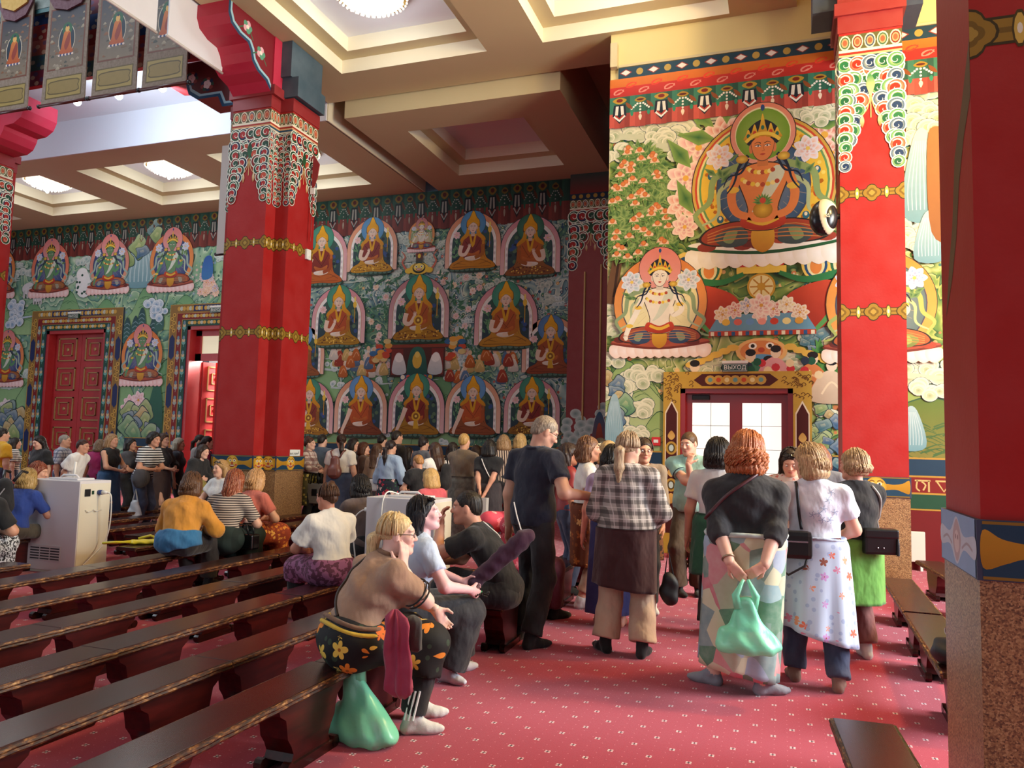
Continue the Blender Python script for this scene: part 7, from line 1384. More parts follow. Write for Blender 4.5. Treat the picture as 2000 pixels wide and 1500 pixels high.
# seated dark-haired woman in pale blue tee
g = person('woman with long black hair in pale blue tee seated looking right', -2.28, 4.56, -46, sit=.36, h=1.52, b=1.12, lean=6, hunch=8, skin='#e6b4b2', head=(-26, -14, 0), armR=dict(w=(.20, .36, .60), e=(.6, -.2, -.6), d=(-.4, .7, -.4), curl=.6), armL=dict(w=(-.1, .42, .60), e=(-.8, -.2, -.4)), legL=dict(a=(-.1, .40, .08)), legR=dict(a=(.06, .26, .08), t=-60), hair=('long', '#15131a'), sunny=True,
    wear=[dict(kind='top', m=c_bluew, sleeve=.62, hem=-.0, loose=.01, t_=.010, scoop=.03), dict(kind='trousers', m=cloth('navy_black', '#0e1018', amt=.25), loose=.075, t_=.016), dict(kind='socks', m=cloth('white_sock2', '#dcdce4'))])
q = W2(g, (.16, .46, .56)); t = thing('beads', 'dark bead string with green tag in the lap of the black-haired woman', 'beads', q); mb = MB(); [mb.ball((.04 * math.cos(i * .35), .06 * math.sin(i * .35), .01 * math.sin(i)), .007, n=8, m=5) for i in range(18)]; tag(mb.build('bead', STRAP, t), kind='stuff'); MB().box(-.06, .02, .0, -.02, .06, .01, .003).build('tag', mat('tag_green', '#3a8a5a', .5), t)
# seated woman with bun, white tee, mauve skirt
c_mauvep = leopard('mauve_print', '#5c2c44', '#93587c', 26)
g = person('woman with messy bun in cream tee and mauve printed skirt seated looking left', -3.50, 5.62, 62, sit=.36, h=1.50, b=1.14, lean=4, hunch=10, skin='#c98a70', head=(14, 0, 0), armL=dict(w=(-.08, .34, .60), e=(-.8, -.3, -.4)), armR=dict(w=(.08, .36, .60), e=(.8, -.3, -.4)), legL=dict(a=(-.08, .46, .08)), legR=dict(a=(.08, .46, .08)),
    hair=('bun', '#4a2c1c'), wear=[dict(kind='top', m=c_white, sleeve=.72, hem=-.0, loose=.035, t_=.016), dict(kind='trousers', m=c_black, loose=.02), dict(kind='lap', m=c_mauvep, t_=.02, drop=.25, waist=.08, floor=.2)])
# seated young man in black
g = person('young man in black tee seated with his hand on his face', -1.88, 5.36, 100, sit=.36, h=1.70, sex='m', lean=21, hunch=14, skin='#d0967c', head=(8, -14, 0), armL=dict(w=(-.02, .50, .93), e=(-.4, .5, -.8), d=(.1, -.1, 1), n=(0, -1, 0), curl=.7), armR=dict(w=(.05, .52, .66), e=(.6, .2, -.5)), legL=dict(a=(-.12, .5, .08)), legR=dict(a=(.12, .42, .08)),
    hair=('short', '#1c1614'), wear=[dict(kind='top', m=c_black, sleeve=.66, hem=-.03, loose=.02), dict(kind='trousers', m=c_char, loose=.04), dict(kind='socks', m=c_blacksock)])
strap(g, kid(g, 'shirt'), [(-.10, 1.06), (-.02, .98), (.06, .90), (.1, .84)], mat('cord_white', '#d8d4cc', .6), .006)
def print_on(g, o, text, size, x, z, m):        # flat lettering printed on the back of a shirt
    c = bpy.data.curves.new('lettering', 'FONT'); c.body = text; c.size = size; c.align_x = 'CENTER'; tmp = bpy.data.objects.new('lettering', c); col.objects.link(tmp); me = bpy.data.meshes.new_from_object(tmp.evaluated_get(bpy.context.evaluated_depsgraph_get())); bpy.data.objects.remove(tmp); b_ = surf(o)
    for v in me.vertices:
        h_ = b_.ray_cast(Vector((x + v.co.x, -1.2 + g.C[1], z + v.co.y)), Vector((0, 1, 0))); v.co = h_[0] + h_[1] * .003 if h_[0] is not None else Vector((x + v.co.x, g.C[1] - .1, z + v.co.y))
    me.materials.clear(); me.materials.append(m); link(bpy.data.objects.new('lettering', me), g.t)
m_pr = mat('print_slate', '#4a5058', .8); print_on(g, kid(g, 'shirt'), 'HELLO', .062, .05, .90, m_pr); print_on(g, kid(g, 'shirt'), 'TH', .062, .08, .83, m_pr)
t = thing('umbrella_case', 'long plum drawstring case lying across the lap of the young man in black', 'case', (0, 0, 0)); A, B = at(1060 - 40, 1055, 5.05), at(905, 1155, 4.95); F = Field(); F.cone(A, B, .065, .05, .03); F.cone(A, A + (A - B).normalized() * .06, .03, .045, .02); V, Q = F.mesh(.012, wr(.005, 2, 1.5)); mesh_obj('sleeve', V, Q, c_purple, t, True); MB().tube([A + Vector((0, 0, .04)), A + Vector((-.05, .02, .16)), A + Vector((-.08, .04, .25))], .005, 6).build('cord', mat('cord_white', '#d8d4cc', .6), t)
# the circle by the door
x_, y_ = P_(1108, 885, 7.98); person('dark curly-haired woman half hidden behind the man in navy', x_, y_, -60, near=False, h=1.53, skin='#c98a6a', head=(-10, 0, 0), hair=('curly', '#2c1a16'), wear=[dict(kind='top', m=cloth('dark_red', '#5a1c24'), sleeve=.6, hem=0), dict(kind='trousers', m=c_jean, loose=.02), dict(kind='socks', m=c_blacksock)])
x_, y_ = P_(1196, 900, 6.7); person('woman with dark bob in lilac top, hidden behind the plaid shirt', x_, y_, 10, h=1.52, skin='#d8a088', head=(-10, 5, 0), armR=dict(w=(.16, .06, 1.46), e=(.9, -.1, -.6), d=(-.3, 0, .9), n=(-1, 0, 0), curl=.4), hair=('bob', '#17120f'), wear=[dict(kind='top', m=cloth('lilac', '#b8a8c8'), sleeve=.7, hem=0), dict(kind='skirt', m=cloth('blue_skirt', '#22306a'), hem=.12)])
x_, y_ = P_(1256, 885, 7.4); person('woman in beige jacket with sunglasses, facing the viewer behind the plaid shirt', x_, y_, 192, h=1.60, b=.92, skin='#d49c7c', head=(10, 4, 0), hair=('tail', '#3a281c'), glasses=mat('glasses_dark', '#14161c', .3), armR=dict(w=(.0, .24, 1.2), e=(.5, -.2, -1)), armL=dict(w=(-.2, .03, .8)), wear=[dict(kind='top', m=cloth('beige_jacket', '#8f7d66'), sleeve=1.8, hem=-.1, loose=.008, t_=.014), dict(kind='skirt', m=leopard('dark_print', '#2a1810', '#7a4a24', 24), hem=.5), dict(kind='trousers', m=c_black, loose=.01), dict(kind='socks', m=c_whitesock)])
x_, y_ = P_(1172, 866, 8.9); g = person('woman with leopard headband near the bright mural corner', x_, y_, -20, near=False, h=1.62, hair=('short', '#1a1412'), wear=[dict(kind='top', m=c_black, sleeve=1.8, hem=-.1), dict(kind='trousers', m=c_black), dict(kind='socks', m=c_whitesock)]); MB().tube([g.L(.092 * math.cos(a), -.02 + .105 * math.sin(a), .055 + .02 * math.sin(a)) for a in np.linspace(0, 6.28, 20)[:-1]], .022, 8, True).build('headband', leopard('leopard', '#1c1410', '#e0c8a0', 60), g.t, True)
x_, y_ = P_(1188, 876, 8.0); g = person('blond woman in black and white top with sunglasses on her hair', x_, y_, -35, near=False, h=1.57, hair=('bob', '#b0905c'), wear=[dict(kind='top', m=stripes('bw_block', '#e8e6e0', '#141416', 3.2, .5, 0), sleeve=.7, hem=0), dict(kind='trousers', m=c_black), dict(kind='socks', m=c_blacksock)]); sunglasses(g, g.t)
x_, y_ = P_(1402, 890, 6.75); person('woman with dark bob in white tee standing before the glass door', x_, y_, -12, h=1.60, b=1.1, skin='#d4a088', hair=('bob', '#1c1614'), wear=[dict(kind='top', m=cloth('white_tee2', '#dcd8d4'), sleeve=.65, hem=-.05, loose=.02), dict(kind='skirt', m=cloth('bottle_green', '#1c5a40'), hem=.5), dict(kind='trousers', m=c_black), dict(kind='socks', m=c_blacksock)])
x_, y_ = P_(1545, 905, 7.2); g = person('dark-haired woman in coral floral blouse looking down, sunglasses in hair', x_, y_, 165, h=1.55, skin='#cf9478', head=(12, 26, 0), hair=('long', '#2a1c16'), armR=dict(w=(-.04, .3, 1.1), e=(.8, 0, -.6)), armL=dict(w=(-.0, .3, 1.08), e=(-.8, 0, -.6)), wear=[dict(kind='top', m=floral('coral_floral', '#d8c0b0', ['#c85a4a', '#a83a3a', '#e8a08a', '#6a4a3a'], 20, .34), sleeve=.7, hem=-.05, loose=.02), dict(kind='trousers', m=c_jean), dict(kind='socks', m=c_blacksock)]); sunglasses(g, g.t)
x_, y_ = P_(1598, 888, 7.65); person('auburn-haired person behind the blond bob, only hair showing', x_, y_, 0, near=False, h=1.58, hair=('bob', '#6a3018'), wear=[dict(kind='top', m=cloth('grey_top', '#6a6a70'), sleeve=.7), dict(kind='trousers', m=c_jean), dict(kind='socks', m=c_blacksock)])
x_, y_ = P_(1002, 1005, 6.45); person('blond woman with coral shawl seated behind the man in navy', x_, y_, -30, near=False, sit=.36, h=1.55, lean=10, hunch=10, hair=('bob', '#c8a46a'), wear=[dict(kind='top', m=floral('coral_shawl', '#d8485a', ['#e8808a', '#f0a8a0', '#c02a44'], 14, .4), sleeve=1.5, hem=-.05, loose=.03, t_=.02), dict(kind='trousers', m=cloth('wine_trousers', '#5a1a2c'), loose=.03), dict(kind='socks', m=c_blacksock)])
# ------------------------------------------------------------------ the crowd farther off and the people on the back benches
SK = ['#d9a88c', '#d2a084', '#c99478', '#deb098']
def crowd(label, px, top, Y, face, hairs, wear_, **k):
    q = at(px, top, Y); h_ = max(1.30, q.z - .01); k.setdefault('skin', SK[int(px) % 4]); hd = k.get('head', (0, 4, 0)); f = R(face)
    return person(label, q.x - .03 * -math.sin(f), q.y - .03 * math.cos(f), face, near=False, h=h_, hair=hairs, wear=wear_, **k)
def T(m, sl=.6, hem=-.03, **k): return dict(kind='top', m=m, sleeve=sl, hem=hem, **k)
def TR(m, **k): return dict(kind='trousers', m=m, **k)
def SKT(m, hem=.25, **k): return dict(kind='skirt', m=m, hem=hem, **k)
SO = dict(kind='socks', m=c_whitesock); SB = dict(kind='socks', m=c_blacksock)
BH = dict(armL=dict(w=(-.04, -.2, .88), e=(-1, -.4, .1)), armR=dict(w=(.04, -.2, .88), e=(1, -.4, .1)))     # hands behind the back
FH = dict(armL=dict(w=(-.06, .26, 1.06), e=(-1, -.3, -.4)), armR=dict(w=(.06, .26, 1.06), e=(1, -.3, -.4)))   # hands in front
g_grey = cloth('grey_blue_shirt', '#4a5a6c'); g_tan = cloth('sand_top', '#a98a6c'); g_sky = cloth('sky_shirt', '#9fb4cc'); g_mag = cloth('magenta_top', '#a01a5c'); g_char = cloth('graphite_top', '#3a3a40')
# between the notched pillar and the man in navy
g = crowd('woman in red and cream plaid shirt with olive floral skirt beside the notched pillar', 607, 856, 12.05, -80, ('bun', '#4a2a1c'), [T(plaid('red_plaid', '#d8c8bc', '#5a1418', '#8a2a2c', 6), 1.85, -.08), SKT(floral('olive_floral', '#4a4218', ['#b8a040', '#8a7a2c', '#c8b860'], 16, .4), .38), TR(c_black), SB], **FH)
q = W2(g, (.15, .24, .62)); t = thing('tote_bag', 'silver tote bag on the arm of the woman in the red plaid shirt', 'bag', q); MB().box(-.16, -.05, -.2, .16, .05, .16, .02).build('bag_body', mat('silver_film', '#b8b8b0', .25, metal=.6, vary=.2, bump=.3, bscale=12), t); [MB().tube([(-.09, s_ * .05, .15), (-.05, s_ * .05, .34), (.05, s_ * .05, .34), (.09, s_ * .05, .15)], .01, 6).build('handle', STRAP, t, True) for s_ in (-1, 1)]; MB().box(-.05, -.056, -.06, .05, -.05, .06).build('print', STRAP, t)
crowd('man in grey-blue shirt seen from behind in the far queue', 631, 850, 12.4, -5, ('short', '#1e1a18'), [T(g_grey, .6, -.1), TR(c_black), SB], sex='m', b=1.1)
g = crowd('woman in white tee and blue wrap with brown backpack', 669, 850, 11.3, 5, ('tail', '#2a1a14'), [T(c_white, .6, 0), SKT(cloth('blue_wrap', '#2c4468', amt=.3), .1), SB], b=1.2, head=(30, 4, 0)); o = kid(g, 'shirt')
t = thing('backpack', 'brown leather backpack on the woman in the white tee and blue wrap', 'backpack', W2(g, hit(g, o, .0, 1.12, -1) - Vector((0, .06, 0))), R(5)); F = Field(); F.cone((0, 0, -.1), (0, 0, .1), .10, .08, .05, squash=((0, 1, 0), 1.5)); F.ell((0, -.02, -.08), (.13, .08, .12)); V, Q = F.mesh(.014); m_bp = mat('leather_brown', '#6a2c1c', .4, vary=.2); mesh_obj('pack', V, Q, m_bp, t, True); MB().box(-.08, -.10, -.15, .08, -.06, -.02, .02).build('pocket', m_bp, t)
for s_ in (-1, 1): MB().tube([(s_ * .06, .03, .14), (s_ * .11, .05, .24), (s_ * .12, .12, .27)], .016, 6).build('shoulder_strap', m_bp, t, True)
crowd('dark-haired person with glasses looking right, behind the backpack', 693, 858, 12.3, -70, ('bob', '#1a1414'), [T(c_black, .7), TR(c_black), SB], glasses=mat('glasses_dark', '#14161c', .3))
crowd('woman with chestnut hair next to the blue wrapped skirt', 713, 866, 12.0, -60, ('bob', '#4a2818'), [T(cloth('brown_top', '#5a4438'), 1.8), SKT(cloth('ochre_skirt', '#6a5a20'), .2), SB])
crowd('woman with long brown hair in sand coloured top', 739, 868, 11.6, -12, ('long', '#4a3020'), [T(g_tan, 1.2), SKT(cloth('dark_skirt', '#2a2428'), .3), SB])
g = crowd('woman in pale blue shirt with low ponytail and red floral wrap', 765, 862, 10.9, -14, ('tail', '#22181a'), [T(g_sky, 1.5, .02, loose=.03), SKT(floral('red_roses', '#1c2434', ['#b8283c', '#d84a5c', '#e8c0b8'], 11, .42, 5, '#2a5a3c'), .15), SB], b=1.05, armR=dict(w=(.32, .08, .84), e=(1, -.3, 0))); 
t = thing('shoulder_bag', 'white shoulder bag on the woman in the pale blue shirt', 'bag', W2(g, (-.26, .0, .86))); MB().box(-.14, -.05, -.1, .12, .05, .09, .03).build('bag_body', mat('bag_white', '#d8d4cc', .5), t); MB().tube([(-.06, 0, .08), (.04, -.08, .3), (.1, -.1, .5)], .016, 6).build('bag_strap', mat('bag_white', '#d8d4cc', .5), t)
crowd('tall man with dark hair at the far mural', 777, 843, 12.9, -30, ('short', '#241c18'), [T(cloth('dark_jacket', '#1c1a1c'), 1.9), TR(c_black), SB], sex='m'); crowd('man with close dark hair right at the far mural', 748, 851, 13.4, -20, ('short', '#14110f'), [T(c_black, .6), TR(c_black), SB], sex='m')
g = crowd('boy in black tee holding a phone', 818, 889, 9.5, 62, ('short', '#a8743c'), [T(c_black, .6, -.03), TR(c_black), SB], b=.95, head=(0, 18, 0), **FH)
t = thing('phone', 'phone in the hands of the boy in black', 'phone', W2(g, (0, .30, 1.08)), R(62)); MB().box(-.03, -.005, -.06, .03, .005, .06, .003).build('case', mat('phone_black', '#101014', .3), t)
g = crowd('girl with very long brown hair in white tee and orange skirt', 850, 866, 10.15, 66, ('long', '#3a2218'), [T(c_white, .6, -.02), SKT(cloth('orange_skirt', '#a84a14', amt=.3), .2), SO], head=(0, 10, 0), **FH)
t = thing('backpack', 'small black backpack on the girl with very long brown hair', 'backpack', W2(g, (.02, -.20, 1.08)), R(66)); F = Field(); F.cone((0, 0, -.1), (0, 0, .1), .10, .08, .05, squash=((0, 1, 0), 1.4)); V, Q = F.mesh(.015); mesh_obj('pack', V, Q, c_black, t, True); MB().tube([(.06, .02, .12), (.11, .12, .26), (.12, .22, .14)], .014, 6).build('shoulder_strap', STRAP, t, True)
crowd('dark-haired woman with a bun in grey at the far mural', 829, 856, 12.4, -20, ('bun', '#221a1a'), [T(cloth('steel_top', '#6a7078'), .7), TR(c_jean), SB]); crowd('woman with long dark hair near the beige sweater', 886, 866, 11.8, -10, ('long', '#1c1412'), [T(c_black, .7), SKT(c_black, .3), SB])
crowd('woman with short blond hair in beige sweater and brown patchwork wrap', 908, 849, 11.0, -8, ('short', '#b08a4c'), [T(cloth('beige_sweater', '#7a6a58'), 1.0, -.02, loose=.03), SKT(patches('brown_patch', ['#3a3028', '#4a3c30', '#2a2420', '#54463a', '#3c3a38'], 9), .12), SB], b=1.2, **FH)
g = crowd('woman with black bob in black tee, hands behind her back', 958, 862, 10.7, -6, ('bob', '#100e10'), [T(c_black, .62, -.03), SKT(cloth('dark_skirt', '#2a2428'), .3), SB], **BH); strap(g, kid(g, 'shirt'), [(-.08, 1.33), (.0, 1.2), (.1, 1.02)], mat('cord_white', '#d8d4cc', .6), .008)
t = thing('paper_bag', 'grey paper bag held behind by the woman in black with a white strap', 'bag', W2(g, (-.02, -.28, .60))); MB().prism([(-.14, -.18), (.14, -.18), (.15, .18), (-.15, .18)], -.05, .05, 'y').build('bag_body', mat('bag_grey_paper', '#b0b0aa', .6, bump=.2, bscale=10), t); MB().tube([(-.05, 0, .17), (0, 0, .3), (.05, 0, .17)], .006, 6).build('handle', STRAP, t)
crowd('blond woman in striped brown shirt leaning in at the far mural', 986, 851, 12.0, 30, ('bob', '#8a6a44'), [T(stripes('brown_stripe', '#2a1c1c', '#b8a490', 26, .55, 0), .8), TR(c_black), SB], lean=10); crowd('blond woman at the far mural behind the shoulder of the man in navy', 1018, 850, 12.6, -10, ('bob', '#b8965c'), [T(cloth('green_grey', '#4a5a54'), 1.4), TR(c_black), SB])
crowd('person in black between the beige sweater and the black bob, far back', 932, 872, 13.2, -20, ('bob', '#2a1a16'), [T(g_char, .8), TR(c_black), SB]); crowd('person with dark hair far behind the pale blue shirt', 800, 874, 13.4, -25, ('long', '#201614'), [T(c_black, .8), TR(c_black), SB])
# left of the notched pillar, in the queue to the open door
crowd('man in yellow tee at the left edge', 8, 838, 9.6, -15, ('short', '#1a1614'), [T(cloth('yellow_tee', '#d8a012'), .65, -.1, loose=.03), TR(c_jean), SB], sex='m', b=1.15); crowd('woman in thin striped tee behind the yellow tee', 33, 857, 10.8, -40, ('bob', '#1c1412'), [T(stripes('thin_stripe', '#d8d4cc', '#4a4644', 30, .5), .7), TR(c_jean), SB])
g = crowd('girl with long dark hair in black tee and grey trousers, hand on hip', 79, 852, 9.3, 172, ('long', '#1c1214'), [T(cloth('black_tee_print', '#101014'), .72, -.03, loose=.04), TR(cloth('grey_trousers', '#6a6864'), loose=.05), SB], head=(0, 18, 0), armR=dict(w=(-.16, .1, .98), e=(1, -.3, .1)), armL=dict(w=(-.24, .02, .84)))
t = thing('waist_bag', 'black waist bag with print on the girl with long dark hair', 'bag', W2(g, (-.05, .2, .86)), R(172)); F = Field(); F.ell((0, 0, 0), (.13, .06, .1)); V, Q = F.mesh(.014); mesh_obj('pouch', V, Q, c_black, t, True); MB().box(-.05, .055, -.02, .05, .064, .02, .004).build('print', mat('print_grey', '#8a8a8a', .6), t)
crowd('grey-haired man in blue checked shirt before the carved door', 129, 851, 10.3, -60, ('short', '#8a847c'), [T(plaid('blue_check', '#c8ccd4', '#2a3c64', '#4a5a80', 16), .8, -.12), TR(c_jean), SB], sex='m', b=1.1); crowd('person with short brown hair in white tee leaning forward above the white cabinet', 150, 858, 8.9, -70, ('short', '#3a201a'), [T(c_white, .68, -.02, loose=.04), TR(cloth('navy_trousers', '#1c2440')), SB], lean=12, sex='m', **BH)
crowd('woman in magenta top looking left before the carved door', 197, 860, 10.8, 20, ('bob', '#6a5440'), [T(g_mag, .6, -.05), TR(c_black), SB], b=1.1)
g = crowd('blond woman in black tank top with blue sarong', 221, 850, 9.9, -78, ('bob', '#8a6844'), [T(c_black, 0, 0), SKT(cloth('blue_sarong', '#1c5a8c', amt=.3), .1, flare=.06), SO], **FH); crowd('woman in grey tee with black hair behind the blue sarong', 258, 858, 10.6, -75, ('bob', '#141214'), [T(g_char, .7, -.08), TR(c_black), SB], b=1.2, **FH)
g = crowd('black-haired woman in black and white striped tee bending forward with a grey bag', 286, 843, 9.8, -84, ('shag', '#0e0c0e'), [T(stripes('bold_stripe', '#d8d8d4', '#141418', 26, .5), .7, -.05), TR(c_jean, loose=.03), SB], lean=16, **FH)
t = thing('shoulder_bag', 'dark grey slouchy bag of the woman in bold stripes', 'bag', W2(g, (.22, .16, .88)), R(-84)); F = Field(); F.ell((0, 0, 0), (.17, .09, .16)); F.cone((0, 0, .1), (-.1, -.05, .3), .03, .015, .04); V, Q = F.mesh(.015, wr(.006)); mesh_obj('bag_body', V, Q, g_char, t, True)
gl = at(262, 1010, 9.6); t = thing('carrier_bag', 'white plastic bag by the knees of the woman in bold stripes', 'bag', (gl.x, gl.y, .25)); F = Field(); F.cone((0, 0, 0), (0, 0, .22), .15, .07, .05, squash=((0, 1, 0), 1.5)); V, Q = F.mesh(.015, wr(.008)); mesh_obj('bag_body', V, Q, mat('bag_white_film', '#c8ccd0', .3, alpha=.9), t, True); MB().tube([(-.05, 0, .26), (0, 0, .45), (.05, 0, .26)], .012, 6).build('handle', mat('bag_white_film', '#c8ccd0'), t)
crowd('woman in black top with brown hair smiling to the right', 321, 849, 10.6, -82, ('bob', '#3a241c'), [T(c_black, 1.4, -.06), SKT(cloth('brown_print', '#3a2420'), .2), SB], **FH); crowd('person with pale grey hair in dark top in the queue', 352, 858, 11.1, -60, ('bob', '#a8a08c'), [T(cloth('slate_top', '#2c323c'), .8), TR(c_black), SB])
g = crowd('woman in black jacket bending with a mustard bag', 379, 866, 9.6, -84, ('bob', '#2a1c18'), [T(c_black, 1.7, -.1, loose=.03), TR(c_black), SB], lean=20, **FH)
t = thing('shoulder_bag', 'mustard fabric bag of the woman in the black jacket', 'bag', W2(g, (.2, .30, .80)), R(-84)); F = Field(); F.ell((0, 0, 0), (.16, .08, .12)); F.ell((.06, 0, -.08), (.1, .07, .08)); V, Q = F.mesh(.015, wr(.008)); mesh_obj('bag_body', V, Q, cloth('mustard', '#8a7a14', amt=.3), t, True)
crowd('brunette with hair tied back beside the pillar edge', 393, 851, 11.6, -70, ('tail', '#2a1a14'), [T(cloth('pale_top', '#a8a4a0'), .7), TR(c_black), SB]); crowd('woman with dark ponytail in magenta top at the pillar edge', 408, 854, 10.6, -50, ('tail', '#201412'), [T(g_mag, 1.0, -.05), SKT(cloth('grey_wrap', '#5a585c'), .3), SB])
# seated on the back benches
def sitter(label, px, py, Y, face, hairs, wear_, **k):
    q = at(px, py, Y); k.setdefault('lean', 10); k.setdefault('hunch', 14); k.setdefault('skin', SK[int(px) % 4]); sp_ = dict(armL=dict(w=(-.1, .34, .62), e=(-.8, -.3, -.4)), armR=dict(w=(.1, .34, .62), e=(.8, -.3, -.4))); sp_.update(k)
    return person(label, q.x, q.y, face, near=Y < 7.5, sit=.36, hair=hairs, wear=wear_, noeyes=True, **sp_)
g = sitter('brown-haired woman in yellow cardigan with a blue scarf round her waist', 347, 1075, 6.2, 12, ('bob', '#5a3a24'), [T(cloth('yellow_cardigan', '#d08a1c', amt=.2), 1.7, .0, loose=.03), dict(kind='trousers', m=cloth('dark_brown', '#1c1210'), loose=.03), SB], b=1.3, h=1.54)
F = Field(); torso(F, g, .035, .06, False); F.cut(g.P + g.up * .13, g.up); F.cut(g.P + A3(0, 0, -.06), (.25, 0, -1)); V, Q = F.mesh(.014, wr(.006, 4)); mesh_obj('waist_scarf', V, Q, cloth('blue_scarf', '#0e6a9c', amt=.25), g.t, True)
g = sitter('woman with long copper hair in brown striped tee and dark green wrap', 432, 1062, 6.75, 8, ('long', '#8a3c18'), [T(stripes('brown_white_stripe', '#2a2020', '#b8a898', 42, .55), .8, .02), dict(kind='lap', m=stripes('green_wrap', '#10201c', '#1c2c28', 9, .6, 0), t_=.03, drop=.6, waist=.12, floor=.05), SB], b=1.15, h=1.6)
g = sitter('blond woman in salmon top with orange brocade wrap', 476, 1052, 7.2, -8, ('bob', '#c0905c'), [T(cloth('salmon_top', '#c86a58'), .7, .04), dict(kind='lap', m=floral('orange_brocade', '#8a300c', ['#c8701c', '#d89030', '#a84a10', '#e8b050'], 22, .45), t_=.03, drop=.6, waist=.12, floor=.05), SB], b=1.15, h=1.58, side=-6)
q = at(478, 1045, 6.9); t = thing('handbag', 'shiny black handbag beside the orange brocade wrap', 'bag', (q.x, q.y, .37)); MB().box(-.15, -.06, 0, .15, .06, .16, .02).build('bag_body', mat('patent_black', '#0c0c0e', .15), t); [MB().tube([(-.08, s_ * .04, .15), (-.06, s_ * .05, .26), (.06, s_ * .05, .26), (.08, s_ * .04, .15)], .009, 6).build('handle', STRAP, t, True) for s_ in (-1, 1)]; MB().tube([(.145, -.062, .02), (.145, -.062, .14)], .008, 6).build('edge_trim', mat('chrome', '#b0b0b4', .25, metal=1), t)
g = sitter('blond woman facing the viewer with sunglasses pushed up', 432, 1010, 8.9, 165, ('bob', '#a8804c'), [T(c_white, .6), TR(c_jean), SB], h=1.62, lean=2, hunch=2); sunglasses(g, g.t)
sitter('dark-haired woman in black with a black and white patterned wrap at the left edge', -70, 1085, 5.0, 30, ('bob', '#2a1a16'), [T(c_black, .8, .02), dict(kind='lap', m=leopard('bw_print', '#1a1c20', '#c8ccd0', 55), t_=.03, drop=.6, waist=.13, floor=.05), SB], b=1.2, h=1.64)
g = sitter('blond woman in royal blue top with a black backpack, at the left', 22, 1050, 6.25, 14, ('bob', '#a8884c'), [T(cloth('royal_blue', '#1c3c8c'), .8, .02), TR(cloth('khaki', '#4a4438')), SB], b=1.1, h=1.46)
t = thing('backpack', 'black backpack on the blond woman in royal blue', 'backpack', W2(g, (0, -.16, .86)), R(14)); F = Field(); F.cone((0, 0, -.1), (0, 0, .1), .12, .09, .05, squash=((0, 1, 0), 1.5)); F.ell((0, -.04, -.07), (.11, .05, .09)); V, Q = F.mesh(.013); mesh_obj('pack', V, Q, c_black, t, True); MB().tube([(-.05, -.075, -.12), (.0, -.09, -.02), (.06, -.07, .08)], .006, 6).build('zip', mat('zip_grey', '#9a9a9c', .4), t); [MB().tube([(s_ * .06, .05, .15), (s_ * .1, .12, .26), (s_ * .1, .2, .24)], .016, 6).build('shoulder_strap', STRAP, t, True) for s_ in (-1, 1)]
sitter('woman with bright auburn hair in white tee, at the left edge', 28, 1030, 7.2, -60, ('bob', '#7a2c14'), [T(c_white, .6), TR(c_jean), SB], h=1.58, hunch=18); 
sitter('blond woman in coral top seated behind the white cabinet', 846, 1040, 8.8, 72, ('bob', '#c8a060'), [T(cloth('coral_top', '#d8606a'), .8), TR(c_jean), SB], h=1.6, lean=4, hunch=4); sitter('dark-haired woman in taupe top seated left of the white cabinet', 716, 1075, 7.1, 55, ('bob', '#141012'), [T(cloth('taupe', '#5a4a46'), 1.2), TR(c_black), SB], h=1.58, hunch=16)
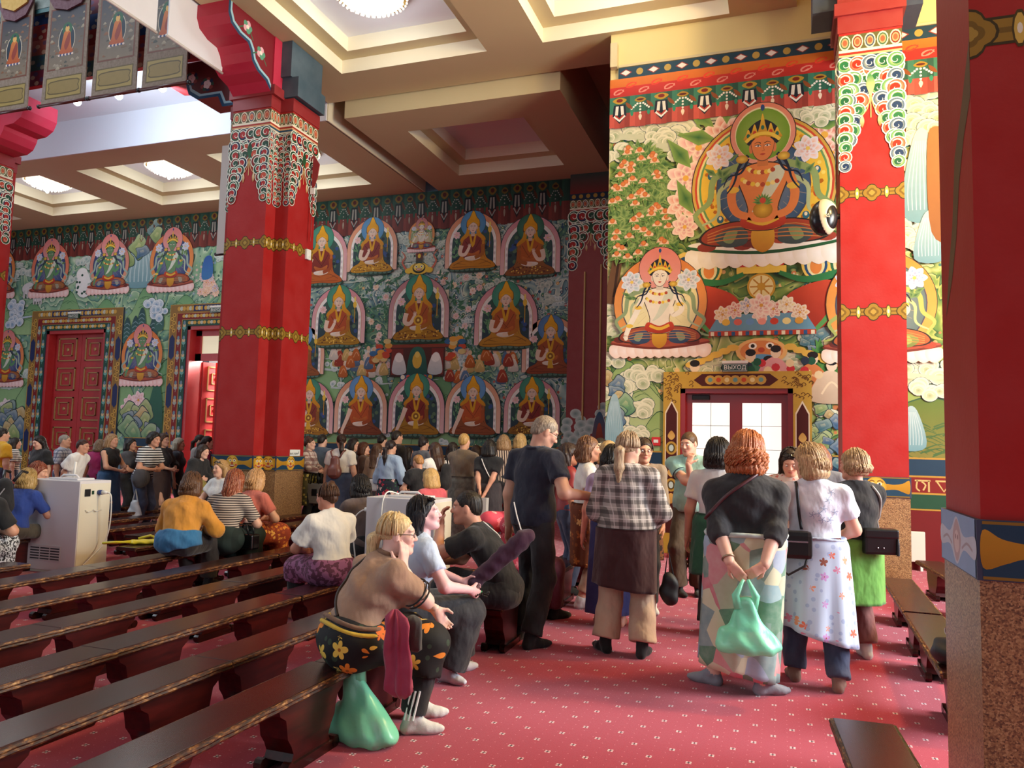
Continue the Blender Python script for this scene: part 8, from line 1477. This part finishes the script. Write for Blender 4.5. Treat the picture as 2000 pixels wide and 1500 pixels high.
# ------------------------------------------------------------------ furniture, fittings, hangings
m_cab = mat('cabinet_white', '#d6d4d6', .45, vary=.03); m_cab2 = mat('cabinet_side', '#ddd8c4', .5, vary=.05, vscale=3); m_grille = mat('grille_white', '#c8c6c8', .5); m_cable = mat('cable_white', '#e2e0d8', .5)
def cabinet(x0, x1, y0, y1, z, label, front_vent):
    t = thing('white_cabinet', label, 'cabinet', ((x0 + x1) / 2, (y0 + y1) / 2, 0)); w_, d = (x1 - x0) / 2, (y1 - y0) / 2
    MB().box(-w_, -d, .03, w_, d, z, .008).build('housing', m_cab, t); MB().box(-w_ + .04, -d + .03, 0, w_ - .04, d - .03, .04).build('plinth', m_cab2, t)
    MB().box(-w_ * .5, -d * .55, z, w_ * .62, d * .55, z + .022, .008).build('top_plate', m_cab, t); MB().tube([(-w_ * .35, 0, z + .02), (-w_ * .25, 0, z + .05), (w_ * .25, 0, z + .05), (w_ * .35, 0, z + .02)], .012, 8).build('carry_handle', m_cab, t, True)
    MB().box(w_, -d + .01, .05, w_ + .004, d - .01, z - .03).build('side_panel', m_cab2, t)
    if front_vent:
        f = MB().box(-w_ * .72, -d - .006, .13, w_ * .45, -d, .30).build('vent_grille', m_grille, t)
        for c_ in range(3):
            for r_ in range(5): MB().box(-w_ * .68 + c_ * w_ * .38, -d - .0075, .146 + r_ * .029, -w_ * .68 + c_ * w_ * .38 + w_ * .34, -d - .004, .16 + r_ * .029).build('slot', mat('slot_dark', '#3a3a40', .8), f)
        MB().box(w_ + .004, -d * .7, z - .17, w_ + .012, -d * .35, z - .09, .002).build('socket', STRAP, t); MB().box(w_ + .004, -d * .25, z - .15, w_ + .010, -d * .12, z - .11).build('switch', mat('switch_green', '#123a24', .3), t)
        pl = MB().tube([(w_ + .004, d * .2, z - .13), (w_ + .06, d * .2, z - .13)], .028, 10).build('plug_socket', mat('plug_blue', '#1c3a7a', .4), t, True); MB().tube([(w_ + .06, d * .2, z - .13), (w_ + .13, d * .2, z - .13)], [.026, .014], 10).build('plug', m_cable, pl, True)
        MB().tube(spline([(w_ + .13, d * .2, z - .13), (w_ + .19, d * .2, z - .18), (w_ + .17, d * .3, z - .5), (w_ + .1, d * .2, .3), (w_ + .05, -d * 1.0, .05), (w_ + .2, -d * 1.4, .012)], 6, False), .007, 6).build('power_cable', m_cable, t, True)
        MB().tube([(-.02, d * .3, z + .02), (0, d * .3, z + .2)], .014, 8).build('rod', m_cable, t, True)
        for y_ in (-.6, -.1): MB().tube([(w_ + .01, d * y_, z - .32), (w_ + .03, d * (y_ + .1), z - .34), (w_ + .012, d * (y_ + .5), z - .33)], .005, 6).build('cable_clip', m_cable, t, True)
    else:
        MB().tube(spline([(-w_ * .3, -.02, z + .03), (-w_ * .45, -d * .8, z + .05), (-w_ * .5, -d - .02, z - .1), (-w_ * .48, -d - .02, z - .5)], 6, False), .007, 6).build('power_cable', m_cable, t, True)
        MB().tube(spline([(-w_ - .02, -d * .2, z - .14), (-w_ - .14, -d * .3, z - .16), (-w_ - .2, -d * .5, z - .3), (-w_ - .15, -d * .5, z - .7), (-w_ - .18, -d * .6, .05)], 6, False), .007, 6).build('power_cable', m_cable, t, True); MB().tube([(-w_, -d * .2, z - .14), (-w_ - .1, -d * .22, z - .14)], [.03, .022], 10).build('plug', m_cable, t, True); MB().box(-w_ + .05, -d - .003, z - .48, w_ - .05, -d, z - .475).build('seam', m_grille, t)
    return t
cabinet(-8.05, -7.27, 6.5, 6.92, 1.02, 'tall white cabinet with vent grille and blue plug among the left benches', True)
a_, b_ = at(716, 970, 6.75), at(850, 970, 6.75); cabinet(a_.x, b_.x, 6.75, 7.15, a_.z, 'white cabinet behind the seated woman in pale blue', False)
# yellow bag on a bench
q = ground(262, 1060, .36); t = thing('shopping_bag', 'flat yellow shopping bag lying on a bench beside the yellow cardigan', 'bag', (-6.53, 6.75, .36), R(40)); F = Field(); F.cone((-.12, 0, .025), (.14, .02, .025), .07, .08, .04, squash=((0, 0, 1), 2.6)); V, Q = F.mesh(.011, wr(.006, 2, 2)); m_y = mat('bag_yellow', '#d8c81c', .4, vary=.1); mesh_obj('bag_body', V, Q, m_y, t, True); MB().tube([(-.15, -.04, .03), (-.3, -.1, .04), (-.42, -.08, .03), (-.3, .0, .02), (-.15, .04, .03)], .014, 6).build('handle', m_y, t, True); MB().tube([(.1, .06, .05), (.02, .12, .08), (-.1, .1, .05)], .014, 6).build('handle', m_y, t, True)
# black bag on the right bench
q = at(1858, 1245, 4.95); t = thing('cloth_bag', 'crumpled black bag with a print cloth on the bench beside the near pillar', 'bag', (.90, 5.02, .36)); F = Field(); F.ell((0, 0, .07), (.10, .12, .08)); F.ell((.04, .05, .12), (.06, .06, .05)); F.cut((0, 0, .002), (0, 0, -1)); V, Q = F.mesh(.011, wr(.008, 6, 1.4)); mesh_obj('bag_body', V, Q, mat('bag_black_cloth', '#131316', .6), t, True); F = Field(); F.ell((.03, .05, .18), (.05, .06, .06)); V, Q = F.mesh(.011, wr(.006, 1, 1.4)); mesh_obj('cloth', V, Q, leopard('cloth_print', '#6a4a4a', '#c8c0b8', 40), t, True)
# speaker on the square pillar
q = at(1608, 427, 10.25); t = thing('loudspeaker', 'rounded dark loudspeaker with pale swoosh on the left of the square pillar', 'loudspeaker', (q.x, 10.22, q.z), R(-18)); mb = MB(); mb.ball((0, 0, 0), .17, .15, .23, 28, 18); mb.build('shell', mat('speaker_black', '#1a1a1c', .25), t, True)
F = Field(); F.ell((0, 0, 0), (.178, .158, .236)); F.cut((.02, 0, .0), (-1, .2, -.15)); F.dig((.20, -.1, -.03), (.13, .2, .20), .004); V, Q = F.mesh(.010); mesh_obj('swoosh', V, Q, mat('speaker_cream', '#cfc8a8', .35), t, True); MB().tube([(.06, .0, 0), (.19, .05, 0)], .035, 10).build('bracket', STRAP, t); mb = MB(); mb.tube([(.075, -.155, -.03), (.10, -.152, .0), (.11, -.14, -.04)], .008, 6, True); mb.build('emblem', mat('emblem_cream', '#e8e2c8', .4), t)
# signs
def txt(s, size, m, parent, loc, name='lettering', rot=(math.pi / 2, 0, 0)):
    c = bpy.data.curves.new(name, 'FONT'); c.body = s; c.size = size; c.extrude = .001; c.align_x = 'CENTER'; c.align_y = 'CENTER'; tmp = bpy.data.objects.new(name, c); col.objects.link(tmp); dg = bpy.context.evaluated_depsgraph_get(); me = bpy.data.meshes.new_from_object(tmp.evaluated_get(dg)); bpy.data.objects.remove(tmp); me.materials.clear(); me.materials.append(m); o = bpy.data.objects.new(name, me); link(o, parent); o.location = loc; o.rotation_euler = rot; return o
m_sg = mat('sign_green', '#103a2a', .4); m_sw = mat('sign_white', '#e4e8e0', .5)
def exit_sign(px, py, Y, w_, label, s=1.0):
    q = at(px, py, Y); t = thing('exit_sign', label, 'sign', (q.x, Y - .05, q.z)); h_ = w_ * .34; MB().box(-w_ / 2, -.025, -h_ / 2, w_ / 2, .03, h_ / 2, .004).build('panel', m_sg, t); MB().box(-w_ / 2 - .005, -.03, h_ / 2, w_ / 2 + .005, .05, h_ / 2 + w_ * .12, .006).build('housing', m_sw, t); txt('ВЫХОД', w_ * .235, m_sw, t, (0, -.027, 0)); mb = MB(); mb.box(-w_ / 2 + .008, -.027, -h_ / 2 + .008, w_ / 2 - .008, -.0255, -h_ / 2 + .014); mb.box(-w_ / 2 + .008, -.027, h_ / 2 - .014, w_ / 2 - .008, -.0255, h_ / 2 - .008); mb.build('border', m_sw, t)
exit_sign(1436, 719, YA, .36, 'green exit sign over the glass door'); exit_sign(147, 618, YB - .06, .42, 'green exit sign over the closed carved door'); exit_sign(426, 606, YB - .06, .42, 'green exit sign over the open carved door')
q = at(1282, 862, YA); t = thing('fire_alarm', 'small red fire alarm box left of the glass door', 'alarm', (q.x, YA - .0, q.z)); MB().box(-.065, -.05, -.065, .065, 0, .065, .006).build('box', mat('alarm_red', '#c81c1c', .4), t); MB().box(-.035, -.054, -.02, .035, -.05, .025).build('window', m_sw, t)
q = at(560, 886, 10.88); t = thing('notice', 'small white notice with an arrow low on the notched pillar', 'notice', (-8.29 + .626, 10.88 + .13, at(560, 886, 11.0).z)); MB().box(0, -.14, -.07, .006, .14, .07).build('sheet', m_sw, t); txt('МАГАЗИН', .045, STRAP, t, (.007, -.03, 0), rot=(math.pi / 2, 0, math.pi / 2)); mb = MB(); mb.box(.007, .09, .01, .008, .10, .04); mb.box(.007, .07, .005, .008, .10, .012); mb.build('arrow', STRAP, t)
t = thing('wall_sensor', 'small white sensor box high on the notched pillar', 'sensor', (-8.29 + .627, 10.88 + .2, at(578, 499, 11.08).z)); MB().box(0, -.06, -.09, .05, .06, .09, .012).build('case', m_sw, t); MB().ball((.05, 0, -.03), .02, n=10, m=6).build('lens', m_sw, t, True)
q = at(1786, 1060, 11.6); t = thing('wall_heater', 'pale flat panel standing against the wall behind the square pillar', 'panel', (q.x, 11.7, .0)); MB().box(-.14, -.04, .12, .14, .04, .52, .01).build('panel', mat('panel_cream', '#d8d0c4', .5), t); [MB().box(s_ * .095 - .015, -.03, 0, s_ * .095 + .015, .03, .13).build('foot', m_sw, t) for s_ in (-1, 1)]
# thin white screen hung on the left side of the notched pillar, red cloth tail on its right
a_, b_ = at(437, 280, 10.6), at(431, 492, 10.6); t = thing('hanging_scroll', 'narrow pale scroll hung along the left edge of the notched pillar', 'banner', (a_.x - .02, 10.72, 0)); MB().box(-.085, -.03, b_.z, .085, .03, a_.z).build('cloth', mat('scroll_back', '#c8c2b8', .8), t); MB().tube([(-.13, 0, b_.z), (.12, 0, b_.z)], .03, 10).build('rod', STRAP, t, True)
q = at(612, 365, 11.0); t = thing('red_pennant', 'small dark red pennant with a cord at the right of the notched pillar', 'pennant', (-7.60, 11.05, 0)); MB().prism([(0, at(605, 300, 11).z), (.13, at(610, 320, 11).z), (.10, at(610, 345, 11).z), (.03, at(608, 366, 11).z), (0, at(608, 366, 11).z)], -.01, .01, 'y').build('cloth', m_dred, t); MB().box(-.02, -.02, at(606, 378, 11).z, .06, .02, at(606, 366, 11).z).build('tag', m_sw, t); MB().tube([(.02, 0, at(606, 378, 11).z), (.02, 0, at(606, 470, 11).z)], .008, 6).build('cord', m_dred, t)
# gallery: parapet hangings and painted scrolls
YG = 10.0
mb = MB(); mb.box(-20, 10.3, 8.1, -8.66, 10.4, 12.5); gal = struct(mb.build('wall_gallery', m_red))
def gallery(P):
    P.tr(0, 0); P.rect(-20, 8.1, -8.7, 12.5, '#7a1c28', '#5a1824')
    for i, u in enumerate((-15.9, -14.62, -13.3, -11.98, -10.8, -9.45, -8.95)):
        for k in range(14): z_ = 8.1 + k * .3; c_ = ('#b8403c', '#3a5a9a', '#8a3048', '#4a6a6a', '#c86a5c')[(k + i) % 5]; P.rect(u - .24, z_, u + .24, z_ + .3, c_, mixc(c_, '#000', .3)); [P.ell(u + .14 * math.sin(q * 2 + k), z_ + .05 + .06 * q, .06, .045, mixc(c_, ('#e8d0b0', '#2a4a7a')[q % 2], .6), n=8) for q in range(4)]
P = Paint(); gallery(P); P.build('painted_hangings', (0, 10.298, 0), (1, 0, 0), (0, 0, 1), gal)
m_brocade = mat('thangka_brocade', '#7a6248', .8, vary=.35, vscale=25); m_panel = mat('thangka_gold', '#8a7440', .7, vary=.3, vscale=30)
def thangka(x0, x1, zb, zt, label):
    t = thing('thangka', label, 'scroll painting', ((x0 + x1) / 2, YG, 0)); w_ = (x1 - x0) / 2; MB().prism([(-w_ * .96, zb + .02), (w_ * .96, zb + .02), (w_ * .9, zt), (-w_ * .9, zt)], -.012, .012, 'y').build('cloth', m_brocade, t); MB().tube([(-w_ - .03, 0, zb), (w_ + .03, 0, zb)], .03, 10).build('rod', mat('rod_dark', '#4a1a14', .4), t, True)
    for s_ in (-1, 1): MB().ball((s_ * (w_ + .04), 0, zb), .04, n=10, m=6).build('rod_knob', STRAP, t, True)
    P = Paint(); P.rect(-w_ * .8, zb + .1, w_ * .8, zb + .5, '#5a4a24'); P.rect(-w_ * .76, zb + .12, w_ * .76, zb + .48, '#9a8448'); P.spl([(-w_ * .6, zb + .18), (w_ * .6, zb + .18), (w_ * .66, zb + .3), (w_ * .6, zb + .42), (-w_ * .6, zb + .42), (-w_ * .66, zb + .3)], '#5a4a24', k=3); P.spl([(-w_ * .57, zb + .2), (w_ * .57, zb + .2), (w_ * .62, zb + .3), (w_ * .57, zb + .4), (-w_ * .57, zb + .4), (-w_ * .62, zb + .3)], '#8a7440', k=3)
    a, b, c, d = -w_ * .74, w_ * .74, zb + .66, zb + 1.78; P.rect(a - .03, c - .03, b + .03, d + .03, '#6a3a28'); P.rect(a, c, b, d, '#33333e', '#7c6c58'); rr = random.Random(int(x0 * 10))
    for i in range(60): u, v = rr.uniform(a, b), rr.uniform(c, d - .1); s_ = rr.uniform(.02, .06); c_ = rr.choice(('#a0907a', '#6a5a48', '#4a4a40', '#a8987e', '#7a6048', '#8a5a3c')); P.spl([(max(a, u - s_), v - s_ * .5), (u, v + s_ * .6), (min(b, u + s_), v - s_ * .4)], c_, mixc(c_, '#000', .3), 3)
    m_ = (c + d) / 2 + .02; P.ell(0, m_ - .06, .2, .3, '#c8b8a0', n=24); P.ell(0, m_ - .06, .185, .285, '#1c2a38', n=24); P.ell(0, m_ + .14, .12, .13, '#2a5a3c', n=20); P.spl([(-.17, m_ - .3), (-.13, m_ - .22), (-.1, m_ - .05), (-.06, m_ + .1), (.06, m_ + .1), (.1, m_ - .05), (.13, m_ - .22), (.17, m_ - .3), (0, m_ - .33)], '#c8702c', '#a84a1c'); P.spl([(-.05, m_ - .15), (.05, m_ + .08), (.08, m_ - .1), (.0, m_ - .25)], '#8a3020'); P.ell(0, m_ + .15, .05, .06, '#d8a458', n=14); P.ell(0, m_ + .21, .025, .025, '#1c2440', n=10)
    for i in range(9): P.ell(-.16 + .04 * i, m_ - .34, .028, .022, '#2a3a6a' if i % 2 else '#d8c0b0', n=8)
    P.build('painting', (0, -.013, 0), (1, 0, 0), (0, 0, 1), t)
    mb = MB(); mb.prism([(-w_ * .92, zt), (w_ * .92, zt), (w_ * .92, zt - .1), (w_ * .6, zt - .34), (0, zt - .42), (-w_ * .6, zt - .34), (-w_ * .92, zt - .1)], -.05, -.02, 'y'); mb.build('valance', mat('valance_maroon', '#5a1c30', .8, vary=.3, vscale=18), t); mb = MB(); mb.prism([(-w_ * .8, zt + .05), (w_ * .8, zt + .05), (w_ * .7, zt - .12), (0, zt - .24), (-w_ * .7, zt - .12)], -.08, -.05, 'y'); mb.build('valance_gold', mat('valance_gold', '#c89a2c', .7, vary=.3, vscale=14), t)
for i, (x0, x1, lb) in enumerate(((-14.0, -13.08, 'leftmost of the row'), (-12.77, -11.69, 'second from the left, brightest lamp below'), (-11.57, -10.52, 'third from the left'), (-10.43, -9.44, 'rightmost, partly behind the white banner back'))): thangka(x0, x1, 7.5, 9.65, 'painted silk scroll with seated figure on the gallery, ' + lb)
P = Paint()
q = at(70, 5, YG + .2); t = thing('framed_picture', 'green framed picture above the gallery scrolls at the top left', 'picture', (q.x, YG + .1, 0)); MB().box(-.9, -.03, at(70, 22, YG).z, .75, .03, 10.6).build('frame', m_teal, t); MB().box(-.8, -.036, at(70, 14, YG).z, .65, -.03, 10.5).build('picture', mat('picture_grey', '#6a7a70', .6, vary=.4, vscale=12), t)
# backs of the side banners
for i, (y0, y1, zb) in enumerate(((7.3, 8.36, 7.36), (8.58, 9.75, 7.42))):
    t = thing('side_banner', 'white back of a hanging banner by the pillar bracket, ' + ('nearer one' if i == 0 else 'farther one touching the pink bracket'), 'banner', (-8.52, (y0 + y1) / 2, 0)); h2 = (y1 - y0) / 2; MB().box(-.012, -h2, zb, .012, h2, 9.6).build('cloth', mat('banner_back', '#dfe2e6', .8, vary=.05), t); MB().tube([(0, -h2 - .02, zb), (0, h2 + .02, zb)], .022, 8).build('rod', mat('rod_pale', '#c8c4bc', .5), t, True)
# small spotlights under the gallery scrolls
m_spot = mat('spot_lit', '#ffffff', .3, emit='#eef6ff', es=22)
for i, (px, py) in enumerate(((153, 197), (234, 185), (319, 170))):
    q = at(px, py, 10.6); t = thing('spotlight', 'bright small spotlight under the gallery, %s of three' % ('left', 'middle', 'right')[i], 'lamp', q); MB().lathe([(.05, .12), (.06, .0), (.05, -.02)], 12).build('housing', m_sw, t, True); MB().ball((0, -.02, -.03), .07, n=12, m=8).build('bulb', m_spot, t, True); MB().tube([(0, 0, .1), (0, 0, 8.68 - q.z)], .012, 6).build('stem', m_sw, t)
    lamp('spot_glow', (q.x, q.y + .12, q.z - .12), 95, (.70, .84, 1), .06, (q.x - 1, 12.75, 8.4), 150, .8)
# small mat by the door
q = at(1420, 1098, 11.2); t = thing('door_mat', 'small gold and red rug at the glass door', 'rug', (q.x, 11.0, 0)); MB().box(-.5, -.22, 0, .5, .22, .012).build('pile', mat('rug_gold', '#8a6a28', .9, vary=.4, vscale=30), t); MB().box(-.47, -.19, .012, .47, .19, .014).build('field', mat('rug_red', '#7a1418', .9, vary=.3, vscale=30), t)
